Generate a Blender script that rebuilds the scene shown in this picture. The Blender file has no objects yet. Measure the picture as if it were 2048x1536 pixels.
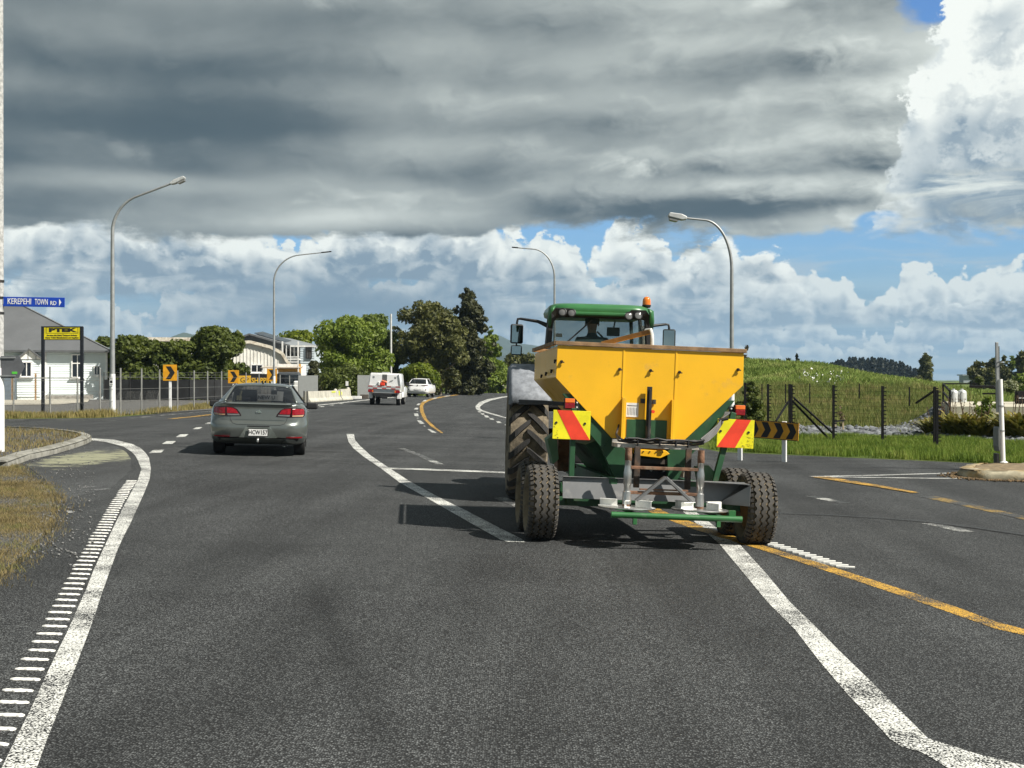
import bpy, bmesh, math, random
import numpy as np
from mathutils import Vector, Matrix, geometry
R = math.radians
random.seed(7); RNG = np.random.default_rng(11)
scene = bpy.context.scene
col = scene.collection

# ------------------------------------------------------------------ camera
F, CX, CY, H = 2750.0, 1024.0, 760.0, 1.67      # focal length and principal point in photo pixels, eye height
cam = bpy.data.cameras.new('camera'); cam_ob = bpy.data.objects.new('camera', cam); col.objects.link(cam_ob)
cam_ob.location = (0, 0, H); cam_ob.rotation_euler = (R(90), 0, 0)
cam.sensor_width = 36; cam.lens = F/2048*36; cam.shift_y = -8/2048
cam.clip_start = .1; cam.clip_end = 20000
scene.camera = cam_ob
scene.render.resolution_x, scene.render.resolution_y = 1024, 768

# ------------------------------------------------------------------ sun, exposure
SUN_EL, SUN_AZ = R(46), R(118)      # azimuth clockwise from +Y: sun stands right and a little behind
sd = Vector((math.sin(SUN_AZ)*math.cos(SUN_EL), math.cos(SUN_AZ)*math.cos(SUN_EL), math.sin(SUN_EL)))
sun = bpy.data.lights.new('sun', 'SUN'); sun.energy = 5.0; sun.angle = R(.5); sun.color = (1, .95, .86)
sun_ob = bpy.data.objects.new('sun', sun); col.objects.link(sun_ob); sun_ob.location = (30, -10, 40)
sun_ob.rotation_euler = sd.to_track_quat('Z', 'Y').to_euler()
vs = scene.view_settings
vs.view_transform = 'Standard'; vs.look = 'None'; vs.exposure = .58; vs.gamma = 1; vs.use_curve_mapping = False
scene.cycles.max_bounces = 6; scene.cycles.transparent_max_bounces = 12
scene.cycles.use_denoising = True

# ------------------------------------------------------------------ node helpers
class NT:
    def __init__(s, tree): s.t = tree; s.n = tree.nodes; s.l = tree.links
    def new(s, kind, **kw):
        nd = s.n.new(kind)
        for k, v in kw.items(): setattr(nd, k, v)
        return nd
    def put(s, sock, v):
        if isinstance(v, bpy.types.NodeSocket): s.l.new(v, sock)
        elif v is not None: sock.default_value = v
    def m(s, op, a, b=None, c=None, clamp=False):
        nd = s.new('ShaderNodeMath', operation=op, use_clamp=clamp)
        for i, v in enumerate((a, b, c)): s.put(nd.inputs[i], v)
        return nd.outputs[0]
    def ss(s, x, lo, hi, a=0., b=1.):
        nd = s.new('ShaderNodeMapRange', interpolation_type='SMOOTHSTEP')
        s.put(nd.inputs[0], x)
        for i, v in enumerate((lo, hi, a, b)): s.put(nd.inputs[i+1], v)
        return nd.outputs[0]
    def mix(s, f, a, b, mode='MIX'):
        nd = s.new('ShaderNodeMix', data_type='RGBA', blend_type=mode)
        s.put(nd.inputs[0], f)
        for i, v in ((6, a), (7, b)):
            s.put(nd.inputs[i], v if isinstance(v, bpy.types.NodeSocket) else (*v[:3], 1))
        return nd.outputs[2]
    def noise(s, vec, scale, detail=4, rough=.55, dist=0., dims='3D'):
        nd = s.new('ShaderNodeTexNoise', noise_dimensions=dims)
        s.put(nd.inputs['Vector'], vec); s.put(nd.inputs['Scale'], scale); s.put(nd.inputs['Detail'], detail)
        s.put(nd.inputs['Roughness'], rough); s.put(nd.inputs['Distortion'], dist)
        return nd.outputs[0]
    def voro(s, vec, scale, feature='F1', out='Distance', dims='3D'):
        nd = s.new('ShaderNodeTexVoronoi', feature=feature, voronoi_dimensions=dims)
        s.put(nd.inputs['Vector'], vec); s.put(nd.inputs['Scale'], scale)
        return nd.outputs[out]
    def xyz(s, x, y, z=0.):
        nd = s.new('ShaderNodeCombineXYZ')
        for i, v in enumerate((x, y, z)): s.put(nd.inputs[i], v)
        return nd.outputs[0]
    def sep(s, v):
        nd = s.new('ShaderNodeSeparateXYZ'); s.put(nd.inputs[0], v); return nd.outputs
    def vscale(s, v, k):
        nd = s.new('ShaderNodeVectorMath', operation='MULTIPLY'); s.put(nd.inputs[0], v); s.put(nd.inputs[1], k); return nd.outputs[0]
    def vadd(s, v, k):
        nd = s.new('ShaderNodeVectorMath', operation='ADD'); s.put(nd.inputs[0], v); s.put(nd.inputs[1], k); return nd.outputs[0]

# ------------------------------------------------------------------ world: clear sky with a stratocumulus deck and heaped cumulus under it
world = bpy.data.worlds.new('World'); scene.world = world; world.use_nodes = True
def build_world():
    n = NT(world.node_tree); n.n.clear()
    out = n.new('ShaderNodeOutputWorld'); bg = n.new('ShaderNodeBackground'); bg.inputs[1].default_value = .088
    n.l.new(bg.outputs[0], out.inputs[0])
    sky = n.new('ShaderNodeTexSky', sky_type='NISHITA'); sky.sun_disc = False
    sky.sun_elevation = SUN_EL; sky.sun_rotation = SUN_AZ; sky.air_density = 1.2; sky.dust_density = .4; sky.ozone_density = 4.
    tc = n.new('ShaderNodeTexCoord')
    X, Y, Z = n.sep(tc.outputs['Generated'])
    az = n.m('ARCTAN2', X, Y); el = n.m('ARCSINE', Z)
    def gauss(a0, e0, ra, re):      # soft elliptical patch in direction space
        a = n.m('POWER', n.m('DIVIDE', n.m('SUBTRACT', az, a0), ra), 2.)
        e = n.m('POWER', n.m('DIVIDE', n.m('SUBTRACT', el, e0), re), 2.)
        return n.m('EXPONENT', n.m('MULTIPLY', n.m('ADD', a, e), -1.))
    def ae(ka, ke, z=0.): return n.xyz(n.m('MULTIPLY_ADD', az, ka, z*7.3), n.m('MULTIPLY_ADD', el, ke, z*3.7), 0.)
    def noise(v, sc, det=4, ro=.55, di=0.): return n.noise(v, sc, det, ro, di, '2D')
    def cell(v, sc): return n.voro(v, sc, 'SMOOTH_F1', 'Distance', '2D')
    skyc = n.mix(1., sky.outputs[0], (.50, .72, 1.02), 'MULTIPLY')
    # ---- low streaks of far cloud and haze
    low = noise(ae(8., 110.), 1., 6, .55, .3)
    c = n.mix(n.ss(low, .40, .66, 0., .8), (2.0, 3.1, 4.1), (3.3, 4.2, 4.7))
    c = n.mix(n.ss(el, .022, .10), c, skyc)
    wisp = noise(ae(10., 45., 4.), 1., 7, .6, .4)
    c = n.mix(n.m('MULTIPLY', n.ss(wisp, .46, .66, 0., .8), n.ss(el, .13, .05)), c, (3.7, 4.4, 4.9))
    # ---- rows of cumulus: flat grey bases, heaped sunlit tops; far rows lie low, near rows stand high
    fine = noise(ae(60., 75., 1.), 1., 6, .62)
    def row(c, base, amp, fr, seed, cover, k, bias=None):
        w = noise(ae(16.*k, 18.*k, seed), 1., 2, .5)
        v = n.xyz(n.m('ADD', n.m('MULTIPLY_ADD', az, 34.*k, seed*9.), n.m('MULTIPLY', w, 1.0)), n.m('ADD', n.m('MULTIPLY', el, 42.*k), n.m('MULTIPLY', w, .8)), 0.)
        b1 = cell(v, 1.); b2 = cell(n.vadd(v, n.xyz(n.m('MULTIPLY', fine, .5), fine, 0.)), 2.6)
        vd = n.vadd(v, (.20, .24, 0.))
        b1d = cell(vd, 1.); b2d = cell(n.vadd(vd, n.xyz(n.m('MULTIPLY', fine, .5), fine, 0.)), 2.6)
        puff = n.m('ADD', n.m('ADD', n.m('MULTIPLY', b1, .55), n.m('MULTIPLY', b2, .30)), n.m('MULTIPLY', n.m('SUBTRACT', .5, fine), .75))
        h = noise(n.xyz(n.m('MULTIPLY', az, fr), seed*3.1, 0.), 1., 4, .55)
        h = n.ss(h, .62-cover, .80-cover*.45, -.25, 1.15)
        if bias is not None: h = n.m('ADD', h, bias)
        e = n.m('DIVIDE', n.m('SUBTRACT', el, base), amp)            # 0 at the base, 1 at full height
        d = n.m('SUBTRACT', h, n.m('ADD', e, n.m('MULTIPLY', puff, .95)))
        baseline = n.m('ADD', e, n.m('MULTIPLY', n.m('SUBTRACT', wisp, .5), .9))
        a = n.m('MULTIPLY', n.ss(d, -.30, -.17), n.ss(baseline, -.10, .16))
        rel = n.m('ADD', n.m('MULTIPLY', n.m('SUBTRACT', b1d, b1), 1.1), n.m('MULTIPLY', n.m('SUBTRACT', b2d, b2), .55))
        lit = n.m('ADD', n.m('ADD', .19, n.ss(d, .75, -.22, 0., .62)), rel)
        lit = n.m('ADD', lit, n.m('ADD', n.m('MULTIPLY', n.m('SUBTRACT', fine, .5), .55), n.ss(e, 0., .75, -.22, .30)), clamp=True)
        f = max(0., min(1., (base-.012)/.06))
        dark = tuple(x*(1-f)+y*f for x, y in zip((2.6, 3.5, 4.3), (1.8, 2.5, 3.15)))
        brt = tuple(x*(1-f)+y*f for x, y in zip((4.9, 5.5, 5.6), (7.4, 7.7, 7.3)))
        return n.mix(a, c, n.mix(lit, dark, brt))
    lefty = n.ss(az, -.10, .22, 0., 1.)
    c = row(c, .014, .020, 22., 1.3, .34, 2.2)
    c = row(c, .024, .026, 19., 2.7, .36, 1.8)
    c = row(c, .037, .034, 15., 4.1, .36, 1.4, n.m('MULTIPLY', lefty, .1))
    c = row(c, .053, .042, 11., 5.9, .36, 1.15, n.m('SUBTRACT', n.m('MULTIPLY', gauss(-.1, .08, .22, .06), .45), n.m('MULTIPLY', gauss(.30, .085, .12, .04), .75)))
    c = row(c, .069, .046, 9., 7.7, .34, 1.0, n.m('SUBTRACT', n.m('MULTIPLY', gauss(-.14, .09, .22, .06), .65), n.m('MULTIPLY', gauss(.31, .09, .16, .05), 1.5)))
    c = n.mix(n.m('MULTIPLY', n.m('ADD', gauss(-.13, .058, .13, .018), n.m('MULTIPLY', gauss(-.02, .042, .16, .012), .7)), n.m('ADD', .45, n.m('MULTIPLY', wisp, .7))), c, (1.45, 2.15, 2.85))   # rain-grey bank
    # ---- deck, on a plane overhead
    zc = n.m('ADD', n.m('MAXIMUM', Z, 0.), .06)
    q = n.xyz(n.m('MULTIPLY', n.m('DIVIDE', X, zc), .75), n.m('MULTIPLY', n.m('DIVIDE', Y, zc), .62), 1.7)
    n1 = noise(q, 1.0, 3.5, .42, .15)
    n1b = noise(n.vadd(q, (.12, .30, 0.)), 1.0, 3.5, .42, .15)
    n2 = noise(ae(9., 34., 5.), 1., 7, .55, .2)
    pf = noise(ae(9., 21., 2.), 1., 6, .50, .10)
    pfd = noise(n.vadd(ae(9., 21., 2.), (.12, .26, 0.)), 1., 6, .50, .10)
    edge = n.m('ADD', el, n.m('MULTIPLY', n.m('SUBTRACT', n2, .5), .045))
    edge = n.m('SUBTRACT', edge, n.m('MULTIPLY', n.ss(az, .16, .34), .004))
    rag = n.m('MULTIPLY', n.m('SUBTRACT', pf, .5), .030)
    rag = n.m('ADD', rag, n.m('MULTIPLY', n.m('SUBTRACT', fine, .5), .010))
    da = n.ss(n.m('ADD', edge, rag), .100, .109)
    hole = n.m('MULTIPLY', gauss(.345, .268, .075, .024), 1.0)
    hole = n.m('ADD', hole, n.m('MULTIPLY', gauss(.262, .112, .022, .012), .7))
    gaps = n.m('MULTIPLY', n.ss(n1, .44, .34), n.ss(el, .40, .75))       # the deck breaks up overhead
    hole = n.ss(n.m('ADD', hole, n.m('MULTIPLY', n.m('SUBTRACT', pf, .5), 1.3)), .42, .62)
    da = n.m('MULTIPLY', da, n.m('SUBTRACT', 1., n.m('MAXIMUM', hole, gaps)))
    right = n.m('MULTIPLY', n.ss(az, -.20, .37), n.ss(az, 1.5, .6))  # brightening fades out beyond the view to lower the ambient light
    b = n.m('MULTIPLY', n.m('SUBTRACT', n1, .5), n.m('ADD', .5, n.m('MULTIPLY', right, .15)))
    b = n.m('ADD', b, n.m('MULTIPLY', n.m('SUBTRACT', n1, n1b), n.m('ADD', .45, n.m('MULTIPLY', right, .7))))
    up = n.ss(el, .28, .40, .25, 1.)
    b = n.m('ADD', b, n.m('MULTIPLY', n.m('MULTIPLY', n.m('SUBTRACT', pf, .5), up), n.m('ADD', .22, n.m('MULTIPLY', right, .48))))
    b = n.m('ADD', b, n.m('MULTIPLY', n.m('MULTIPLY', n.m('SUBTRACT', pf, pfd), up), n.m('ADD', .24, n.m('MULTIPLY', right, 1.2))))
    b = n.m('ADD', b, n.m('MULTIPLY', right, .40))
    for a0, e0, ra, re, k in ((.345, .185, .085, .075, .42), (.06, .275, .24, .022, .20), (.17, .185, .14, .014, .26), (.10, .145, .1, .01, .12), (-.24, .138, .13, .009, .30), (-.10, .118, .13, .011, .36), (.22, .135, .08, .01, .15),
                              (-.05, .185, .25, .016, -.10), (-.2, .165, .2, .02, -.08), (.0, .135, .12, .012, -.12), (.16, .125, .13, .008, -.22), (.33, .112, .06, .007, -.45), (-.25, .113, .1, .006, -.10)):
        b = n.m('ADD', b, n.m('MULTIPLY', gauss(a0, e0, ra, re), k))
    b = n.m('SUBTRACT', b, n.ss(el, .32, .7, 0., .06))  # unseen deck overhead darkened to lower the ambient light
    pe = noise(ae(5., 10., 6.), 1., 6, .52, .1)
    b = n.m('ADD', b, n.m('MULTIPLY', n.m('SUBTRACT', pe, .5), n.m('ADD', .14, n.m('MULTIPLY', right, .20))))
    # rolls of stratocumulus: each brighter on its shoulder, dark along its base
    s1 = n.m('MULTIPLY_ADD', right, .52, .25); s2 = n.m('MULTIPLY_ADD', right, 1.0, .20)
    bs = b
    def roll(bs, base, amp, fr, seed, k):
        w = noise(ae(7.*k, 10.*k, seed), 1., 4, .55)
        v = n.xyz(n.m('MULTIPLY_ADD', w, 1.1, n.m('MULTIPLY_ADD', az, 11.*k, seed*5.)), n.m('MULTIPLY_ADD', w, .9, n.m('MULTIPLY', el, 24.*k)), 0.)
        p2 = noise(v, 2.1, 7, .58)
        vv = n.vadd(v, n.xyz(n.m('MULTIPLY', p2, .8), n.m('MULTIPLY', p2, .6), 0.))
        p1 = cell(vv, 1.); p1d = cell(n.vadd(vv, (.16, .22, 0.)), 1.); p2d = noise(n.vadd(v, (.07, .10, 0.)), 2.1, 7, .58)
        h = n.ss(noise(n.xyz(n.m('MULTIPLY', az, fr), seed*3.3, 0.), 1., 4, .5), .34, .64, .15, 1.1)
        e = n.m('DIVIDE', n.m('SUBTRACT', n.m('MULTIPLY_ADD', n.m('SUBTRACT', w, .5), .022, el), base), amp)
        d = n.m('SUBTRACT', h, n.m('ADD', e, n.m('MULTIPLY', n.m('ADD', n.m('MULTIPLY', p1, .6), n.m('SUBTRACT', .5, p2)), .8)))
        al = n.m('MULTIPLY', n.ss(d, -.45, -.02), n.ss(e, -.30, .12))
        val = n.m('ADD', b, n.m('MULTIPLY', n.m('SUBTRACT', n.ss(e, -.15, .85), .40), s1))
        val = n.m('ADD', val, n.m('MULTIPLY', n.m('ADD', n.m('MULTIPLY', n.m('SUBTRACT', p1d, p1), .55), n.m('MULTIPLY', n.m('SUBTRACT', p2, p2d), .55)), s2))
        return n.m('MULTIPLY_ADD', al, n.m('SUBTRACT', val, bs), bs)
    for q in ((.098, .034, 9., 1.1, 1.5), (.120, .038, 8., 2.3, 1.3), (.146, .044, 7., 3.9, 1.1), (.178, .052, 6., 5.2, .95), (.214, .058, 5.5, 6.6, .85), (.252, .066, 5., 8.1, .75)): bs = roll(bs, *q)
    b = bs
    b = n.m('ADD', b, .19)
    b = n.m('MULTIPLY', n.m('ADD', b, n.m('SQRT', n.m('MULTIPLY_ADD', b, b, .010))), .5, clamp=True)       # soft floor
    dcol = n.mix(b, (.44, .68, .84), (6.3, 6.7, 6.3))
    c = n.mix(da, c, dcol)
    # a sunlit heap of cumulus in front of the deck's right end
    c = row(c, .112, .152, 5., 9.3, .40, .52, n.m('MULTIPLY_ADD', n.m('MULTIPLY', n.ss(az, .20, .35), n.ss(az, .75, .5)), 1.75, -1.55))
    n.l.new(c, bg.inputs[0])
build_world()
world.cycles.sampling_method = 'MANUAL'; world.cycles.sample_map_resolution = 512

# ------------------------------------------------------------------ ground height and photo-to-place helpers
def sp(t): return np.where(np.asarray(t) > 30, t, np.log1p(np.exp(np.minimum(t, 30))))
def g(x, y=0):      # the road banks: about 3.5 % down to the right between x = -9 and x = 3
    x = np.asarray(x, float)
    c = -9 + sp(x+9) - sp(x-3)
    r = -.0315*c
    return float(r) if r.ndim == 0 else r
def G(px, py):      # point on the ground seen at a photo pixel
    y = 30.
    for _ in range(60):
        x = (px-CX)/F*y
        y = .5*y + .5*F*(H-g(x))/(py-CY)
    x = (px-CX)/F*y
    return Vector((x, y, g(x)))
def W(px, py, d): return Vector(((px-CX)/F*d, d, H-(py-CY)/F*d))
def A(px, d):       # ground point in a column of the photo at depth d
    x = (px-CX)/F*d
    return Vector((x, d, g(x)))

# ------------------------------------------------------------------ tagging, things, meshes
def tag(o, label=None, cat=None, group=None, kind=None):
    if label: o['label'] = label
    if cat: o['category'] = cat
    if group: o['group'] = group
    if kind: o['kind'] = kind
    return o
def thing(name, label, cat, loc=(0, 0, 0), rz=0., group=None, rot=None):
    o = bpy.data.objects.new(name, None); col.objects.link(o); o.empty_display_size = .2
    o.location = loc; o.rotation_euler = rot if rot else (0, 0, rz)
    return tag(o, label, cat, group)
def copy_tree(o, parent=None):
    c = o.copy(); col.objects.link(c)
    if parent: c.parent = parent
    for ch in [x for x in col.objects if x.parent == o]: copy_tree(ch, c)
    return c

class MB:
    def __init__(s): s.v = []; s.f = []
    def add(s, vs, fs):
        k = len(s.v); s.v += [tuple(p) for p in vs]; s.f += [tuple(i+k for i in f) for f in fs]; return s
    def box(s, c, size, rot=None):
        c = Vector(c); h = Vector(size)/2
        M = rot if rot is not None else Matrix.Identity(3)
        vs = [c + M @ Vector((sx*h.x, sy*h.y, sz*h.z)) for sz in (-1, 1) for sy in (-1, 1) for sx in (-1, 1)]
        return s.add(vs, [(0, 2, 3, 1), (4, 5, 7, 6), (0, 1, 5, 4), (2, 6, 7, 3), (0, 4, 6, 2), (1, 3, 7, 5)])
    def beam(s, p0, p1, w, h, up=(0, 0, 1)):
        p0, p1 = Vector(p0), Vector(p1); d = (p1-p0).normalized(); u = Vector(up)
        if abs(d.dot(u)) > .98: u = Vector((0, 1, 0))
        a = d.cross(u).normalized(); b = a.cross(d)
        vs = [p + a*(w/2*i) + b*(h/2*j) for p in (p0, p1) for i, j in ((-1, -1), (1, -1), (1, 1), (-1, 1))]
        return s.add(vs, [(3, 2, 1, 0), (4, 5, 6, 7), (0, 1, 5, 4), (1, 2, 6, 5), (2, 3, 7, 6), (3, 0, 4, 7)])
    def tube(s, pts, r, n=8, cap=True):
        pts = [Vector(p) for p in pts]; rs = r if isinstance(r, (list, tuple)) else [r]*len(pts)
        k = len(s.v); ref = None
        for i, p in enumerate(pts):
            d = (pts[min(i+1, len(pts)-1)] - pts[max(i-1, 0)]).normalized()
            if ref is None: ref = Vector((0, 0, 1)) if abs(d.z) < .9 else Vector((1, 0, 0))
            a = d.cross(ref).normalized(); b = a.cross(d).normalized(); ref = b
            for j in range(n):
                t = 2*math.pi*j/n
                s.v.append(tuple(p + a*(rs[i]*math.cos(t)) + b*(rs[i]*math.sin(t))))
        for i in range(len(pts)-1):
            for j in range(n):
                j2 = (j+1) % n
                s.f.append((k+i*n+j, k+i*n+j2, k+(i+1)*n+j2, k+(i+1)*n+j))
        if cap:
            s.f.append(tuple(k+j for j in range(n))[::-1]); s.f.append(tuple(k+(len(pts)-1)*n+j for j in range(n)))
        return s
    def cyl(s, p0, p1, r0, r1=None, n=16): return s.tube([p0, p1], [r0, r0 if r1 is None else r1], n)
    def prism(s, poly, fn0, fn1):       # the same outline placed by two functions, sides joined
        k = len(poly); vs = [fn0(p) for p in poly] + [fn1(p) for p in poly]
        return s.add(vs, [tuple(range(k))[::-1], tuple(range(k, 2*k))] + [(i, (i+1) % k, k+(i+1) % k, k+i) for i in range(k)])
    def lathe(s, prof, n=32, axis='x', c=(0, 0, 0)):       # prof: (along axis, radius)
        k = len(s.v); c = Vector(c)
        for a, r in prof:
            for j in range(n):
                t = 2*math.pi*j/n; u, w = r*math.cos(t), r*math.sin(t)
                s.v.append(tuple(c + (Vector((a, u, w)) if axis == 'x' else Vector((u, a, w)) if axis == 'y' else Vector((u, w, a)))))
        for i in range(len(prof)-1):
            for j in range(n):
                j2 = (j+1) % n; s.f.append((k+i*n+j, k+i*n+j2, k+(i+1)*n+j2, k+(i+1)*n+j))
        return s
    def patch(s, p00, p10, p11, p01, nu=8, nv=6, bulge=(0, 0, 0), thick=None):
        P = [Vector(p) for p in (p00, p10, p11, p01)]; B = Vector(bulge); k = len(s.v)
        for j in range(nv+1):
            for i in range(nu+1):
                u, v = i/nu, j/nv
                p = (P[0]*(1-u)+P[1]*u)*(1-v) + (P[3]*(1-u)+P[2]*u)*v
                s.v.append(tuple(p + B*(16*u*(1-u)*v*(1-v))))
        for j in range(nv):
            for i in range(nu):
                a = k+j*(nu+1)+i; s.f.append((a, a+1, a+nu+2, a+nu+1))
        return s
    def build(s, name, mat, parent=None, smooth=None, bevel=0., solid=0., kind=None, label=None, subsurf=0):
        me = bpy.data.meshes.new(name); me.from_pydata(s.v, [], s.f); me.validate()
        return link(name, me, mat, parent, smooth, bevel, solid, kind, label, subsurf)
def link(name, me, mat, parent=None, smooth=None, bevel=0., solid=0., kind=None, label=None, subsurf=0):
    o = bpy.data.objects.new(name, me); col.objects.link(o)
    if mat is not None and not me.materials: me.materials.append(mat)
    if smooth is not None:
        me.polygons.foreach_set('use_smooth', [True]*len(me.polygons)); me.set_sharp_from_angle(angle=R(smooth))
    if solid: md = o.modifiers.new('thickness', 'SOLIDIFY'); md.thickness = solid; md.offset = -1
    if bevel: md = o.modifiers.new('edges', 'BEVEL'); md.width = bevel; md.segments = 2; md.limit_method = 'ANGLE'; md.angle_limit = R(40)
    if subsurf: md = o.modifiers.new('smooth', 'SUBSURF'); md.levels = md.render_levels = subsurf
    if parent is not None: o.parent = parent
    if kind: o['kind'] = kind
    if label: o['label'] = label
    return o
def raw_mesh(name, V, T):        # numpy verts (n,3) and triangles (m,3)
    me = bpy.data.meshes.new(name); V = np.asarray(V, np.float32); T = np.asarray(T, np.int32)
    me.vertices.add(len(V)); me.vertices.foreach_set('co', V.ravel())
    me.loops.add(T.size); me.loops.foreach_set('vertex_index', T.ravel())
    me.polygons.add(len(T)); me.polygons.foreach_set('loop_start', np.arange(0, T.size, T.shape[1], dtype=np.int32))
    me.polygons.foreach_set('loop_total', np.full(len(T), T.shape[1], np.int32))
    me.update(calc_edges=True); return me
def text(body, size, mat, parent, loc, rot=(R(90), 0, 0), align='CENTER', name='lettering', sx=1., ext=.002, bold=0., width=None):
    cu = bpy.data.curves.new('lettering', 'FONT'); cu.body = body; cu.size = size; cu.align_x = align; cu.align_y = 'CENTER'
    cu.extrude = ext; cu.offset = bold; cu.resolution_u = 2
    t = bpy.data.objects.new('temp_lettering', cu); col.objects.link(t)
    bpy.context.view_layer.update()
    me = bpy.data.meshes.new_from_object(t.evaluated_get(bpy.context.evaluated_depsgraph_get()))
    bpy.data.objects.remove(t); bpy.data.curves.remove(cu)
    me.materials.clear()
    if width:
        xs = [v.co.x for v in me.vertices]; sx = width/(max(xs)-min(xs))
    o = link(name, me, mat, parent); o.location = loc; o.rotation_euler = rot; o.scale = (sx, 1, 1)
    return o

# ------------------------------------------------------------------ materials
MATS = {}
def mat(name, c, rough=.5, metal=0., var=.15, vs=4., bump=0., bs=60., dirt=None, coat=0., spec=.5, emit=0.):
    if name in MATS: return MATS[name]
    m = bpy.data.materials.new(name); m.use_nodes = True; n = NT(m.node_tree)
    p = n.n['Principled BSDF']; tc = n.new('ShaderNodeTexCoord'); ob = tc.outputs['Object']
    f = n.noise(ob, vs, 5, .6)
    lo = tuple(v*(1-var) for v in c); hi = tuple(min(v*(1+var), .95) for v in c)
    cc = n.mix(n.ss(f, .3, .7), lo, hi)
    if dirt:        # (colour, amount 0..1, scale)
        d = n.ss(n.noise(ob, dirt[2], 8, .65), .62-.35*dirt[1], .72-.1*dirt[1])
        cc = n.mix(n.m('MULTIPLY', d, min(1., .35+dirt[1]*.6)), cc, dirt[0])
        n.put(p.inputs['Roughness'], n.m('MINIMUM', n.m('ADD', rough, n.m('MULTIPLY', d, .35)), 1.))
    else: p.inputs['Roughness'].default_value = rough
    n.l.new(cc, p.inputs['Base Color'])
    p.inputs['Metallic'].default_value = metal; p.inputs['Coat Weight'].default_value = coat; p.inputs['Specular IOR Level'].default_value = spec
    if bump:
        b = n.new('ShaderNodeBump'); b.inputs['Strength'].default_value = bump; b.inputs['Distance'].default_value = .01
        n.l.new(n.noise(ob, bs, 4, .6), b.inputs['Height']); n.l.new(b.outputs[0], p.inputs['Normal'])
    MATS[name] = m; return m
def leafmat(name, a, b, trans=.35, rough=.55, scale=.9):
    m = bpy.data.materials.new(name); m.use_nodes = True; n = NT(m.node_tree); p = n.n['Principled BSDF']
    tc = n.new('ShaderNodeTexCoord'); geo = n.new('ShaderNodeNewGeometry')
    f = n.noise(tc.outputs['Object'], scale, 3, .6)
    f = n.m('ADD', n.m('MULTIPLY', n.ss(f, .3, .7), .6), n.m('MULTIPLY', geo.outputs['Random Per Island'], .4))
    c = n.mix(f, a, b); n.l.new(c, p.inputs['Base Color']); p.inputs['Roughness'].default_value = rough
    p.inputs['Specular IOR Level'].default_value = .3
    tr = n.new('ShaderNodeBsdfTranslucent'); n.l.new(n.mix(1., c, (1.1, 1.15, .6), 'MULTIPLY'), tr.inputs[0])
    mx = n.new('ShaderNodeMixShader'); mx.inputs[0].default_value = trans
    out = n.n['Material Output']; n.l.new(p.outputs[0], mx.inputs[1]); n.l.new(tr.outputs[0], mx.inputs[2]); n.l.new(mx.outputs[0], out.inputs[0])
    return m
def glassmat(name, tint, clear, rough=.03):      # tinted vehicle glass: a clear share and a dark reflecting share
    m = bpy.data.materials.new(name); m.use_nodes = True; n = NT(m.node_tree); p = n.n['Principled BSDF']
    p.inputs['Base Color'].default_value = (*tint, 1); p.inputs['Roughness'].default_value = rough
    tr = n.new('ShaderNodeBsdfTransparent'); tr.inputs[0].default_value = (*[min(1, .75+t) for t in tint], 1)
    mx = n.new('ShaderNodeMixShader'); mx.inputs[0].default_value = clear
    n.l.new(p.outputs[0], mx.inputs[1]); n.l.new(tr.outputs[0], mx.inputs[2]); n.l.new(mx.outputs[0], n.n['Material Output'].inputs[0])
    return m

def asphalt_nodes(n, ob, scale=88.):
    cell = n.voro(ob, scale, 'F1', 'Color'); r = n.sep(cell)[0]
    d = n.voro(ob, scale, 'F1', 'Distance')
    chips = n.mix(n.m('POWER', r, 1.9), (.029, .031, .0315), (.197, .206, .205))
    chips = n.mix(n.ss(d, .30, .62), chips, (.013, .013, .013))
    big = n.noise(ob, .35, 5, .6, .4)
    X, Y, Z = n.sep(ob)
    wheel = n.noise(n.xyz(n.m('MULTIPLY', n.m('ADD', X, n.m('MULTIPLY', Y, -.05)), 1.0), n.m('MULTIPLY', Y, .09), 0.), 1.3, 4, .5)   # long worn streaks along the lanes
    scuff = n.noise(n.xyz(n.m('MULTIPLY', X, .22), n.m('MULTIPLY', Y, 2.2), 4.), 1.1, 5, .6, .5)         # turning scuffs across the junction
    u = n.m('DIVIDE', n.m('ADD', X, n.m('MULTIPLY_ADD', Y, .217, -.79)), n.m('MULTIPLY_ADD', Y, .004, .08))       # bitumen bleeding in one wheel track
    bleed = n.m('MULTIPLY', n.m('EXPONENT', n.m('MULTIPLY', n.m('MULTIPLY', u, u), -1.)), n.ss(Y, 14.5, 9.))
    far = n.ss(Y, 18., 30.)
    k = n.m('ADD', n.ss(big, .3, .7, .82, 1.18), n.ss(wheel, .32, .68, -.24, .20))
    k = n.m('SUBTRACT', k, n.m('MULTIPLY', bleed, .30))
    k = n.m('ADD', k, n.m('MULTIPLY', far, n.ss(scuff, .35, .65, -.22, .2)))
    return n.mix(1., chips, n.xyz(k, k, k), 'MULTIPLY'), d, r
def asphalt():
    m = bpy.data.materials.new('asphalt'); m.use_nodes = True; n = NT(m.node_tree); p = n.n['Principled BSDF']
    ob = n.new('ShaderNodeTexCoord').outputs['Object']
    c, d, r = asphalt_nodes(n, ob)
    n.l.new(c, p.inputs['Base Color']); p.inputs['Roughness'].default_value = .82; p.inputs['Specular IOR Level'].default_value = .35
    b = n.new('ShaderNodeBump'); b.inputs['Strength'].default_value = .9; b.inputs['Distance'].default_value = .006
    n.l.new(n.m('SUBTRACT', n.m('MULTIPLY', r, .7), d), b.inputs['Height']); n.l.new(b.outputs[0], p.inputs['Normal'])
    return m
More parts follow.
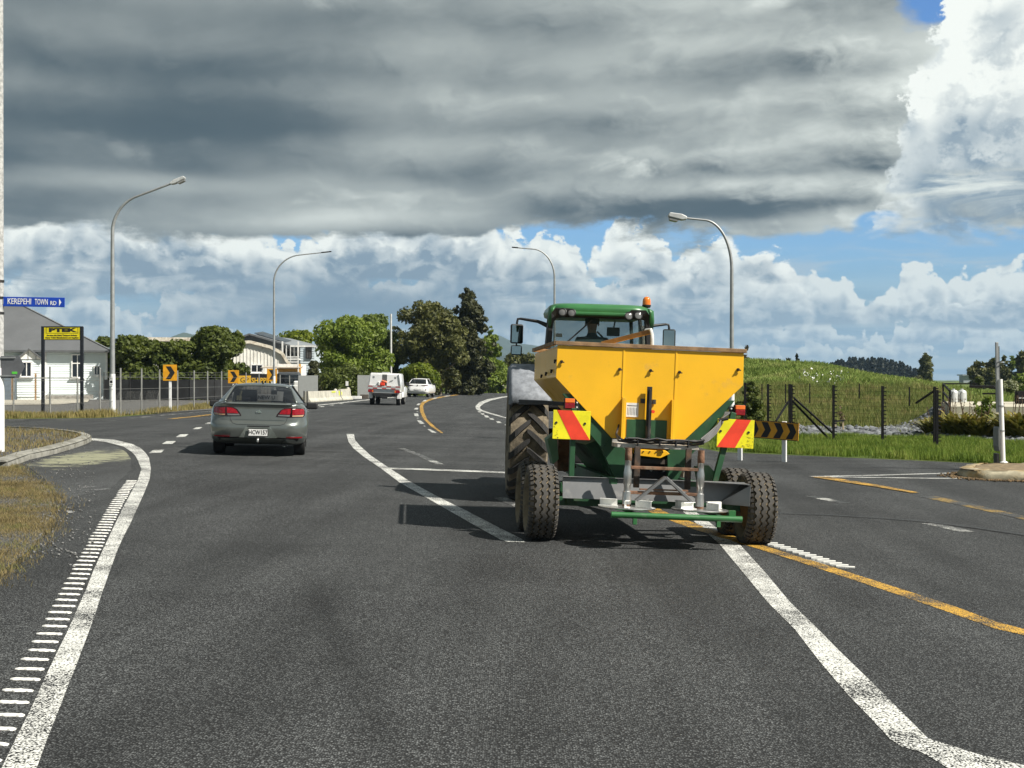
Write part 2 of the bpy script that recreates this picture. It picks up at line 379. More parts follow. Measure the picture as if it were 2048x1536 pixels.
def paint(name, c, wear=.45):
    m = bpy.data.materials.new(name); m.use_nodes = True; n = NT(m.node_tree); p = n.n['Principled BSDF']
    ob = n.new('ShaderNodeTexCoord').outputs['Object']
    a, d, r = asphalt_nodes(n, ob)
    patchy = n.noise(ob, 1.7, 6, .65)
    f = n.m('ADD', n.m('MULTIPLY', n.m('SUBTRACT', 1., d), .55), n.m('MULTIPLY', n.noise(ob, 45., 3, .6), .5))
    f = n.m('SUBTRACT', f, n.m('MULTIPLY', n.ss(patchy, .35, .75), wear*.55))
    f = n.ss(f, .40-.08*(1-wear), .52)
    dirty = n.mix(n.ss(n.noise(ob, 9., 5, .6), .3, .75), c, tuple(v*.74 for v in c))
    n.l.new(n.mix(f, a, dirty), p.inputs['Base Color']); p.inputs['Roughness'].default_value = .7
    b = n.new('ShaderNodeBump'); b.inputs['Strength'].default_value = .6; b.inputs['Distance'].default_value = .005
    n.l.new(n.m('MULTIPLY', d, -1.), b.inputs['Height']); n.l.new(b.outputs[0], p.inputs['Normal'])
    return m

# ------------------------------------------------------------------ ground, roads, markings
def mound(x, y):        # the grassed mound on the right, with lumps
    x = np.asarray(x, float); y = np.asarray(y, float)
    m = 3.0*np.exp(-np.abs((x-16.5)/np.where(x > 16.5, 13.5, 7.4))**2.3 - np.abs((y-104)/np.where(y < 104, 31., 60.))**2.2)
    return m*(1 + .05*np.sin(x*.9+1)*np.sin(y*.35) + .03*np.sin(x*2.1+y*.8))
def zg(x, y): return g(x) + mound(x, y)
def sheet(name, pts, mt, off=0., step=1.2, kind='structure', height=g, parent=None):
    """a ground sheet: outline in plan, triangulated finely enough to follow the banked ground"""
    P = [Vector((p[0], p[1])) for p in pts]; out = []
    for i, p in enumerate(P):
        q = P[(i+1) % len(P)]; k = max(1, int((q-p).length/step))
        out += [p.lerp(q, j/k) for j in range(k)]
    nb = len(out); xs = [p.x for p in out]; ys = [p.y for p in out]
    area = (max(xs)-min(xs))*(max(ys)-min(ys))
    inner = []
    if area > step*step*2:
        X = np.arange(min(xs)+step*.5, max(xs), step); Y = np.arange(min(ys)+step*.5, max(ys), max(step*2, (max(ys)-min(ys))/90))
        gx, gy = np.meshgrid(X, Y); gx = gx.ravel(); gy = gy.ravel()
        ox = np.array(xs); oy = np.array(ys); ins = np.zeros(len(gx), bool)
        j = nb-1
        for i in range(nb):
            c = (oy[i] > gy) != (oy[j] > gy)
            with np.errstate(divide='ignore', invalid='ignore'):
                ins ^= c & (gx < (ox[j]-ox[i])*(gy-oy[i])/(oy[j]-oy[i])+ox[i])
            j = i
        inner = [Vector((a, b)) for a, b in zip(gx[ins], gy[ins])]
    r = geometry.delaunay_2d_cdt(out+inner, [], [list(range(nb))], 1, 1e-5)
    V = [(v.x, v.y, float(height(v.x, v.y))+off) for v in r[0]]
    F_ = []
    for f in r[2]:
        a, b, c = (Vector(V[i]) for i in f[:3])
        F_.append(f if (b-a).cross(c-a).z > 0 else f[::-1])
    mb = MB(); mb.add(V, F_)
    return mb.build(name, mt, parent, kind=kind if parent is None else None, smooth=60)
def px2(pts): return [(p.x, p.y) for p in (G(*q) for q in pts)]

M_ASPH = asphalt()
M_WHITE = paint('white_road_paint', (.78, .78, .73), .36)
M_WORN = paint('worn_white_road_paint', (.62, .62, .58), 1.05)
M_YEL = paint('yellow_road_paint', (.66, .37, .04), .45)
def groundmat():
    m = bpy.data.materials.new('grass_ground'); m.use_nodes = True; n = NT(m.node_tree); p = n.n['Principled BSDF']
    ob = n.new('ShaderNodeTexCoord').outputs['Object']
    f = n.noise(ob, .22, 8, .65); f2 = n.noise(ob, 5., 6, .7)
    c = n.mix(n.ss(f, .35, .65), (.10, .155, .034), (.19, .22, .06))
    c = n.mix(n.ss(f2, .35, .7, 0., .6), c, (.03, .045, .012))
    n.l.new(c, p.inputs['Base Color']); p.inputs['Roughness'].default_value = .95; p.inputs['Specular IOR Level'].default_value = .1
    b = n.new('ShaderNodeBump'); b.inputs['Distance'].default_value = .15; n.l.new(f2, b.inputs['Height']); n.l.new(b.outputs[0], p.inputs['Normal'])
    return m
M_GROUND = groundmat()
def gravelmat(name, a, b, scale):
    m = bpy.data.materials.new(name); m.use_nodes = True; n = NT(m.node_tree); p = n.n['Principled BSDF']
    ob = n.new('ShaderNodeTexCoord').outputs['Object']
    r = n.sep(n.voro(ob, scale, 'F1', 'Color'))[0]; d = n.voro(ob, scale, 'F1', 'Distance')
    c = n.mix(r, a, b); c = n.mix(n.ss(n.noise(ob, 1.1, 6, .65), .42, .7, 0., .55), c, (.16, .13, .07))
    c = n.mix(n.ss(d, .3, .65), c, tuple(v*.35 for v in a))
    n.l.new(c, p.inputs['Base Color']); p.inputs['Roughness'].default_value = .9
    bb = n.new('ShaderNodeBump'); bb.inputs['Distance'].default_value = .012; n.l.new(n.m('MULTIPLY', d, -1.), bb.inputs['Height']); n.l.new(bb.outputs[0], p.inputs['Normal'])
    return m
M_GRAVEL = gravelmat('grey_gravel', (.10, .10, .098), (.27, .265, .25), 32.)
M_DIRT = gravelmat('verge_gravel', (.055, .056, .055), (.22, .215, .20), 42.)

def terrain():
    xs = np.concatenate([[-4200, -2500, -900, -350, -150, -80, -50, -34, -24, -18], np.arange(-15, 10, 1.), np.arange(10, 46, 1.5), [50, 60, 80, 130, 300, 900, 2500, 4200]])
    ys = np.concatenate([[-1500, -300, -60, -25], np.arange(-10, 50, 3.), np.arange(50, 180, 2.5), [190, 220, 300, 500, 900, 2000, 4500, 7000]])
    gx, gy = np.meshgrid(xs, ys); gz = zg(gx, gy) - .014
    nx = len(xs); V = np.stack([gx.ravel(), gy.ravel(), gz.ravel()], 1)
    i, j = np.meshgrid(np.arange(nx-1), np.arange(len(ys)-1)); a = (j*nx+i).ravel()
    Q = np.stack([a, a+1, a+nx+1, a+nx], 1)
    me = raw_mesh('ground', V, Q); link('ground', me, M_GROUND, smooth=60, kind='structure')
terrain()

KERB_PX = [(16, 936), (60, 919), (110, 908), (150, 896), (173, 888), (185, 881), (176, 876), (150, 871), (94, 865), (9, 861), (-160, 853)]
kerb2 = [Vector(p) for p in px2(KERB_PX)]
GRASS_EDGE = [(16, 936), (40, 950), (75, 962), (100, 985), (104, 1010), (97, 1045), (84, 1075), (50, 1110), (10, 1140), (-60, 1190), (-330, 1420)]
road_out = [(-5.6, -12)] + px2(GRASS_EDGE[::-1])[1:-1] + [tuple(p) for p in kerb2]
road_out += [tuple(A(-900, 38.5).xy), tuple(A(-900, 47.5).xy)]
road_out += px2([(-300, 841), (0, 838), (200, 836), (260, 832), (330, 826), (430, 816), (520, 811), (610, 805), (700, 796), (735, 793), (800, 788.5), (880, 783), (950, 779), (1020, 776), (1090, 774.5)])
road_out += px2([(1160, 776.5), (1190, 782), (1185, 795), (1190, 815), (1240, 845), (1330, 880), (1440, 904), (1600, 911), (1900, 924), (2048, 932), (2500, 950)])
road_out += [(26, 22), (26, -12)]
sheet('road', road_out, M_ASPH, 0., 1.3)

def flat(name, outline_px, mt, off=.004, step=.5): return sheet(name, px2(outline_px), mt, off, step)
def ribbon_px(name, left, right, mt, off=.004):
    """a painted line between two edges given as photo points"""
    return flat(name, left + right[::-1], mt, off, .6)
def stroke(name, pts_px, width, mt, off=.004):
    P = [Vector(p) for p in px2(pts_px)]; L, Rr = [], []
    Q = []
    for i in range(len(P)-1):
        k = max(1, int((P[i+1]-P[i]).length/1.5)); Q += [P[i].lerp(P[i+1], j/k) for j in range(k)]
    Q.append(P[-1])
    for i, p in enumerate(Q):
        d = (Q[min(i+1, len(Q)-1)]-Q[max(i-1, 0)]).normalized(); nn = Vector((-d.y, d.x))
        w = width[0] + (width[1]-width[0])*i/(len(Q)-1) if isinstance(width, tuple) else width
        L.append(p+nn*w/2); Rr.append(p-nn*w/2)
    return sheet(name, [tuple(p) for p in L+Rr[::-1]], mt, off, .8)

EL_R = [(180, 876.5), (230, 880), (264, 888), (282, 897), (292, 907), (298, 916), (302, 938), (299, 960), (289, 985), (276, 1014), (262, 1045), (248, 1072), (236, 1098), (221, 1139), (205, 1184), (190, 1230), (172, 1280), (155, 1325), (138, 1368), (118, 1420), (96, 1475), (74, 1536), (52, 1600), (10, 1720)]
EL_L = [(180, 880.5), (211, 884), (246, 893), (262, 903), (271, 912), (276, 922), (283, 938), (276, 960), (262, 986), (247, 1014), (232, 1045), (219, 1072), (207, 1098), (188, 1139), (172, 1180), (152, 1225), (132, 1270), (112, 1310), (90, 1356), (66, 1410), (36, 1470), (4, 1536), (-30, 1605), (-85, 1720)]
edge_line = ribbon_px('edge_line', EL_L, EL_R, M_WHITE)
# raised thermoplastic ribs along the edge line, one object each
M_RIB = mat('rib_paint', (.80, .79, .74), .6, var=.1, vs=20)
def ribs():
    # spine in plan: left of the line's inner edge
    pts = [Vector(p) for p in px2(EL_L[6:])]
    L = [0.]
    for a, b in zip(pts, pts[1:]): L.append(L[-1]+(b-a).length)
    def at(s):
        for i in range(len(pts)-1):
            if s <= L[i+1]: return pts[i].lerp(pts[i+1], (s-L[i])/(L[i+1]-L[i]))
        return pts[-1]
    meshes = []
    for k in range(4):
        rr = random.Random(k); mb = MB(); n = 9; prof = []
        for i in range(n+1):
            x = -.078 + .156*i/n
            prof.append((x, .021+rr.uniform(-.007, .005), -.018+rr.uniform(-.004, .007), .009+rr.uniform(-.002, .001)))
        prof = [(x, a*(.55 if i in (0, n) else 1), b*(.55 if i in (0, n) else 1), h*(.6 if i in (0, n) else 1)) for i, (x, a, b, h) in enumerate(prof)]
        vs = []
        for x, a, b, h in prof: vs += [(x, b, 0), (x, b*.75, h), (x, a*.75, h), (x, a, 0)]
        fs = []
        for i in range(n):
            q = 4*i; fs += [(q+j, q+j+1, q+j+5, q+j+4) for j in range(3)]
        fs += [(0, 1, 2, 3), (4*n+3, 4*n+2, 4*n+1, 4*n)]
        me = bpy.data.meshes.new('rib'); me.from_pydata(vs, [], [f[::-1] for f in fs]); me.materials.append(M_RIB); meshes.append(me)
    s = .5; i = 0
    while s < L[-1]-.1:
        p = at(s); c = p + Vector((-.10 if s > 4 else -.085, 0))
        if s > 2.5:
            o = bpy.data.objects.new('rib', meshes[i % 4]); col.objects.link(o); o.parent = edge_line
            o.location = (c.x+random.uniform(-.008, .008), c.y, g(c.x)+.001); o.rotation_euler = (0, R(2), random.uniform(-.03, .03)+.03)
        s += .258; i += 1
ribs()
# junction give-way dashes on the left
for q in ([(298, 906.5), (307, 900), (329, 899.5), (322, 905.8)], [(324, 888), (333, 882.5), (352, 882.5), (345, 888)], [(352, 874.5), (360, 869), (377, 868.5), (370, 874)], [(385, 858.5), (392, 855), (405, 854.5), (399, 858)], [(409, 848), (415, 845.5), (427, 845), (421, 847.6)]):
    flat('give_way_dash', q, M_WHITE, .004, .4)
ribbon_px('lane_line', [(693, 868), (697, 884), (707, 897), (728, 914), (762, 937), (800, 966), (848, 993), (900, 1023), (960, 1057), (1003, 1081), (1015, 1084)],
          [(708, 868), (710, 880), (720, 892), (741, 911), (778, 936), (818, 962), (872, 992), (935, 1023), (1000, 1057), (1043, 1078), (1051, 1085)], M_WHITE)
ribbon_px('lane_line', [(1340, 1001), (1385, 1040), (1440, 1090), (1480, 1138), (1535, 1205), (1590, 1260), (1640, 1325), (1697, 1392), (1742, 1438), (1778, 1478), (1803, 1494), (1840, 1505), (1868, 1520), (1900, 1540), (2000, 1620)],
          [(1362, 1001), (1412, 1040), (1482, 1092), (1530, 1145), (1580, 1205), (1632, 1255), (1680, 1304), (1740, 1362), (1790, 1412), (1830, 1452), (1856, 1478), (1900, 1492), (1950, 1508), (2048, 1532), (2200, 1580)], M_WHITE)
ribbon_px('yellow_line', [(1180, 968), (1258, 1001), (1310, 1030), (1390, 1060), (1460, 1082), (1516, 1098), (1600, 1125), (1690, 1155), (1790, 1188), (1900, 1226), (1990, 1258), (2048, 1271), (2200, 1320)],
          [(1200, 968), (1285, 1000), (1335, 1026), (1412, 1055), (1478, 1076), (1528, 1092), (1610, 1117), (1700, 1146), (1800, 1178), (1905, 1212), (1995, 1245), (2048, 1259), (2200, 1302)], M_YEL)
# saw-tooth row of raised white ribs beside the yellow line
saw = ribbon_px('dashed_line', [(1526, 1088), (1560, 1101), (1600, 1116), (1645, 1129), (1680, 1138)], [(1534, 1086), (1570, 1097), (1612, 1111), (1655, 1126), (1700, 1139)], M_WORN)
for k in range(13):
    t = k/12; a = G(1528+t*150, 1087+t*48); mb = MB(); mb.box((0, 0, .006), (.17, .045, .012)); o = mb.build('rib', M_RIB, saw); o.location = (a.x+.06, a.y, g(a.x+.06)+.002); o.rotation_euler = (0, R(2), -.2)
stroke('stop_line', [(772, 937), (850, 939.5), (930, 942.5), (1018, 946), (1100, 949)], .42, M_WHITE, .008)
stroke('faint_line', [(803, 897), (840, 911), (880, 929)], .16, M_WORN)
flat('turn_arrow', [(988, 997), (1008, 993.5), (1060, 1015), (1052, 1024)], M_WORN)
ribbon_px('yellow_line', [(882, 866), (862, 853), (846, 837), (840, 823), (839.5, 812), (843, 805), (853, 800), (866, 796), (890, 792), (920, 788.2), (960, 784.2), (1020, 780.8)],
          [(887, 866.5), (872, 855), (855, 840), (848, 825), (846, 813), (849, 807), (858, 802), (870, 798), (892, 793.5), (922, 789.4), (960, 785.2), (1020, 781.5)], M_YEL)
for q in ([(854.5, 858.5), (861, 859.5), (874, 866), (864, 865.5)], [(834, 841), (842, 842), (849, 848), (840, 848)], [(827.5, 827), (836, 827), (837.5, 833), (829.5, 832.5)], [(828, 819), (831, 815.8), (837, 815.8), (835.5, 819.3)],
          [(832.5, 810.5), (836.5, 807.2), (841.5, 807), (838, 810.5)], [(844, 803), (849, 800.2), (855, 800), (850.5, 802.8)], [(863, 798), (869, 795.3), (876, 795), (871, 797.4)], [(886, 793.3), (893, 791.4), (902, 791), (896, 792.8)],
          [(911, 789.3), (918, 788.2), (926, 787.8), (919, 789)], [(936, 786), (944, 785.1), (954, 784.6), (946, 785.6)], [(833, 823), (835.5, 822.6), (836.5, 823.4), (834, 823.7)], [(833, 836.5), (836.5, 836.3), (837.5, 837.6), (834, 837.8)], [(846, 852), (850, 852), (851.5, 853.2), (848, 853.2)]):
    flat('lane_dash', q, M_WHITE, .009, .6)
ribbon_px('curve_line', [(1032, 790.5), (1003, 793.5), (975, 798.5), (958, 805), (951, 812.5), (952, 818), (957, 821), (975, 826.5), (1000, 833.5), (1032, 841.5)],
          [(1032, 791.7), (1005, 795.5), (982, 801), (968, 807), (960, 813.5), (961, 818.2), (966, 821), (980, 825.5), (1003, 832.2), (1032, 840)], M_WHITE)
for q in ([(955, 822.5), (960, 822.3), (963, 824.7), (957, 824.8)], [(961, 827), (967, 826.8), (970, 829.3), (964, 829.4)], [(968, 831), (975, 831), (979, 835), (971, 834.8)], [(978, 836.7), (985, 836.7), (989, 839.7), (981, 839.5)], [(992, 843), (999, 843), (1004, 846.2), (995, 846)], [(1009, 849.3), (1017, 849.6), (1024, 852.3), (1014, 852)]):
    flat('lane_dash', q, M_WHITE, .004, .6)
ribbon_px('edge_line', [(628, 810.5), (660, 807.2), (700, 803), (740, 798.8), (800, 792.7), (868, 786.8), (900, 784.6), (950, 781.3), (1022, 777.2)],
          [(628, 812), (660, 808.6), (700, 804.4), (740, 800), (800, 793.7), (868, 787.6), (900, 785.3), (950, 781.9), (1022, 777.7)], M_WHITE)
for q in ([(637, 813.6), (643, 812.6), (650, 813), (645, 814.4)], [(658, 810.6), (664, 809.8), (670, 810), (665, 811.2)], [(677, 807.6), (682, 806.8), (688, 807), (684, 808)]):
    flat('lane_dash', q, M_WHITE, .009, .6)
# left side road: pale edge line and yellow line
stroke('edge_line', [(-60, 840), (0, 839.7), (120, 840), (230, 841.3)], .14, M_WORN)
stroke('edge_line', [(262, 836.5), (330, 830), (420, 822.5), (500, 816)], .14, M_WORN)
stroke('yellow_line', [(340, 838), (390, 833), (440, 827.2), (520, 820)], .28, M_YEL)
# right side road: splitter lines round the island, yellow line, dashes
stroke('edge_line', [(1622, 953.2), (1760, 950.5), (1890, 946.8), (1940, 945.5)], .16, M_WHITE)
stroke('edge_line', [(1622, 953.8), (1760, 956), (1860, 957.3), (1935, 957.5)], .16, M_WHITE, .008)
stroke('yellow_line', [(1640, 954.5), (1690, 963), (1760, 974), (1830, 986.5)], (.35, .14), M_YEL, .012)
stroke('yellow_line', [(1855, 993), (1930, 1009), (2048, 1036), (2200, 1070)], (.3, .16), paint('faint_yellow_road_paint', (.42, .27, .06), 1.1))
stroke('faint_line', [(1619, 992), (1655, 999.5), (1693, 1007)], .18, M_WORN)
stroke('faint_line', [(1857, 1047), (1895, 1055), (1936, 1064)], .19, M_WORN)
M_CABLE_SHADOW = mat('cable_shadow_tone', (.022, .022, .023), .6)
stroke('cable_shadow', [(1545, 1027.5), (1650, 1031), (1760, 1037.5), (1850, 1044.5), (1950, 1057), (2060, 1073)], .05, M_CABLE_SHADOW, .016)  # shadow of an overhead cable, painted on as a dark strip
# pale stain on the shoulder by the kerb and small paint marks
def stainmat():
    m = bpy.data.materials.new('lichen_stain'); m.use_nodes = True; n = NT(m.node_tree); p = n.n['Principled BSDF']
    ob = n.new('ShaderNodeTexCoord').outputs['Object']; a, d, r = asphalt_nodes(n, ob)
    X, Y, Z = n.sep(ob)
    f = n.noise(n.xyz(n.m('MULTIPLY', X, 1.4), n.m('MULTIPLY', Y, 1.1), 0.), 2.2, 8, .72)
    ex_ = n.m('DIVIDE', n.m('ADD', X, 7.75), 1.15); ey_ = n.m('DIVIDE', n.m('SUBTRACT', Y, 25.4), 4.2)
    fall = n.m('EXPONENT', n.m('MULTIPLY', n.m('ADD', n.m('MULTIPLY', ex_, ex_), n.m('MULTIPLY', ey_, ey_)), -1.2))
    f = n.m('ADD', f, n.m('MULTIPLY', n.m('SUBTRACT', fall, .62), .45))
    n.l.new(n.mix(n.ss(f, .44, .66, 0., .8), a, (.30, .30, .19)), p.inputs['Base Color']); p.inputs['Roughness'].default_value = .9
    return m
flat('shoulder_stain', [(50, 929), (110, 911), (174, 891), (186, 884), (225, 889), (252, 904), (262, 918), (262, 940), (225, 975), (130, 1000), (108, 985), (90, 960)], stainmat(), .003, .5)
M_SPRAY = paint('spray_paint', (.72, .72, .70), .8)
stroke('survey_mark', [(148, 985.5), (172, 980.5), (222, 978)], .05, M_SPRAY)
stroke('survey_mark', [(163, 975.5), (188, 973.5)], .07, M_SPRAY, .006)
for (a, b, w) in ((137, 1022, .06), (101, 1031, .05), (104, 1032, .03), (137, 1127, .02), (146, 1132, .02)):
    stroke('survey_mark', [(a, b), (a+5, b+4)], w, M_SPRAY)

# kerb round the left corner, verge behind it
M_CONC = mat('kerb_concrete', (.24, .235, .205), .9, var=.25, vs=3, bump=.5, bs=40, dirt=((.09, .085, .06), .5, 2.))
def kerb(name, P, w, h, mt, label=None, cat=None):
    D = []
    for i in range(len(P)-1):
        k = max(1, int((P[i+1]-P[i]).length/.25)); D += [P[i].lerp(P[i+1], j/k) for j in range(k)]
    D.append(P[-1]); mb = MB(); k = 6; n = len(D)
    for it in range(3):       # ease the corners
        D = [D[0]]+[(D[i-1]+D[i]*2+D[i+1])/4 for i in range(1, n-1)]+[D[-1]]
    for i, p in enumerate(D):
        d = (D[min(i+1, n-1)]-D[max(i-1, 0)]).normalized(); nn = Vector((-d.y, d.x))
        for a, z in ((0, -.05), (0, h*.55), (.03, h*.9), (.07, h), (w, h+.005), (w, -.05)):
            q = p + nn*a; mb.v.append((q.x, q.y, g(q.x)+z))
    for i in range(n-1):
        for j in range(k-1):
            mb.f.append((i*k+j, (i+1)*k+j, (i+1)*k+j+1, i*k+j+1))
    mb.f += [tuple(range(k)), tuple(range((n-1)*k, n*k))[::-1]]
    o = mb.build(name, mt, smooth=40)
    return tag(o, label, cat) if label else tag(o, kind='structure')
kerb('kerb', kerb2, .22, .13, M_CONC)
verge_pts = [tuple(p) for p in kerb2[:-1]] + [tuple(A(-200, 35).xy), tuple(A(-420, 25).xy), tuple(A(-500, 17).xy), tuple(A(-250, 18.5).xy)]
sheet('verge', [tuple(p) for p in kerb2] + [(-30, 36), (-22, 20), (-13, 18)], M_DIRT, .10, .5)
sheet('shoulder_verge', [tuple(p) for p in px2(GRASS_EDGE)] + [(-9, 3), (-30, 8), (-22, 20), (-10, 21.2)], M_DIRT, .012, .6)
# gravel yard and strip beyond the side road
sheet('gravel_yard', [tuple(A(-250, 53).xy), tuple(A(200, 53).xy), tuple(A(330, 58).xy), tuple(A(440, 64).xy), tuple(A(520, 72).xy), tuple(A(600, 86).xy), tuple(A(690, 104).xy), tuple(A(690, 140).xy), tuple(A(-300, 140).xy)], M_GRAVEL, .02, 2.)
M_PATH = mat('pale_concrete', (.40, .37, .30), .9, var=.2, vs=1.5, bump=.2)
sheet('path', [tuple(A(-60, 74).xy), tuple(A(120, 76).xy), tuple(A(175, 84).xy), tuple(A(180, 97).xy), tuple(A(-120, 97).xy)], M_PATH, .045, 1.5)
# traffic island on the right
M_ISL = mat('island_concrete', (.38, .34, .24), .95, var=.3, vs=3, bump=1., bs=14, dirt=((.42, .24, .05), .55, 1.6))
M_ISLT = mat('island_top', (.20, .15, .085), .95, var=.4, vs=8, bump=1., bs=30)
ISL = [Vector(p) for p in px2([(2300, 972), (2048, 963), (1960, 959.5), (1925, 955.5), (1912, 951.5), (1925, 945.5), (1950, 942), (2000, 940.5), (2300, 946)])]
def island():
    mb = MB(); P = []
    for i in range(len(ISL)):
        a, b = ISL[i], ISL[(i+1) % len(ISL)]; k = max(1, int((b-a).length/.16)); P += [a.lerp(b, j/k) for j in range(k)]
    cx = sum((p.x for p in P))/len(P); cy = sum((p.y for p in P))/len(P); n = len(P); rings = []
    for ins, z in ((0, -.03), (.02, .075), (.10, .155), (.30, .17)):
        for i, p in enumerate(P):
            d = (P[(i+1) % n]-P[i-1]).normalized(); nn = Vector((-d.y, d.x))
            if nn.dot(Vector((cx, cy))-p) < 0: nn = -nn
            q = p + nn*(ins + random.uniform(-.02, .02)); mb.v.append((q.x, q.y, g(q.x)+z+random.uniform(-.016, .016)))
    for r in range(3):
        for i in range(n): mb.f.append((r*n+i, r*n+(i+1) % n, (r+1)*n+(i+1) % n, (r+1)*n+i))
    isl = mb.build('traffic_island', M_ISL, smooth=50)
    tag(isl, kind='structure')
    sheet('island_soil', [(p.x+(cx-p.x)*.02, p.y+(cy-p.y)*.18) for p in ISL], M_ISLT, .158, .4)
island()

# ------------------------------------------------------------------ vehicle materials
MUD = (.135, .105, .065)
M_BLACK = mat('black_plastic', (.014, .014, .015), .5, dirt=((.10, .085, .06), .12, 6.))
M_RUBBER = mat('tyre_rubber', (.030, .029, .028), .85, dirt=(MUD, .12, 9.), bump=.3)
M_CARTYRE = mat('car_tyre_rubber', (.016, .016, .016), .85)
M_MUDRUB = mat('muddy_rubber', (.17, .135, .085), .95, var=.35, vs=12, bump=.8, bs=35, dirt=((.20, .155, .095), .5, 9.))
M_YELLOW = mat('yellow_paint', (.86, .465, .012), .42, var=.06, vs=1.3, dirt=((.50, .30, .06), .16, 3.1), coat=.1, bump=.06, bs=5)
M_GREEN = mat('dark_green_paint', (.018, .075, .03), .5, var=.2, dirt=((.10, .10, .06), .18, 5.))
M_JGREEN = mat('green_paint', (.032, .150, .045), .38, var=.12, dirt=((.12, .17, .09), .22, 5.), coat=.2)
M_LGREEN = mat('faded_green_paint', (.10, .20, .10), .55, var=.2, dirt=((.2, .22, .15), .4, 5.))
M_RUST = mat('rusty_steel', (.20, .105, .062), .8, .2, var=.4, vs=12, bump=.4, dirt=((.33, .27, .2), .35, 8.))
M_STEEL = mat('bright_steel', (.52, .52, .50), .32, .85, var=.1, dirt=((.22, .14, .09), .2, 9.))
M_GALV = mat('grey_steel_plate', (.21, .213, .215), .42, .55, var=.1, vs=3, dirt=((.25, .24, .22), .15, 5.))
M_WHITEP = mat('white_plate', (.78, .78, .74), .5, dirt=((.35, .32, .27), .25, 10.))
M_TIMBER = mat('weathered_timber', (.27, .165, .085), .8, var=.35, vs=6, bump=.4, dirt=((.12, .075, .04), .3, 5.))
M_DARKST = mat('dark_steel', (.028, .028, .03), .5, .3, dirt=((.13, .10, .07), .25, 8.))
M_FEND = mat('dusty_fender', (.21, .225, .25), .7, var=.3, vs=9, bump=.2, dirt=((.33, .35, .38), .5, 13.))
M_SIGRED = mat('signal_red', (.78, .055, .022), .45, dirt=((.4, .1, .05), .08, 8.))
M_SIGYEL = mat('signal_yellow', (.80, .72, .015), .45)
M_GRIT = mat('road_grit', (.24, .19, .03), .9)
M_AMBER = mat('amber_lens', (.80, .17, .02), .2, coat=.5)
M_REDL = mat('red_lens', (.26, .004, .010), .2, coat=.25, var=.3, vs=25)
M_CHROME = mat('chrome', (.75, .76, .77), .12, 1.)
M_CLEAR = mat('clear_lens', (.14, .14, .14), .15, coat=.6)
M_MIRROR = mat('mirror_glass', (.30, .35, .33), .04, 1., var=0)
M_LOAD = mat('fertiliser_load', (.30, .27, .21), .95)
G_TRAC = glassmat('tractor_glass', (.07, .12, .115), .66)
G_CAR = glassmat('car_glass', (.006, .008, .012), .40)

def tyre_profile(R0, w, bead, sh=.85):
    h = w/2
    return [(-h*.62, bead), (-h*.92, bead+(R0-bead)*.22), (-h, bead+(R0-bead)*.52), (-h*.97, bead+(R0-bead)*.78), (-h*sh, R0-.012*1), (-h*.4, R0), (h*.4, R0), (h*sh, R0-.012), (h*.97, bead+(R0-bead)*.78), (h, bead+(R0-bead)*.52), (h*.92, bead+(R0-bead)*.22), (h*.62, bead)]
def rim(parent, rb, w, mt, n=32, side=1):
    h = w/2
    mb = MB(); mb.lathe([(-h*.6, rb*1.03), (-h*.62, rb*.95), (-h*.25, rb*.86), (h*.2*side-.02, rb*.62), (h*.2*side, rb*.30), (h*.42*side, rb*.26), (h*.44*side, .001)], n)
    mb.lathe([(h*.6, rb*1.03), (h*.62, rb*.95), (h*.25, rb*.86), (h*.1*side, rb*.6), (h*.05*side, .001)], n)
    return mb.build('rim', mt, parent, smooth=35)

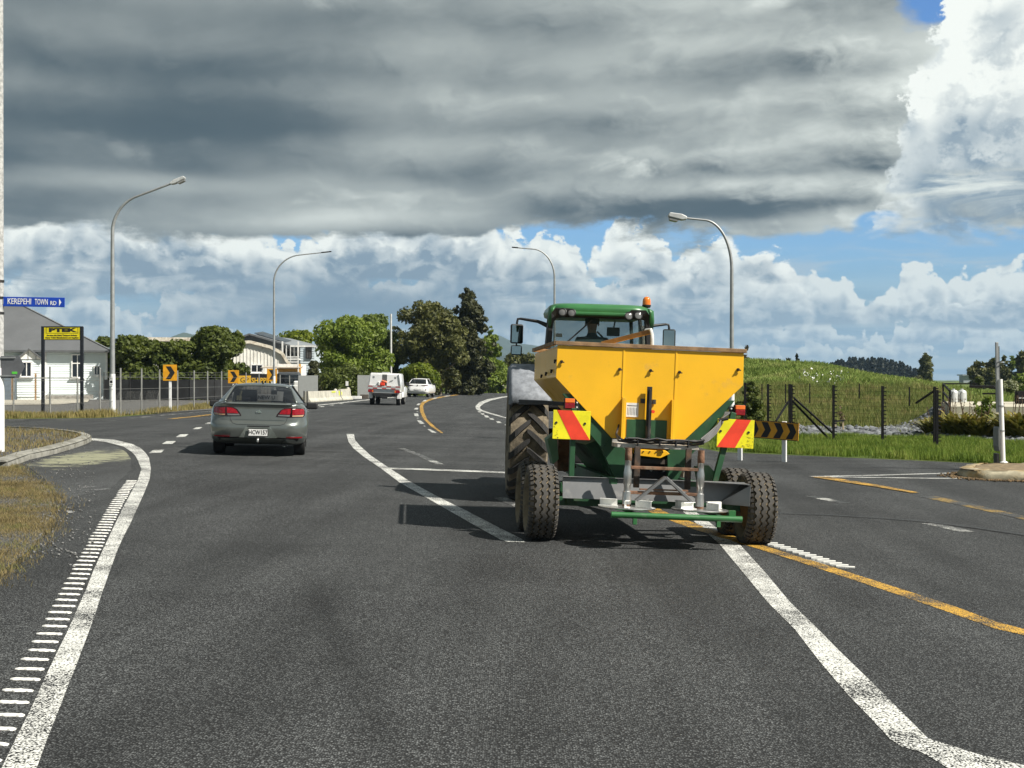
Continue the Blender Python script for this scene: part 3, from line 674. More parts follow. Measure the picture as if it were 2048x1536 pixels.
# ------------------------------------------------------------------ fertiliser spreader on tandem axles
YAW = R(5.2)
P0 = Vector((1.43, 14.55)); ROLL = R(2.35)
spr = thing('fertiliser_spreader', 'yellow fertiliser spreader trailer with green frame towed behind the tractor', 'spreader', (P0.x, P0.y, g(P0.x)+.0), rot=None)
spr.matrix_world = Matrix.Translation((P0.x, P0.y, g(P0.x))) @ Matrix.Rotation(YAW, 4, 'Z') @ Matrix.Rotation(ROLL, 4, 'Y') @ Matrix.Rotation(R(-.7), 4, 'X')
def ribbed_tyre(parent, x, y, z, R0, w, rotz=0., label=None):
    """implement tyre: muddy carcass, zigzag ribs and shoulder blocks standing proud"""
    wh = bpy.data.objects.new('wheel', None); col.objects.link(wh); wh.parent = parent; wh.location = (x, y, z); wh.rotation_euler = (0, 0, rotz)
    if label: wh['label'] = label
    bead = R0*.60
    MB().lathe(tyre_profile(R0-.020, w, bead), 48).build('tyre', M_MUDRUB, wh, smooth=50)
    mb = MB(); NS = 120; h = w/2
    for c0, hw, amp in ((-h*.44, .023, .010), (0, .024, .010), (h*.44, .023, .010)):
        k = len(mb.v)
        for i in range(NS):
            t = 2*math.pi*i/NS; z_ = amp*(1 if (i//2) % 2 else -1); rr = R0+.002
            for dx, r in ((-hw, R0-.024), (-hw, rr), (hw, rr), (hw, R0-.024)):
                mb.v.append((c0+dx+z_, r*math.cos(t), r*math.sin(t)))
        for i in range(NS):
            a, b = k+4*i, k+4*((i+1) % NS)
            mb.f += [(a, a+1, b+1, b), (a+1, a+2, b+2, b+1), (a+2, a+3, b+3, b+2)]
    NB = 42
    for s in (-1, 1):
        for i in range(NB):
            t = 2*math.pi*(i+(.5 if s > 0 else 0))/NB; e = math.pi/NB*.62; q = []
            for tt in (t-e, t+e):
                for a, r in ((h*.70, R0-.03), (h*.72, R0), (h*.93, R0-.018), (h*1.005, R0-.075), (h*.94, R0-.085)):
                    q.append((s*a, r*math.cos(tt), r*math.sin(tt)))
            mb.add(q, [(0, 1, 6, 5), (1, 2, 7, 6), (2, 3, 8, 7), (3, 4, 9, 8), (0, 1, 2, 3, 4), (5, 6, 7, 8, 9)])
    mb.build('tread', mat('worn_tread', (.062, .058, .052), .9, var=.25, vs=10, dirt=(MUD, .3, 12.)), wh)
    rim(wh, bead*1.02, w, mat('muddy_yellow_rim', (.30, .16, .05), .7, var=.3, vs=8, dirt=(MUD, .6, 7.)))
    return wh
TR, TW = .385, .315
for x, y in ((-1.15, 0), (1.15, 0), (-1.15, .86), (1.15, .86)):
    ribbed_tyre(spr, x, y, TR, TR, TW)
HY, KX = .18, .98       # rear face of the hopper
def hop(x, z): return (x, z)
sec_top = [(-1.035, 2.03), (-1.035, 1.70), (-.40, 1.09), (.40, 1.09), (1.035, 1.70), (1.035, 2.03)]
mb = MB(); mb.prism(sec_top, lambda p: (p[0]*KX, HY+.012, p[1]), lambda p: (p[0]*KX*.985, HY+2.35, p[1]))
mb.build('hopper', M_YELLOW, spr, bevel=.006)
mb = MB(); mb.prism([(-1.035, 2.045), (-1.04, 1.695), (-.40, 1.075), (.40, 1.075), (1.04, 1.695), (1.035, 2.045)], lambda p: (p[0]*KX, HY-.006, p[1]), lambda p: (p[0]*KX, HY+.010, p[1]))
mb.build('rear_panel', M_YELLOW, spr, bevel=.003)
for s in (-1, 1):
    mb = MB()
    mb.prism([(s*.84, 1.53), (s*.94, 1.53), (s*.62, 1.10), (s*.50, .97), (s*.38, 1.07)][::s], lambda p: (p[0], HY+.014, p[1]), lambda p: (p[0], HY+.05, p[1]))
    mb.prism([(s*.50, .97), (s*.38, 1.07), (s*.22, .95), (s*.24, .62), (s*.33, .62)][::s], lambda p: (p[0], HY+.016, p[1]), lambda p: (p[0], HY+.10, p[1]))
    mb.build('end_frame', M_GREEN, spr, bevel=.004)
mb = MB(); mb.prism([(-.40, 1.085), (-.30, .60), (.30, .60), (.40, 1.085)], lambda p: (p[0], HY+.60, p[1]), lambda p: (p[0], HY+2.3, p[1]))
mb.prism([(-.62, .985), (-.30, .62), (-.26, .62), (-.40, 1.08)], lambda p: (p[0], HY+.34, p[1]), lambda p: (p[0], HY+2.2, p[1]))
mb.prism([(.62, .985), (.40, 1.08), (.26, .62), (.30, .62)], lambda p: (p[0], HY+.34, p[1]), lambda p: (p[0], HY+2.2, p[1]))
mb.build('lower_hull', M_GREEN, spr)
MB().box((0, HY+1.18, 2.0), (1.96, 2.3, .05)).build('load', M_LOAD, spr)
for a, b in (((-1.04, HY-.012, 2.068), (1.04, HY-.012, 2.068)), ((-1.032, HY+.02, 2.07), (-1.02, HY+2.37, 2.07)), ((1.032, HY+.02, 2.07), (1.02, HY+2.37, 2.07)), ((-1.02, HY+2.38, 2.068), (1.02, HY+2.38, 2.068))):
    MB().beam(a, b, .035, .042).build('rim_board', M_TIMBER, spr, bevel=.004)
MB().beam((-.46, HY+.5, 2.10), (.01, HY+.12, 2.24), .028, .05).build('wooden_lath', M_TIMBER, spr, bevel=.003)
MB().tube([(.03, HY+.10, 2.08), (.025, HY+.10, 2.20), (.01, HY+.11, 2.26), (-.03, HY+.2, 2.255)], .018).build('prop_bracket', M_WHITEP, spr, smooth=40)
for x, z in ((-.965, 1.87), (-.335, 1.815), (.0, 1.815), (.315, 1.81), (.955, 1.865)):
    mb = MB(); mb.cyl((x, HY-.006, z), (x, HY-.022, z), .017, n=6); mb.cyl((x, HY-.022, z), (x, HY-.045, z-.004), .009, n=8); mb.box((x+.012, HY-.03, z-.008), (.03, .012, .012)); mb.build('bolt', M_DARKST, spr)
for y, z in ((HY+.35, 1.78), (HY+.85, 1.76), (HY+1.3, 1.74), (HY+.06, 1.88)):
    mb = MB(); mb.cyl((-1.014, y, z), (-1.038, y, z), .014, n=6); mb.box((-1.03, y, z-.016), (.02, .012, .03)); mb.build('bolt', M_DARKST, spr)
for x in (-.295, .275):        # pressed seams in the rear panel
    MB().box((x, HY-.009, 1.78), (.018, .006, .53)).build('seam', M_YELLOW, spr, bevel=.002)
for s, x in ((-1, -.29), (1, .245)):
    mb = MB(); mb.box((x, HY-.065, 1.29), (.014, .115, .44)); mb.box((x-s*.0, HY-.115, 1.29), (.045, .012, .44)); mb.build('guide_rail', M_YELLOW, spr, bevel=.002)
MB().box((-.02, HY-.011, 1.185), (.44, .008, .20)).build('gate_plate', M_GREEN, spr, bevel=.002)
mb = MB(); mb.box((-.012, HY-.06, 1.36), (.052, .03, .56)); mb.box((-.012, HY-.085, 1.36), (.018, .03, .50)); mb.cyl((-.012, HY-.06, 1.08), (-.012, HY-.06, 1.22), .03, n=12)
mb.box((-.075, HY-.03, 1.485), (.05, .03, .05)); mb.box((.045, HY-.03, 1.48), (.04, .03, .05)); mb.build('gate_ram', M_DARKST, spr, bevel=.003)
MB().cyl((.028, HY-.06, 1.375), (.028, HY-.10, 1.375), .018, n=10).build('red_knob', M_SIGRED, spr, smooth=40)
lab = MB().box((-.185, HY-.013, 1.385), (.135, .008, .15)).build('data_plate', mat('label_white', (.68, .70, .70), .4), spr)
mb = MB()
for i in range(7): mb.box((-.235+.016*i, HY-.0185, 1.37), (.0025, .002, .08))
mb.box((-.185, HY-.0185, 1.43), (.11, .002, .006)); mb.build('table_print', M_DARKST, lab)
SYR = -.50      # line of the two spinner shafts
# rear bar, hoses
MB().box((.02, HY-.30, 1.015), (.86, .36, .045)).build('cross_bar', mat('scratched_white_steel', (.50, .48, .44), .6, .2, dirt=((.25, .17, .11), .4, 10.)), spr, bevel=.005)
MB().box((.0, HY-.14, 1.05), (.82, .02, .04)).build('rear_flange', M_STEEL, spr)
def wav(a, b, n, amp, seed):
    rr = random.Random(seed); a, b = Vector(a), Vector(b)
    return [a.lerp(b, i/n)+Vector((0, rr.uniform(-amp, amp)*.5, rr.uniform(-amp, amp))) for i in range(n+1)]
for k in range(4):
    pts = wav((-.40+.03*k, HY-.485-.012*k, 1.055+.012*k), (.50, HY-.485-.01*k, 1.05+.014*k), 8, .014, k)
    if k < 2: pts = [Vector((-.33, HY-.06, 1.22)), Vector((-.37, HY-.15, 1.12))] + pts
    MB().tube(pts, .0105, 6).build('hose', M_DARKST, spr, smooth=50)
for k in range(6):
    MB().tube([(.46, HY-.47-.008*k, 1.05+.012*k), (.56, HY-.44, 1.10+.016*k), (.66, HY-.33-.012*k, 1.17+.018*k), (.76, HY-.20, 1.29+.01*k), (.83+.012*k, HY-.02, 1.40)], .0085, 6).build('hose', mat('grey_hose', (.10, .10, .10), .6), spr, smooth=50)
MB().tube([(.70, HY-.26, 1.31), (.80, HY-.27, 1.335)], .018, 8).build('hose_end', M_BLACK, spr)
for x in (-.2, .03, .2, .33): MB().box((x, HY-.50, 1.055), (.012, .05, .075)).build('cable_tie', M_DARKST, spr)
# spinner gearing: shafts, collars, rungs
for x in (-.325, .43):
    mb = MB(); mb.box((x+(.11 if x < 0 else -.11), SYR+.10, .80), (.06, .04, .42)); mb.build('hanger_plate', mat('dirty_dark_steel', (.055, .045, .038), .8, .2, var=.4, vs=12, dirt=((.22, .13, .08), .3, 9.)), spr, bevel=.004)
    mb = MB(); mb.lathe([(.86, .028), (.87, .036), (.93, .038), (.95, .034), (1.0, .034)], 14, 'z', (x, SYR, 0)); mb.build('shaft_collar', M_RUST, spr, smooth=40)
    mb = MB(); mb.lathe([(.42, .03), (.425, .047), (.55, .045), (.56, .035), (.62, .035), (.63, .042), (.75, .042), (.80, .034), (.865, .034), (.87, .038)], 14, 'z', (x, SYR, 0)); mb.build('spinner_shaft', M_STEEL, spr, smooth=40)
    mb = MB(); mb.lathe([(.405, .001), (.405, .045), (.47, .043), (.475, .03)], 14, 'z', (x, SYR, 0)); mb.build('shaft_boot', M_RUST, spr, smooth=40)
for z in (.80, .545): MB().box((.05, SYR, z), (.70, .05, .032)).build('rung', M_RUST, spr, bevel=.004)
MB().box((.05, SYR-.02, .582), (.5, .04, .014)).build('rung', M_RUST, spr)
mb = MB(); mb.beam((.05, SYR-.07, .715), (-.24, SYR-.07, .47), .03, .075, up=(0, -1, 0)); mb.build('deflector_arm', M_GALV, spr, bevel=.003)
mb = MB(); mb.beam((.05, SYR-.072, .715), (.34, SYR-.072, .47), .03, .075, up=(0, -1, 0)); mb.build('deflector_arm', M_GALV, spr, bevel=.003)
mb = MB(); mb.prism([(-.14, .96), (.20, .96), (.24, .93), (.14, .88), (-.12, .90)], lambda p: (p[0], HY-.03, p[1]), lambda p: (p[0], HY+.25, p[1]+.02)); mb.build('outlet_chute', M_YELLOW, spr, bevel=.004)
mb = MB(); mb.box((.03, HY+.06, .84), (.50, .05, .05)); mb.box((.03, HY+.3, .70), (.52, .06, .22)); mb.build('gearbox_mount', M_DARKST, spr)
for i in range(4): MB().cyl((-.18+.14*i, HY+.27, .735), (-.18+.14*i, HY+.25, .735), .013, n=8).build('bolt', M_WHITEP, spr)
for i in range(5): MB().cyl((-.12+.07*i, HY-.03, .945), (-.12+.07*i, HY-.04, .945), .008, n=6).build('bolt', M_DARKST, spr)
# deflector tray behind the spinners
mb = MB(); mb.add([(-.95, -.18, .655), (.97, -.18, .655), (.97, -.24, .445), (-.95, -.24, .445)], [(0, 1, 2, 3)])
mb.build('deflector_tray', M_GALV, spr, solid=.006)
mb = MB(); mb.add([(.965, -.185, .66), (.97, -.46, .655), (.965, -.46, .44), (.68, -.25, .443)], [(3, 2, 1, 0)]); mb.build('tray_end', M_GALV, spr, solid=.005)
MB().add([(.965, -.18, .662), (.97, -.47, .66), (.2, -.19, .664)], [(0, 1, 2)]).build('tray_corner', M_GALV, spr, solid=.005)
MB().add([(-.95, -.18, .655), (.97, -.18, .655), (.97, -.225, .668), (-.95, -.225, .668)], [(0, 1, 2, 3)]).build('tray_lip', M_GALV, spr, solid=.005)
# spinner discs with vanes
for x in (-.325, .43):
    d = bpy.data.objects.new('spinner_disc', None); col.objects.link(d); d.parent = spr; d.location = (x, SYR-.02, 0)
    mb = MB(); mb.lathe([(.385, .001), (.385, .29), (.395, .295), (.40, .29), (.402, .001)], 28, 'z'); mb.build('disc', M_STEEL, d, smooth=30)
    for k, a in enumerate((20, 160, 255, 320) if x < 0 else (25, 140, 215, 300)):
        ca, sa = math.cos(R(a)), math.sin(R(a)); M = Matrix.Rotation(R(a), 3, 'Z')
        mb = MB(); c = Vector((.19*ca, .19*sa, 0))
        mb.box(c+Vector((0, 0, .44)), (.18, .006, .062), M); mb.box(c+M @ Vector((0, .02, .405)), (.20, .045, .006), M); mb.box(c+M @ Vector((0.0, .018, .471)), (.17, .04, .005), M)
        mb.build('vane', M_WHITEP, d)
# chassis, bumper tube, lamp and panel brackets
mb = MB()
for s in (-1, 1):
    mb.beam((s*.42, -.2, .60), (s*.42, 3.2, .60), .09, .14); mb.beam((s*.42, 3.2, .60), (0, 4.6, .52), .09, .12)
    mb.beam((s*.85, -.08, .42), (s*.85, .94, .42), .08, .10)
mb.beam((-.98, 0, .40), (.98, 0, .40), .09, .09); mb.beam((-.98, .86, .40), (.98, .86, .40), .09, .09); mb.beam((-.9, .43, .52), (.9, .43, .52), .1, .1)
mb.build('chassis', M_GREEN, spr, bevel=.006)
bt = MB().cyl((-.53, -.80, .335), (.80, -.80, .330), .031, n=16).build('rear_tube', M_JGREEN, spr, smooth=40)
for x in (-.29, .56): MB().box((x, -.80, .275), (.04, .045, .06)).build('tube_foot', M_JGREEN, spr, bevel=.003)
MB().box((.70, -.78, .385), (.07, .05, .06)).build('tube_lug', M_JGREEN, spr, bevel=.003)
for x in (-.3, .56): MB().box((x, -.48, .352), (.05, .66, .03)).build('tube_bracket', M_GREEN, spr, bevel=.003)
MB().beam((-.82, .12, .55), (-.82, .12, 1.38), .055, .055).build('panel_post', M_GREEN, spr, bevel=.004)
MB().beam((.70, .12, .52), (.91, .13, 1.40), .06, .06).build('panel_post', M_GREEN, spr, bevel=.004)
MB().beam((-.82, .15, .58), (-.45, .3, .62), .05, .09).build('post_stay', M_GREEN, spr, bevel=.004)
mb = MB(); mb.prism([(-.92, .60), (-.50, .66), (-.48, .60), (-.86, .46)], lambda p: (p[0], .14, p[1]), lambda p: (p[0], .20, p[1])); mb.build('gusset', M_GREEN, spr, bevel=.003)
mb = MB(); mb.prism([(.55, .80), (.68, .82), (.74, .76), (.68, .52), (.60, .55)], lambda p: (p[0], .2, p[1]), lambda p: (p[0], .35, p[1])); mb.build('side_guard', M_LGREEN, spr, bevel=.004)
mb = MB(); mb.prism([(-1.0, 1.02), (-.9, 1.10), (-.86, .80), (-.92, .74)], lambda p: (p[0], .9, p[1]), lambda p: (p[0], 1.2, p[1])); mb.build('side_guard', M_LGREEN, spr, bevel=.004)
def hazard(x, z, s, rz):
    h = bpy.data.objects.new('hazard_panel', None); col.objects.link(h); h.parent = spr; h.location = (x, .06, z); h.rotation_euler = (0, R(rz), 0)
    w, t = .40, .305
    MB().box((0, 0, 0), (w, .008, t)).build('plate', M_SIGYEL, h, bevel=.002)
    st = [(-.16, .1525), (.0, .1525), (.20, -.1525), (.0, -.1525)]
    if s > 0: st = [(-p[0], p[1]) for p in st][::-1]
    MB().prism(st, lambda p: (p[0], -.0065, p[1]), lambda p: (p[0], -.004, p[1])).build('stripe', M_SIGRED, h)
    for bx in (-.165, .14): MB().cyl((bx, -.004, .02), (bx, -.012, .02), .013, n=10).build('bolt', M_DARKST, h)
    mb = MB(); rr = random.Random(4+s)
    for i in range(46):
        a, b = rr.uniform(-.19, -.03) , rr.uniform(-.145, .0)
        if s < 0 and a > -.15+(-b)*.55-.02: continue
        if s > 0: a = rr.uniform(.02, .19); 
        if s > 0 and a < .02+(b+.15)*.9: continue
        mb.box((a, -.0062, b), (rr.uniform(.003, .012), .001, rr.uniform(.002, .007)))
    mb.build('grit', M_GRIT, h, kind='stuff')
hazard(-.845, 1.20, -1, 0); hazard(.925, 1.175, 1, .8)
MB().box((.79, .075, 1.30), (.06, .006, .06)).build('reflector', M_SIGYEL, spr)
def lamp(x, z, s):
    l = bpy.data.objects.new('tail_lamp', None); col.objects.link(l); l.parent = spr; l.location = (x, .16, z)
    MB().box((0, .02, 0), (.115, .05, .115)).build('housing', M_BLACK, l, bevel=.004)
    MB().box((0, -.022, .032), (.105, .04, .045)).build('amber_lens', M_AMBER, l, bevel=.006)
    MB().box((0, -.022, -.022), (.105, .04, .06)).build('red_lens', M_REDL, l, bevel=.006)
    MB().box((-s*.085, .03, -.01), (.05, .02, .10)).build('mounting_plate', M_DARKST, l, bevel=.003)
    for k in (-1, 1): MB().cyl((-s*.085, .02, -.01+k*.025), (-s*.085, .008, -.01+k*.025), .009, n=8).build('bolt', M_WHITEP, l)
lamp(-.865, 1.425, -1); lamp(.985, 1.425, 1)
for k in range(3): MB().tube([(-1.3, 1.2, 1.40+.02*k), (-1.1, .6, 1.41+.015*k), (-.92, .2, 1.41+.01*k)], .012, 6).build('hose', M_DARKST, spr, smooth=50)
for x in (-.74, -.715): MB().cyl((x, HY+.012, 1.31), (x, HY-.004, 1.31), .012, n=8).build('bolt', M_STEEL, spr)
mb = MB(); mb.box((-.75, 1.4, .85), (.16, .3, .4)); mb.beam((-.75, 1.3, .66), (-.62, 1.25, .72), .05, .05); mb.build('side_gearbox', M_RUST, spr, bevel=.01)

# ------------------------------------------------------------------ tractor
TX, TY = 1.115, 19.35
trac = thing('tractor', 'green tractor with a tinted cab and an orange beacon pulling the yellow spreader', 'tractor', (0, 0, 0))
trac.matrix_world = Matrix.Translation((TX, TY, g(TX))) @ Matrix.Rotation(R(1.6), 4, 'Z') @ Matrix.Rotation(R(1.6), 4, 'Y')
def lug_tyre(parent, x, y, R0, w, nl, name_rim):
    wh = bpy.data.objects.new('wheel', None); col.objects.link(wh); wh.parent = parent; wh.location = (x, y, R0)
    bead = R0*.58
    MB().lathe(tyre_profile(R0-.045, w, bead, .88), 56).build('tyre', mat('field_mud_rubber', (.20, .165, .115), .95, var=.35, vs=9, bump=1., bs=30, dirt=((.075, .065, .05), .45, 8.)), wh, smooth=50)
    mb = MB(); h = w/2
    for s in (-1, 1):
        for i in range(nl):
            t0 = 2*math.pi*(i+(.5 if s > 0 else 0))/nl; n = 7; rows = []
            for j in range(n+1):
                u = j/n; xx = s*(-.02+(h*1.0+.01)*u); dr = 0 if u < .62 else (u-.62)**2*.55
                t = t0 - s*0 - (-.34*u**1.15)*(.85/R0)*.9       # ends trail from the centre towards the shoulder
                hw = (.034+.018*u)*(.7 if j == 0 else 1)/R0
                rows.append((xx, t, hw, R0-dr))
            q = []
            for xx, t, hw, r in rows:
                for tt, rr in ((t-hw*1.25, r-.055), (t-hw, r), (t+hw, r), (t+hw*1.25, r-.055)): q.append((xx, -rr*math.cos(tt), rr*math.sin(-tt)))
            f = []
            for j in range(n):
                a = 4*j; f += [(a, a+1, a+5, a+4), (a+1, a+2, a+6, a+5), (a+2, a+3, a+7, a+6)]
            f += [(0, 1, 2, 3), (4*n, 4*n+1, 4*n+2, 4*n+3)]
            mb.add(q, f)
    mb.build('lugs', M_RUBBER, wh)
    rim(wh, bead*1.02, w*.95, name_rim)
M_RIMY = mat('dusty_yellow_rim', (.45, .26, .03), .6, var=.2, dirt=(MUD, .4, 6.))
for s in (-1, 1):
    lug_tyre(trac, s*.94, 0, .865, .55, 21, M_RIMY); lug_tyre(trac, s*.90, 2.6, .62, .42, 19, M_RIMY)
mb = MB(); mb.box((0, .25, .85), (.6, 1.0, .62)); mb.box((0, 1.5, .85), (.5, 1.8, .5)); mb.cyl((-.75, 0, .865), (.75, 0, .865), .14, n=16); mb.cyl((-.75, 2.6, .62), (.75, 2.6, .62), .09, n=12); mb.box((0, 3.3, .75), (.55, .4, .5)); mb.build('transmission', M_DARKST, trac, bevel=.02)
mb = MB(); mb.beam((-.42, -.1, .95), (-.46, -.95, .55), .06, .09); mb.beam((.42, -.1, .95), (.46, -.95, .55), .06, .09); mb.beam((0, -.3, .55), (0, -1.0, .5), .12, .1); mb.box((-.45, -.45, .72), (.12, .12, .3)); mb.box((.45, -.45, .72), (.12, .12, .3)); mb.build('linkage', M_RUST, trac, bevel=.01)
mb = MB()
for y0, y1, w0, w1, z0, z1 in ((1.15, 2.3, .43, .40, 1.72, 1.66), (2.3, 3.45, .40, .36, 1.66, 1.50)):
    mb.add([(-w0, y0, 1.05), (w0, y0, 1.05), (w0, y0, z0), (-w0, y0, z0), (-w1, y1, 1.02), (w1, y1, 1.02), (w1, y1, z1), (-w1, y1, z1)], [(0, 3, 2, 1), (4, 5, 6, 7), (0, 1, 5, 4), (1, 2, 6, 5), (2, 3, 7, 6), (3, 0, 4, 7)])
mb.build('bonnet', M_JGREEN, trac, bevel=.06, smooth=40)
# fenders: curved sheets over the rear wheels
for s in (-1, 1):
    mb = MB(); n = 14; q = []
    for i in range(n+1):
        t = R(29 + 112*i/n); r = .97
        for xx in (.66, .72, 1.155, 1.20):
            rr = r - (.05 if xx in (.66, 1.20) else 0)
            q.append((s*xx, -rr*math.cos(t)*.98, .865 + rr*math.sin(t)*1.04))
    f = []
    for i in range(n):
        for j in range(3):
            a = 4*i+j; f.append((a, a+4, a+5, a+1) if s > 0 else (a, a+1, a+5, a+4))
    k = MB(); k.add([q[i] for i in range(8*0, len(q))], f); k.v = k.v; k.build('fender', M_FEND, trac, smooth=50, solid=.03)
# cab
cb = bpy.data.objects.new('cab', None); col.objects.link(cb); cb.parent = trac
B = {'bl': (-.74, -.52, 1.35), 'br': (.74, -.52, 1.35), 'fl': (-.70, 1.15, 1.25), 'fr': (.70, 1.15, 1.25), 'tl': (-.66, -.42, 2.60), 'tr': (.66, -.42, 2.60), 'ul': (-.60, .98, 2.60), 'ur': (.60, .98, 2.60)}
mb = MB()
for a, b in (('bl', 'tl'), ('br', 'tr')): mb.beam(B[a], B[b], .075, .12)
for a, b in (('fl', 'ul'), ('fr', 'ur')): mb.beam(B[a], B[b], .05, .06)
mb.beam(B['bl'], B['br'], .08, .1); mb.beam(B['fl'], B['fr'], .05, .06); mb.beam(B['bl'], B['fl'], .05, .08); mb.beam(B['br'], B['fr'], .05, .08)
mb.beam((-.66, -.44, 2.575), (.66, -.44, 2.575), .05, .05); mb.beam((-.73, .3, 1.3), (-.65, .3, 2.6), .05, .06); mb.beam((.73, .3, 1.3), (.65, .3, 2.6), .05, .06)
mb.build('cab_frame', M_BLACK, cb, bevel=.012)
def qm(a, b, t): return Vector(a).lerp(Vector(b), t)
for nm, q, bl in (('rear_glass', ('bl', 'br', 'tr', 'tl'), (0, -.05, 0)), ('windscreen', ('fl', 'fr', 'ur', 'ul'), (0, .06, 0)), ('side_glass', ('bl', 'fl', 'ul', 'tl'), (-.03, 0, 0)), ('side_glass', ('br', 'fr', 'ur', 'tr'), (.03, 0, 0))):
    c = sum((Vector(B[k]) for k in q), Vector())/4
    MB().patch(*[Vector(B[k]).lerp(c, .03) for k in q], 10, 8, bl).build(nm, G_TRAC, cb, smooth=60)
# roof: dished panel with rounded corners, lamp recesses at the back
def rr(w, y0, y1, rc, n=6):
    pts = []
    for cx, cy, a0 in ((w-rc, y1-rc, 0), (-w+rc, y1-rc, 90), (-w+rc, y0+rc, 180), (w-rc, y0+rc, 270)):
        for i in range(n+1):
            t = R(a0+90*i/n); pts.append((cx+rc*math.cos(t), cy+rc*math.sin(t)))
    return pts
def stack(levels, n=6, zf=None):
    mb = MB(); L = len(rr(1, 0, 1, .1, n))
    for z, w, y0, y1, rc in levels:
        for x, y in rr(w, y0, y1, min(rc, w*.98, (y1-y0)*.49), n): mb.v.append((x, y, zf(x, y, z) if zf else z))
    for i in range(len(levels)-1):
        for j in range(L): mb.f.append((i*L+j, i*L+(j+1) % L, (i+1)*L+(j+1) % L, (i+1)*L+j))
    mb.f.append(tuple(range(L))[::-1]); mb.f.append(tuple((len(levels)-1)*L+j for j in range(L)))
    return mb
roof = stack([(2.575, .63, -.52, 1.10, .16), (2.60, .685, -.60, 1.20, .22), (2.66, .70, -.62, 1.22, .25), (2.71, .68, -.60, 1.19, .27), (2.74, .62, -.52, 1.10, .28), (2.75, .50, -.38, .95, .26)]).build('roof', M_JGREEN, trac, smooth=50)
for s in (-1, 1):
    mb = MB(); mb.add([(s*.665, -.625, 2.44), (s*.67, -.635, 2.60), (s*.62, -.64, 2.665), (s*.42, -.64, 2.665), (s*.36, -.635, 2.61), (s*.36, -.62, 2.585), (s*.60, -.60, 2.53)], [(0, 1, 2, 3, 4, 5, 6)])
    mb.build('lamp_recess', M_BLACK, roof, solid=.02)
mb = MB(); mb.box((0, -.615, 2.60), (.70, .05, .05)); mb.build('roof_edge', M_JGREEN, roof, bevel=.015)
for s in (-1, 1):       # green cheeks at the roof corners
    mb = MB(); mb.add([(s*.635, -.645, 2.69), (s*.705, -.60, 2.66), (s*.72, -.58, 2.52), (s*.70, -.60, 2.40), (s*.665, -.645, 2.50), (s*.66, -.65, 2.62)], [(0, 1, 2, 3, 4, 5)]); mb.build('roof_cheek', M_JGREEN, roof, solid=.03, smooth=30)
for x, z in ((-.52, 2.60), (-.395, 2.595), (.375, 2.575), (.505, 2.585)):
    wl = bpy.data.objects.new('work_lamp', None); col.objects.link(wl); wl.parent = trac; wl.location = (x, -.69, z); wl.rotation_euler = (R(-14), 0, R(-8 if x < 0 else 8))
    mb = MB(); mb.lathe([(.07, .001), (.07, .03), (.02, .052), (-.03, .058), (-.035, .050)], 20, 'y'); mb.build('housing', M_BLACK, wl, smooth=40)
    mb = MB(); mb.lathe([(-.024, .050), (-.032, .03), (-.034, .001)], 20, 'y'); mb.build('lens', M_CLEAR, wl, smooth=60)
# beacon
bc = bpy.data.objects.new('beacon', None); col.objects.link(bc); bc.parent = trac; bc.location = (.66, -.35, 2.66)
MB().cyl((0, 0, -.02), (0, 0, .06), .018, n=10).build('stem', M_BLACK, bc)
mb = MB(); mb.lathe([(.055, .02), (.06, .05), (.085, .062), (.10, .06)], 20, 'z'); mb.build('base', M_DARKST, bc, smooth=40)
mb = MB(); mb.lathe([(.10, .058), (.15, .057), (.18, .05), (.205, .034), (.215, .001)], 20, 'z'); mb.build('amber_dome', mat('amber_dome', (.75, .20, .02), .15, coat=.7, dirt=((.3, .12, .04), .25, 14.)), bc, smooth=60)
# mirrors
def mirror(s, x, z, zt, small):
    m = bpy.data.objects.new('mirror', None); col.objects.link(m); m.parent = trac
    mb = MB(); mb.tube([(s*.66, .35, zt-.06), (s*.80, .42, zt), (s*(x-.05), .48, zt+.035), (s*(x-.01), .48, zt+.03), (s*x, .48, zt-.02), (s*x, .48, z+.14)], [.035, .024, .018, .017, .017, .017], 8); mb.build('arm', M_BLACK, m, smooth=50)
    c = Vector((s*x, .46, z)); MB().box(c, (.185, .07, .28), Matrix.Rotation(R(-s*10), 3, 'Z')).build('shell', M_BLACK, m, bevel=.025)
    MB().box(c+Vector((s*-.006, -.037, 0)), (.155, .004, .245), Matrix.Rotation(R(-s*10), 3, 'Z')).build('glass', M_MIRROR, m)
    if small:
        c = Vector((s*(x-.0), .47, z-.235)); MB().box(c, (.165, .07, .145), Matrix.Rotation(R(-s*8), 3, 'Z')).build('lower_shell', M_BLACK, m, bevel=.03)
        MB().box(c+Vector((0, -.037, 0)), (.135, .004, .115), Matrix.Rotation(R(-s*8), 3, 'Z')).build('lower_glass', M_MIRROR, m)
        MB().tube([(s*x, .48, z-.14), (s*x, .48, z-.18)], .012, 6).build('link', M_BLACK, m)
mirror(-1, 1.10, 2.335, 2.52, True); mirror(1, 1.10, 2.325, 2.50, False)
MB().tube([(.84, 1.5, 1.2), (.84, 1.5, 2.1), (.84, 1.5, 2.38), (.82, 1.42, 2.52)], .055, 12).build('exhaust', mat('pale_exhaust', (.45, .40, .33), .6, dirt=((.2, .13, .08), .3, 6.)), trac, smooth=40)
MB().box((.86, .9, 2.17), (.10, .10, .24)).build('air_box', M_BLACK, trac, bevel=.02)
mb = MB(); mb.box((-.04, .10, 1.58), (.52, .5, .14)); mb.box((-.04, -.10, 1.80), (.48, .10, .42)); mb.box((-.04, .1, 1.42), (.3, .3, .2)); mb.build('seat', M_BLACK, cb, bevel=.03)
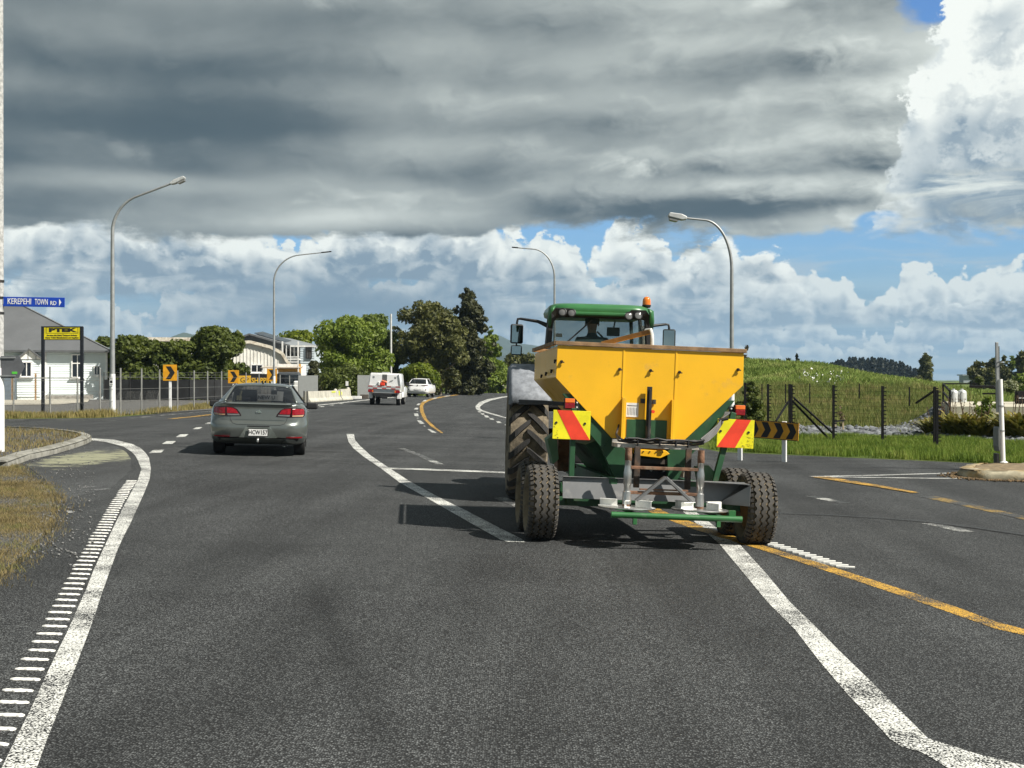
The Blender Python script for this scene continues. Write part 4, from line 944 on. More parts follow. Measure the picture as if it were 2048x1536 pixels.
mb = MB(); t = [(-.04+.19*math.cos(a), .66, 1.93+.19*math.sin(a)) for a in np.linspace(0, 2*math.pi, 21)]; mb.tube(t, .015, 6); mb.beam((-.04, .8, 1.3), (-.04, .67, 1.93), .05, .05); mb.build('steering_wheel', M_BLACK, cb, smooth=40)
mb = MB(); mb.box((.33, .85, 2.42), (.19, .03, .13)); mb.beam((.33, .86, 2.45), (.36, .9, 2.58), .02, .02); mb.build('interior_mirror', M_BLACK, cb, bevel=.008)
MB().beam((-.62, -.505, 2.04), (-.10, -.49, 2.52), .022, .018).build('wiper', M_BLACK, cb)
MB().beam((.52, .9, 2.0), (.10, .94, 2.42), .025, .025).build('grab_rail', M_BLACK, cb)
MB().beam((.62, .5, 1.95), (.55, .5, 2.3), .02, .02).build('grab_rail', M_BLACK, cb)
MB().box((-.55, -.49, 2.30), (.09, .004, .05)).build('sticker', mat('sticker_grey', (.18, .2, .18), .6), cb)
MB().box((0, .35, 2.60), (1.2, 1.3, .03)).build('headliner', M_BLACK, cb)
MB().box((0, .35, 1.30), (1.36, 1.6, .06)).build('cab_floor', M_BLACK, cb)

# ------------------------------------------------------------------ driver: one continuous figure, seated and facing forward
def driver():
    J = {'pel': (0, 0, 0), 'sp1': (0, .02, .18), 'sp2': (0, .03, .36), 'nb': (0, .04, .50), 'nk': (0, .055, .585), 'hd': (0, .07, .66), 'hd2': (0, .075, .74), 'hd3': (0, .07, .80)}
    rad = {'pel': .155, 'sp1': .15, 'sp2': .17, 'nb': .10, 'nk': .056, 'hd': .075, 'hd2': .092, 'hd3': .06}
    E = [('pel', 'sp1'), ('sp1', 'sp2'), ('sp2', 'nb'), ('nb', 'nk'), ('nk', 'hd'), ('hd', 'hd2'), ('hd2', 'hd3')]
    for s, t in ((-1, 'l'), (1, 'r')):
        J.update({'sh'+t: (s*.19, .03, .445), 'el'+t: (s*.27, .12, .20), 'wr'+t: (s*.17, .44, .25), 'hn'+t: (s*.16, .52, .27), 'hp'+t: (s*.10, .03, -.02), 'kn'+t: (s*.17, .46, .03), 'an'+t: (s*.16, .50, -.36), 'to'+t: (s*.17, .66, -.40)})
        rad.update({'sh'+t: .085, 'el'+t: .052, 'wr'+t: .034, 'hn'+t: .036, 'hp'+t: .105, 'kn'+t: .07, 'an'+t: .048, 'to'+t: .04})
        E += [('sp2', 'sh'+t), ('sh'+t, 'el'+t), ('el'+t, 'wr'+t), ('wr'+t, 'hn'+t), ('pel', 'hp'+t), ('hp'+t, 'kn'+t), ('kn'+t, 'an'+t), ('an'+t, 'to'+t)]
    keys = list(J); me = bpy.data.meshes.new('person'); me.from_pydata([J[k] for k in keys], [(keys.index(a), keys.index(b)) for a, b in E], [])
    o = bpy.data.objects.new('person', me); col.objects.link(o)
    o.modifiers.new('skin', 'SKIN'); sv = me.skin_vertices[0].data
    for i, k in enumerate(keys): sv[i].radius = (rad[k], rad[k]); sv[i].use_root = (k == 'pel')
    ss = o.modifiers.new('smooth', 'SUBSURF'); ss.levels = ss.render_levels = 2
    me2 = bpy.data.meshes.new_from_object(o.evaluated_get(bpy.context.evaluated_depsgraph_get()))
    o.modifiers.clear(); o.data = me2; me2.materials.append(mat('dark_navy_clothes', (.022, .026, .040), .85)); me2.materials.append(mat('skin', (.36, .20, .13), .6))
    for p in me2.polygons:
        p.use_smooth = True; c = p.center
        if c.z > .575 or c.y > .44 and c.z > .2: p.material_index = 1
    mb = MB(); mb.lathe([(.70, .100), (.76, .104), (.81, .085), (.845, .04), (.85, .001)], 18, 'z', (0, .058, 0)); mb.build('hair', mat('dark_hair', (.02, .016, .013), .8), o, smooth=60)
    mb = MB()
    for s in (-1, 1): mb.box((s*.094, .075, .70), (.016, .035, .06))
    mb.build('ear', MATS['skin'], o, bevel=.006)
    mb = MB(); mb.beam((0, .155, .735), (0, .185, .69), .025, .025); mb.build('nose', MATS['skin'], o, bevel=.006)
    mb = MB(); mb.box((-.035, .155, .738), (.02, .01, .01)); mb.box((.035, .155, .738), (.02, .01, .01)); mb.box((0, .158, .655), (.045, .01, .01)); mb.build('face', M_DARKST, o)
    for s in (-1, 1):       # fingers closed on the wheel rim
        mb = MB(); hx = s*.16
        for k in range(4):
            x = hx-s*(.030-.02*k); L = (.9, 1., .95, .8)[k]
            mb.tube([(x, .525, .285), (x, .525+.035*L, .292), (x, .525+.052*L, .268), (x, .525+.035*L, .248)], [.0095, .009, .0085, .007], 6)
        mb.tube([(hx-s*.03, .50, .268), (hx-s*.05, .53, .262), (hx-s*.05, .555, .268)], [.011, .01, .008], 6)
        mb.build('hand', MATS['skin'], o, smooth=60)
    return o
drv = driver(); tag(drv, 'person in dark clothes driving, silhouetted in the tractor cab seen from behind', 'person')
drv.matrix_world = trac.matrix_world @ Matrix.Translation((-.04, .12, 1.795))

# ------------------------------------------------------------------ cars
def yawpitch(x, y, rz, extra=0.):
    k = .0 if False else (g(x-.6)-g(x+.6))/1.2
    return Matrix.Translation((x, y, g(x))) @ Matrix.Rotation(rz, 4, 'Z') @ Matrix.Rotation(math.atan(k)*math.cos(rz)+extra, 4, 'Y')
def car_wheels(root, xs, ys, R0, w, rimmat):
    first = None
    for y in ys:
        for s in (-1, 1):
            wh = bpy.data.objects.new('wheel', None); col.objects.link(wh); wh.parent = root; wh.location = (s*xs, y, R0)
            MB().lathe(tyre_profile(R0, w, R0*.68, .9), 36).build('tyre', M_CARTYRE, wh, smooth=50)
            mb = MB(); rim(wh, R0*.68, w, rimmat, 24, s)
            for k in range(5):
                a = R(72*k); mb.beam((s*w*.36, 0, 0), (s*w*.40, R0*.62*math.cos(a), R0*.62*math.sin(a)), .05, .02)
            mb.build('spokes', rimmat, wh)
def arches(body, root, xs, ys, R0, w):
    """cut the wheel arches out of the body shell"""
    cut = MB()
    for y in ys:
        for s in (-1, 1): cut.cyl((s*(xs-w*.75), y, R0), (s*(xs+.5), y, R0), R0+.055, n=28)
    c = cut.build('cutter', None); bpy.context.view_layer.update()
    md = body.modifiers.new('arch', 'BOOLEAN'); md.object = c; md.operation = 'DIFFERENCE'; md.solver = 'EXACT'
    bpy.context.view_layer.update()
    me = bpy.data.meshes.new_from_object(body.evaluated_get(bpy.context.evaluated_depsgraph_get()))
    body.modifiers.clear(); body.data = me; cm = c.data; bpy.data.objects.remove(c); bpy.data.meshes.remove(cm)
    me.polygons.foreach_set('use_smooth', [True]*len(me.polygons)); me.set_sharp_from_angle(angle=R(32))
def poly_plate(name, pts, mt, parent, y0, y1, fn=None, bevel=0., label=None):
    """small plate with outline in x,z; fn gives the body's rear surface depth so that it follows the curve"""
    f = fn or (lambda x, z: 0.)
    n = len(pts); dense = []
    for i in range(n):
        a, b = Vector(pts[i]), Vector(pts[(i+1) % n]); k = max(1, int((b-a).length/.05)); dense += [a.lerp(b, j/k) for j in range(k)]
    r = geometry.delaunay_2d_cdt([Vector(p) for p in dense], [], [list(range(len(dense)))], 1, 1e-6)
    mb = MB(); k = len(r[0])
    mb.v = [(v.x, f(v.x, v.y)+y0, v.y) for v in r[0]] + [(v.x, f(v.x, v.y)+y1, v.y) for v in r[0]]
    for t in r[2]: mb.f += [tuple(t), tuple(i+k for i in t[::-1])]
    bnd = r[1]
    idx = list(range(len(dense))); m = len(dense)
    for i in range(m): mb.f.append((i, (i+1) % m, (i+1) % m+k, i+k))
    return mb.build(name, mt, parent, bevel=bevel, label=label)

# -- grey-green sedan
M_SEDAN = mat('grey_green_metallic', (.18, .197, .184), .28, .6, var=.04, coat=.7)
sed = thing('sedan_car', 'metallic grey-green sedan seen from behind with its tail lamps and number plate', 'car')
SX, SY = -5.02, 27.1
sed.matrix_world = yawpitch(SX, SY, R(8.0))
lv = [(.235, .82, .34, 4.7, .30), (.29, .90, .16, 4.85, .36), (.38, .940, .05, 4.95, .42), (.50, .952, .01, 4.96, .44), (.60, .955, .0, 4.96, .44), (.66, .955, .02, 4.96, .44), (.70, .953, .07, 4.95, .42), (.80, .950, .085, 4.93, .42), (.90, .94, .10, 4.90, .40), (.98, .915, .105, 4.86, .36), (1.02, .885, .09, 4.8, .34), (1.045, .86, .10, 4.7, .32), (1.06, .80, .16, 4.6, .30)]
LV = lv
def rear_y(x, z, lv=lv):
    for i in range(len(lv)-1):
        if lv[i][0] <= z <= lv[i+1][0]:
            t = (z-lv[i][0])/(lv[i+1][0]-lv[i][0]); w, y0, rc = (lv[i][k]+(lv[i+1][k]-lv[i][k])*t for k in (1, 2, 4)); break
    else: w, y0, rc = lv[-1][1], lv[-1][2], lv[-1][4]
    e = abs(x)-(w-rc)
    return y0 if e <= 0 else y0 + rc - math.sqrt(max(rc*rc-min(e, rc*.999)**2, 0))
def slope(x, y, z): return z - max(0, min(1, (y-2.9)/2.0))**1.3*.16*max(0, (z-.5)/.55)
body = stack(lv, 10, slope).build('body', M_SEDAN, sed, smooth=32)
WY = (1.02, 3.93)
arches(body, sed, .80, WY, .345, .24)
car_wheels(sed, .80, WY, .345, .235, mat('silver_rim', (.40, .40, .41), .35, .9))
def cabin(root, paint_m, rb, rt, ft, fb, wb_r, wt_r, wt_f, wb_f, side_b, belt, dark, crown=.03):
    """roof, pillars and glass; rb/rt/ft/fb are (y, z) of rear-glass base, roof rear, roof front, windscreen base"""
    mb = MB(); n = 10
    for j in range(n+1):
        v = j/n; y = rt[0]+(ft[0]-rt[0])*v; z = rt[1]+(ft[1]-rt[1])*v+crown*math.sin(math.pi*v); w = wt_r+(wt_f-wt_r)*v
        for i in range(n+1):
            u = 2*i/n-1; mb.v.append((w*u, y, z+.028*(1-u*u)-.02*abs(u)**6))
    for j in range(n):
        for i in range(n): a = j*(n+1)+i; mb.f.append((a, a+1, a+n+2, a+n+1))
    mb.build('roof', paint_m, root, smooth=40, solid=.035)
    MB().patch((-wb_r, rb[0], rb[1]), (wb_r, rb[0], rb[1]), (wt_r*.95, rt[0]-.01, rt[1]+.005), (-wt_r*.95, rt[0]-.01, rt[1]+.005), 14, 8, (0, -.07, .03)).build('rear_window', G_CAR, root, smooth=60)
    MB().patch((-wb_f, fb[0], fb[1]), (wb_f, fb[0], fb[1]), (wt_f*.96, ft[0]+.01, ft[1]), (-wt_f*.96, ft[0]+.01, ft[1]), 12, 8, (0, .1, .02)).build('windscreen', G_CAR, root, smooth=60)
    for s in (-1, 1):
        pr = [Vector((s*wb_r, rb[0], rb[1])), Vector((s*wt_r*.96, rt[0], rt[1])), Vector((s*wt_r*.985, rt[0]+.28, rt[1]-.015)), Vector((s*side_b, rb[0]+.42, belt))]
        mb = MB(); mb.patch(pr[0], pr[3], pr[2], pr[1], 6, 6, (s*.02, -.02, 0)); mb.build('rear_pillar', paint_m, root, smooth=50, solid=.03*(1 if s < 0 else -1))
        fp = Vector((s*wb_f, fb[0], fb[1])); ft_ = Vector((s*wt_f, ft[0], ft[1]))
        mb = MB(); mb.beam(fp, ft_, .05, .06); mb.beam(pr[2]+Vector((0, 0, .01)), ft_, .04, .04); mb.build('front_pillar', paint_m, root, bevel=.01)
        mid_b = pr[3].lerp(Vector((s*side_b, fb[0]-.1, belt)), .42); mid_t = pr[2].lerp(ft_, .42)
        MB().beam(mid_b, mid_t, .04, .09).build('middle_pillar', dark, root)
        MB().patch(pr[3], Vector((s*side_b, fb[0]-.15, belt)), ft_+Vector((0, -.05, -.03)), pr[2]+Vector((0, .03, -.01)), 8, 6, (s*.03, 0, 0)).build('side_window', G_CAR, root, smooth=60)
cabin(sed, M_SEDAN, (.74, 1.055), (1.55, 1.385), (2.62, 1.40), (3.55, 1.0), .70, .575, .60, .72, .845, 1.03, M_BLACK)
mb = MB(); mb.add([(-.80, .22, 1.055), (.80, .22, 1.055), (.83, 1.3, 1.05), (-.83, 1.3, 1.05)], [(0, 1, 2, 3)]); mb.patch((-.70, .10, 1.05), (.70, .10, 1.05), (.73, .80, 1.062), (-.73, .80, 1.062), 10, 6, (0, 0, .018)); mb.build('boot_lid', M_SEDAN, sed, smooth=40)
poly_plate('boot_spoiler', [(-.70, 1.035), (.70, 1.035), (.62, 1.068), (-.62, 1.068)], M_SEDAN, sed, -.03, .05, rear_y, bevel=.012)
DK = M_BLACK
ry = rear_y
def tl(s):
    out = [(s*.34, .80), (s*.36, .85), (s*.42, .925), (s*.50, .965), (s*.60, .975), (s*.80, .975), (s*.885, .98), (s*.905, .94), (s*.905, .84), (s*.87, .795), (s*.60, .79)]
    lampo = poly_plate('tail_lamp', out, mat('lamp_bezel', (.02, .004, .005), .15, coat=.6), sed, -.010, .01, ry)
    poly_plate('brake_lens', [(s*.655, .835), (s*.655, .955), (s*.865, .962), (s*.885, .93), (s*.885, .85)], M_REDL, lampo, -.018, -.009, ry, .003)
    poly_plate('inner_lens', [(s*.40, .845), (s*.44, .92), (s*.52, .955), (s*.625, .96), (s*.615, .845)], M_REDL, lampo, -.018, -.009, ry, .003)
    poly_plate('reverse_lens', [(s*.37, .808), (s*.385, .835), (s*.61, .835), (s*.60, .80)], M_CLEAR, lampo, -.016, -.009, ry, .002)
    poly_plate('indicator_lens', [(s*.655, .803), (s*.655, .828), (s*.88, .838), (s*.86, .808)], mat('pale_amber_lens', (.45, .27, .16), .2, coat=.5), lampo, -.016, -.009, ry, .002)
    poly_plate('bumper_reflector', [(s*.55, .375), (s*.55, .395), (s*.86, .405), (s*.86, .38)], M_REDL, sed, -.012, .01, ry)
tl(-1); tl(1)
poly_plate('bumper_insert', [(-.72, .27), (.74, .27), (.80, .37), (.40, .385), (-.40, .385), (-.80, .37)], M_BLACK, sed, -.012, .02, ry)
rec = poly_plate('plate_recess', [(-.37, .375), (.37, .375), (.24, .585), (.18, .60), (-.18, .60), (-.24, .585)], mat('recess_sky_lit_paint', (.22, .245, .225), .35, .5, coat=.5), sed, -.008, .02, lambda x, z: ry(x, z)-max(0, .6-z)*.16)  # body paint lightened in colour for the sky light on the upturned recess
poly_plate('recess_shadow_gap', [(-.23, .588), (.23, .588), (.21, .61), (-.21, .61)], M_BLACK, rec, -.011, -.005, ry)
M_PLATE = mat('plate_white', (.72, .72, .70), .4)
pl = MB().box((0, -.040, .478), (.37, .008, .130)).build('number_plate', M_PLATE, sed, bevel=.003)
pf = MB(); [pf.box(c, s_) for c, s_ in (((0, -.038, .405), (.39, .012, .016)), ((0, -.038, .551), (.39, .012, .012)), ((-.19, -.038, .478), (.012, .012, .15)), ((.19, -.038, .478), (.012, .012, .15)))]; pf.build('plate_frame', M_BLACK, pl)
text('HCW157', .118, M_DARKST, pl, (0, -.0455, .479), sx=.78, bold=.002)
# boot shut lines: thin dark strips standing a hair off the paint
def seam(name, pts, w=.008):
    mb = MB(); q = []
    for i in range(len(pts)-1):
        a, b = Vector(pts[i]), Vector(pts[i+1]); k = max(1, int((b-a).length/.04)); q += [a.lerp(b, j/k) for j in range(k)]
    q.append(Vector(pts[-1])); mb.tube([(p.x, ry(p.x, p.y)-.001, p.y) for p in q], w*.5, 6); return mb.build(name, M_BLACK, sed)
seam('shut_line', [(-.56, .79), (-.545, .72), (-.50, .655), (-.42, .628), (.42, .628), (.50, .655), (.545, .72), (.56, .79)])
seam('shut_line', [(-.74, .985), (-.73, 1.03)]); seam('shut_line', [(.74, .985), (.73, 1.03)])
poly_plate('boot_trim', [(-.50, .725), (.50, .725), (.50, .732), (-.50, .732)], M_SEDAN, sed, -.006, .01, ry)
em = MB()
for a, b, c, s_ in ((-.035, .888, .05, .03), (.0, .905, .06, .035), (.025, .88, .045, .05), (-.01, .868, .06, .022), (.035, .915, .03, .02), (-.05, .862, .03, .018)): em.box((a, ry(0, .88)-.012, b), (c, .012, s_), Matrix.Rotation(R(-25), 3, 'Y'))
em.build('boot_emblem', M_CHROME, sed, bevel=.006)
MB().tube([(0, .04, .36), (0, -.04, .345), (0, -.055, .33), (0, -.055, .29)], [.028, .026, .024, .02], 10).build('tow_bar', M_STEEL, sed, smooth=40)
mb = MB(); mb.lathe([(-.02, .055), (-.035, .062), (.0, .065), (.15, .06)], 18, 'y', (.52, .1, .262)); mb.build('exhaust_pipe', M_CHROME, sed, smooth=40)
mb = MB(); mb.tube([(.0, 1.75, 1.415), (0, 1.72, 1.45), (0, 1.60, 1.51)], [.022, .014, .005], 8); mb.build('roof_aerial', M_BLACK, sed, smooth=40)
for s in (-1, 1):
    m = MB().box((s*1.03, 2.6, .985), (.24, .12, .15)).build('door_mirror', M_BLACK, sed, bevel=.035)
    MB().beam((s*.84, 2.65, .95), (s*.95, 2.62, .96), .05, .04).build('mirror_stem', M_BLACK, m)
    MB().box((s*.952, 1.9, .87), (.02, .16, .035)).build('door_handle', M_CHROME, sed, bevel=.008)
mb = MB(); mb.box((-.36, 1.62, 1.07), (.24, .10, .15)); mb.box((.36, 1.62, 1.07), (.24, .10, .15)); mb.box((-.38, 2.5, 1.05), (.46, .16, .5)); mb.box((.38, 2.5, 1.05), (.46, .16, .5)); mb.box((0, 1.9, .95), (1.3, .3, .2)); mb.build('seats', M_BLACK, sed, bevel=.03)
mb = MB(); mb.box((0, 1.1, 1.03), (1.35, .6, .02)); mb.build('parcel_shelf', M_BLACK, sed)
M_CARD = mat('pale_card', (.85, .88, .82), .8)
cd = MB().box((.13, 1.18, 1.155), (.42, .01, .13), Matrix.Rotation(R(12), 3, 'X')).build('window_card', M_CARD, sed)
text('NEW U', .11, M_BLACK, cd, (.10, 1.170, 1.155), rot=(R(102), 0, 0), width=.34)
MB().box((.37, 1.30, 1.19), (.13, .02, .20), Matrix.Rotation(R(4), 3, 'Y')).build('window_card', M_CARD, sed)
mb = MB(); mb.beam((-.47, 1.3, 1.08), (-.42, 1.34, 1.28), .05, .02); mb.box((-.46, 1.31, 1.13), (.10, .02, .10)); mb.build('belt_strap', mat('straw_cloth', (.40, .38, .22), .8), sed)

# -- white service ute
M_WHITE_CAR = mat('white_car_paint', (.80, .80, .79), .3, var=.03, coat=.5)
M_ALU = mat('aluminium', (.55, .55, .54), .4, .7, var=.1)
ute = thing('service_ute', 'white service ute with two rear body doors and a red item on its deck', 'ute')
UX, UY = -7.33, 78.5
ute.matrix_world = yawpitch(UX, UY, R(-.5), R(.6))
mb = stack([(.78, .90, .0, 2.5, .03), (1.10, .92, .0, 2.5, .03), (1.75, .84, .0, 2.5, .05), (1.84, .79, .03, 2.5, .05)], 2); mb.build('canopy', M_WHITE_CAR, ute, smooth=30)
for s in (-1, 1):
    mb = MB(); mb.prism([(s*.86, 1.12), (s*.14, 1.12), (s*.14, 1.76), (s*.79, 1.76)][::s], lambda p: (p[0], -.02, p[1]), lambda p: (p[0], .004, p[1])); d = mb.build('rear_door', M_WHITE_CAR, ute, bevel=.006)
    MB().box((s*.62, -.028, 1.60), (.10, .012, .10)).build('door_emblem', mat('grey_print', (.25, .26, .26), .5), d)
    MB().beam((s*.80, -.04, 1.80), (s*.92, -.04, 1.08), .05, .05).build('corner_post', M_ALU, ute)
mb = MB(); mb.prism([(.25, 1.32), (.33, 1.42), (.52, 1.48), (.44, 1.36)], lambda p: (p[0], -.03, p[1]), lambda p: (p[0], -.021, p[1])); mb.build('swoosh_decal', MATS['grey_print'], ute)
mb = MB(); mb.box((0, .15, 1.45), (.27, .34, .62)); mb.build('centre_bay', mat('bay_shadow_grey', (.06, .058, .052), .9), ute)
mb = MB(); [mb.box((0, -.025, 1.22+.06*i), (.25, .02, .018)) for i in range(9)]; mb.build('shelf_rails', M_ALU, ute)
MB().box((.02, .5, 1.87), (.42, .6, .06)).build('roof_hatch', M_ALU, ute, bevel=.02)
mb = MB(); mb.box((0, -.06, 1.02), (1.88, .06, .20)); mb.build('tailgate', M_ALU, ute, bevel=.008)
M_REFL = mat('red_reflective_tape', (.50, .03, .02), .4); M_REFW = mat('white_reflective_tape', (.75, .75, .73), .4)
for i in range(7): MB().box((-.78+.26*i, -.094, 1.075 if i % 2 else 1.075), (.26, .004, .04)).build('reflective_tape', M_REFL if i % 2 == 0 else M_REFW, ute)
for i in range(7): MB().box((-.78+.26*i, -.094, .96), (.26, .004, .04)).build('reflective_tape', M_REFW if i % 2 == 0 else M_REFL, ute)
mb = MB(); mb.box((0, .02, .80), (1.40, .06, .22)); mb.build('bumper_panel', M_ALU, ute, bevel=.01)
for s in (-1, 1):
    l = MB().box((s*.76, -.07, .80), (.30, .06, .15)).build('tail_lamp', M_REDL, ute, bevel=.01); MB().box((s*.64, -.102, .80), (.06, .006, .12)).build('indicator_lens', M_AMBER, l)
    MB().box((s*.80, .9, .55), (.22, 1.0, .35)).build('mud_guard', M_WHITE_CAR, ute, bevel=.03)
mb = MB(); mb.box((0, 1.2, .62), (1.3, 2.4, .2)); mb.box((0, .05, .58), (1.2, .12, .16)); mb.beam((-.2, -.05, .45), (.2, -.05, .45), .10, .14); mb.build('underframe', M_BLACK, ute, bevel=.02)
car_wheels(ute, .76, (.95, 4.05), .345, .235, M_ALU)
mb = stack([(.45, .88, 2.52, 5.0, .2), (.6, .90, 2.52, 5.1, .25), (.95, .90, 2.52, 5.1, .25), (1.08, .86, 2.52, 4.6, .2), (1.12, .80, 2.52, 4.3, .2)], 6); mb.build('cab_body', M_WHITE_CAR, ute, smooth=35)
cabin(ute, M_WHITE_CAR, (2.55, 1.10), (2.65, 1.66), (3.4, 1.68), (4.2, 1.10), .78, .68, .66, .76, .86, 1.08, M_BLACK)
for s in (-1, 1): MB().box((s*1.0, 3.75, 1.22), (.22, .12, .24)).build('door_mirror', M_BLACK, ute, bevel=.03)
can = thing('jerry_can', 'red can and orange cloth lying on the deck of the white ute', 'can', (0, 0, 0)); can.matrix_world = ute.matrix_world @ Matrix.Translation((-.10, -.05, 1.12))
MB().box((0, 0, .09), (.26, .16, .18)).build('can', M_SIGRED, can, bevel=.03); MB().box((.09, -.02, .24), (.32, .12, .10), Matrix.Rotation(R(14), 3, 'Y')).build('cloth', mat('orange_cloth', (.75, .22, .12), .8), can, bevel=.04); MB().cyl((-.2, 0, .02), (-.2, 0, .2), .07).build('bottle', M_WHITEP, can)

# -- white hatchback SUV
suv = thing('hatchback_car', 'white hatchback driving ahead of the ute round the bend', 'car')
VX, VY = -7.95, 115.
suv.matrix_world = yawpitch(VX, VY, R(-5.5))
lv2 = [(.26, .80, .25, 4.3, .3), (.34, .88, .08, 4.45, .36), (.48, .92, .0, 4.5, .4), (.66, .925, .0, 4.5, .42), (.78, .92, .05, 4.48, .40), (.95, .905, .08, 4.4, .38), (1.05, .87, .09, 4.3, .34), (1.10, .83, .16, 4.2, .3)]
def rear2(x, z): return rear_y(x, z, lv2)
bd = stack(lv2, 8, slope).build('body', M_WHITE_CAR, suv, smooth=32)
arches(bd, suv, .78, (.85, 3.55), .345, .23); car_wheels(suv, .78, (.85, 3.55), .345, .225, MATS['silver_rim'])
cabin(suv, M_WHITE_CAR, (.22, 1.12), (.95, 1.50), (2.2, 1.54), (3.3, 1.05), .72, .60, .62, .72, .83, 1.08, M_BLACK)
poly_plate('lower_bumper', [(-.80, .28), (.80, .28), (.86, .42), (.55, .45), (-.55, .45), (-.86, .42)], M_BLACK, suv, -.015, .02, rear2)
for s in (-1, 1):
    poly_plate('tail_lamp', [(s*.30, .99), (s*.86, 1.03), (s*.87, .97), (s*.62, .93), (s*.40, .96)], mat('dark_red_lens', (.06, .01, .012), .2, coat=.5), suv, -.014, .01, rear2)
    poly_plate('bumper_vent', [(s*.66, .60), (s*.72, .70), (s*.78, .68), (s*.74, .56)], M_BLACK, suv, -.012, .01, rear2)
    MB().box((s*1.0, 2.75, 1.08), (.2, .12, .14)).build('door_mirror', M_BLACK, suv, bevel=.03)
poly_plate('plate_recess', [(-.34, .60), (.34, .60), (.26, .70), (-.26, .70)], mat('recess_white', (.5, .5, .5), .5), suv, -.012, .01, rear2)
np_ = MB().box((0, -.03, .64), (.36, .008, .10)).build('number_plate', M_PLATE, suv)
mb = MB(); mb.prism([(0, .075), (.05, 0), (0, -.075), (-.05, 0)], lambda p: (p[0], .045, .98+p[1]), lambda p: (p[0], .065, .98+p[1])); mb.build('hatch_emblem', M_DARKST, suv)

# ------------------------------------------------------------------ street lamps
M_POLE = mat('galvanised_pole', (.36, .37, .37), .5, .45, var=.12, vs=5)
M_WPOLE = mat('white_pole_paint', (.80, .80, .79), .5, var=.06, vs=3, dirt=((.4, .38, .33), .12, 5.))
def street_lamp(px, d, arm, h, label, lum, white=True, r=.085, arm_rise=.0, bend=1.5, flat_head=False):
    p = A(px, d); t = thing('street_lamp', label, 'street lamp', p, 0, 'street lamps along the road')
    s = 1 if arm > 0 else -1; a = abs(arm)
    if white:
        MB().cyl((0, 0, 0), (0, 0, 1.62), r*1.25, r*1.12, 14).build('white_base', M_WPOLE, t, smooth=40)
        MB().cyl((0, 0, 1.6), (0, 0, h-bend), r*1.0, r*.72, 14).build('pole', M_POLE, t, smooth=40)
    else: MB().cyl((0, 0, 0), (0, 0, h-bend), r, r*.72, 14).build('pole', M_POLE, t, smooth=40)
    pts = []; n = 12; R0 = min(bend, a*.62)
    for i in range(n+1):
        u = math.pi/2*i/n*(1-arm_rise*.35); pts.append((s*R0*(1-math.cos(u)), 0, h-bend+bend*math.sin(u)*(1-arm_rise*.30)))
    e = pts[-1]; pts.append((s*a, 0, e[2]+(a-abs(e[0]))*(arm_rise*.42+.06)))
    MB().tube(pts, [r*.72-(r*.30)*i/(len(pts)-1) for i in range(len(pts))], 10).build('arm', M_POLE, t, smooth=50)
    lm = bpy.data.objects.new('luminaire', None); col.objects.link(lm); lm.parent = t; lm.location = (s*a, 0, pts[-1][2]); L = lum
    tilt = math.atan2(arm_rise*.42+.06, 1); lm.rotation_euler = (0, -s*tilt, 0)
    if flat_head:
        MB().prism([(0, -.05), (.1*L, -.10), (L, -.09), (L, .09), (.1*L, .10), (0, .05)], lambda q: (s*q[0], q[1], -.03), lambda q: (s*q[0], q[1], .03)).build('housing', M_DARKST, lm, bevel=.012)
    else:
        MB().prism([(-.05, -.03), (.2*L, .0), (.45*L, -.05)] if False else [(0, -.04), (L*.25, -.07), (L*.95, -.02), (L, .03), (L*.92, .10), (L*.3, .09), (0, .035)], lambda q: (s*q[0], -.13, q[1]), lambda q: (s*q[0], .13, q[1])).build('housing', mat('lamp_housing', (.55, .56, .56), .45, .2, dirt=((.25, .25, .25), .25, 9.)), lm, bevel=.02)
        MB().prism([(L*.38, -.06), (L*.5, -.13), (L*.9, -.11), (L*.97, -.02)], lambda q: (s*q[0], -.11, q[1]), lambda q: (s*q[0], .11, q[1])).build('lamp_glass', mat('lamp_glass', (.22, .22, .21), .25), lm, bevel=.01)
    return t
l1 = street_lamp(225, 53.2, 2.25, 9.0, 'tall grey street lamp with white painted foot by the yellow sign, arm reaching right', .62, True, .095, .75, 1.9)
mb = MB(); mb.box((-.01, -.125, 1.32), (.13, .012, .30)); lb = mb.build('pole_plate', MATS['white_pole_paint'], l1); MB().box((-.01, -.134, 1.32), (.09, .004, .10)).build('pole_plate_mark', M_BLACK, l1); mb = MB(); mb.box((-.01, -.134, 1.43), (.10, .004, .02)); mb.box((-.01, -.134, 1.21), (.10, .004, .02)); mb.build('pole_plate_print', M_BLACK, l1)
street_lamp(548, 83., 2.85, 9.0, 'slim grey street lamp before the white houses with a flat lamp head on the right', .62, True, .075, .12, 1.7, True)
street_lamp(1109, 76., -2.0, 9.0, 'thin grey street lamp behind the tractor with a flat lamp head on the left', .36, False, .075, .06, 1.6, True)
street_lamp(1463.5, 36.5, -1.20, 6.05, 'grey street lamp standing behind the yellow hopper, boxy lamp head on the left', .50, True, .062, .10, 1.35)
p = A(782, 125.); t = thing('utility_pole', 'bare white pole standing in front of the green trees', 'pole', p); MB().cyl((0, 0, 0), (0, 0, 7.4), .10, .085, 12).build('shaft', mat('weathered_white_pole', (.55, .55, .53), .6), t, smooth=40)

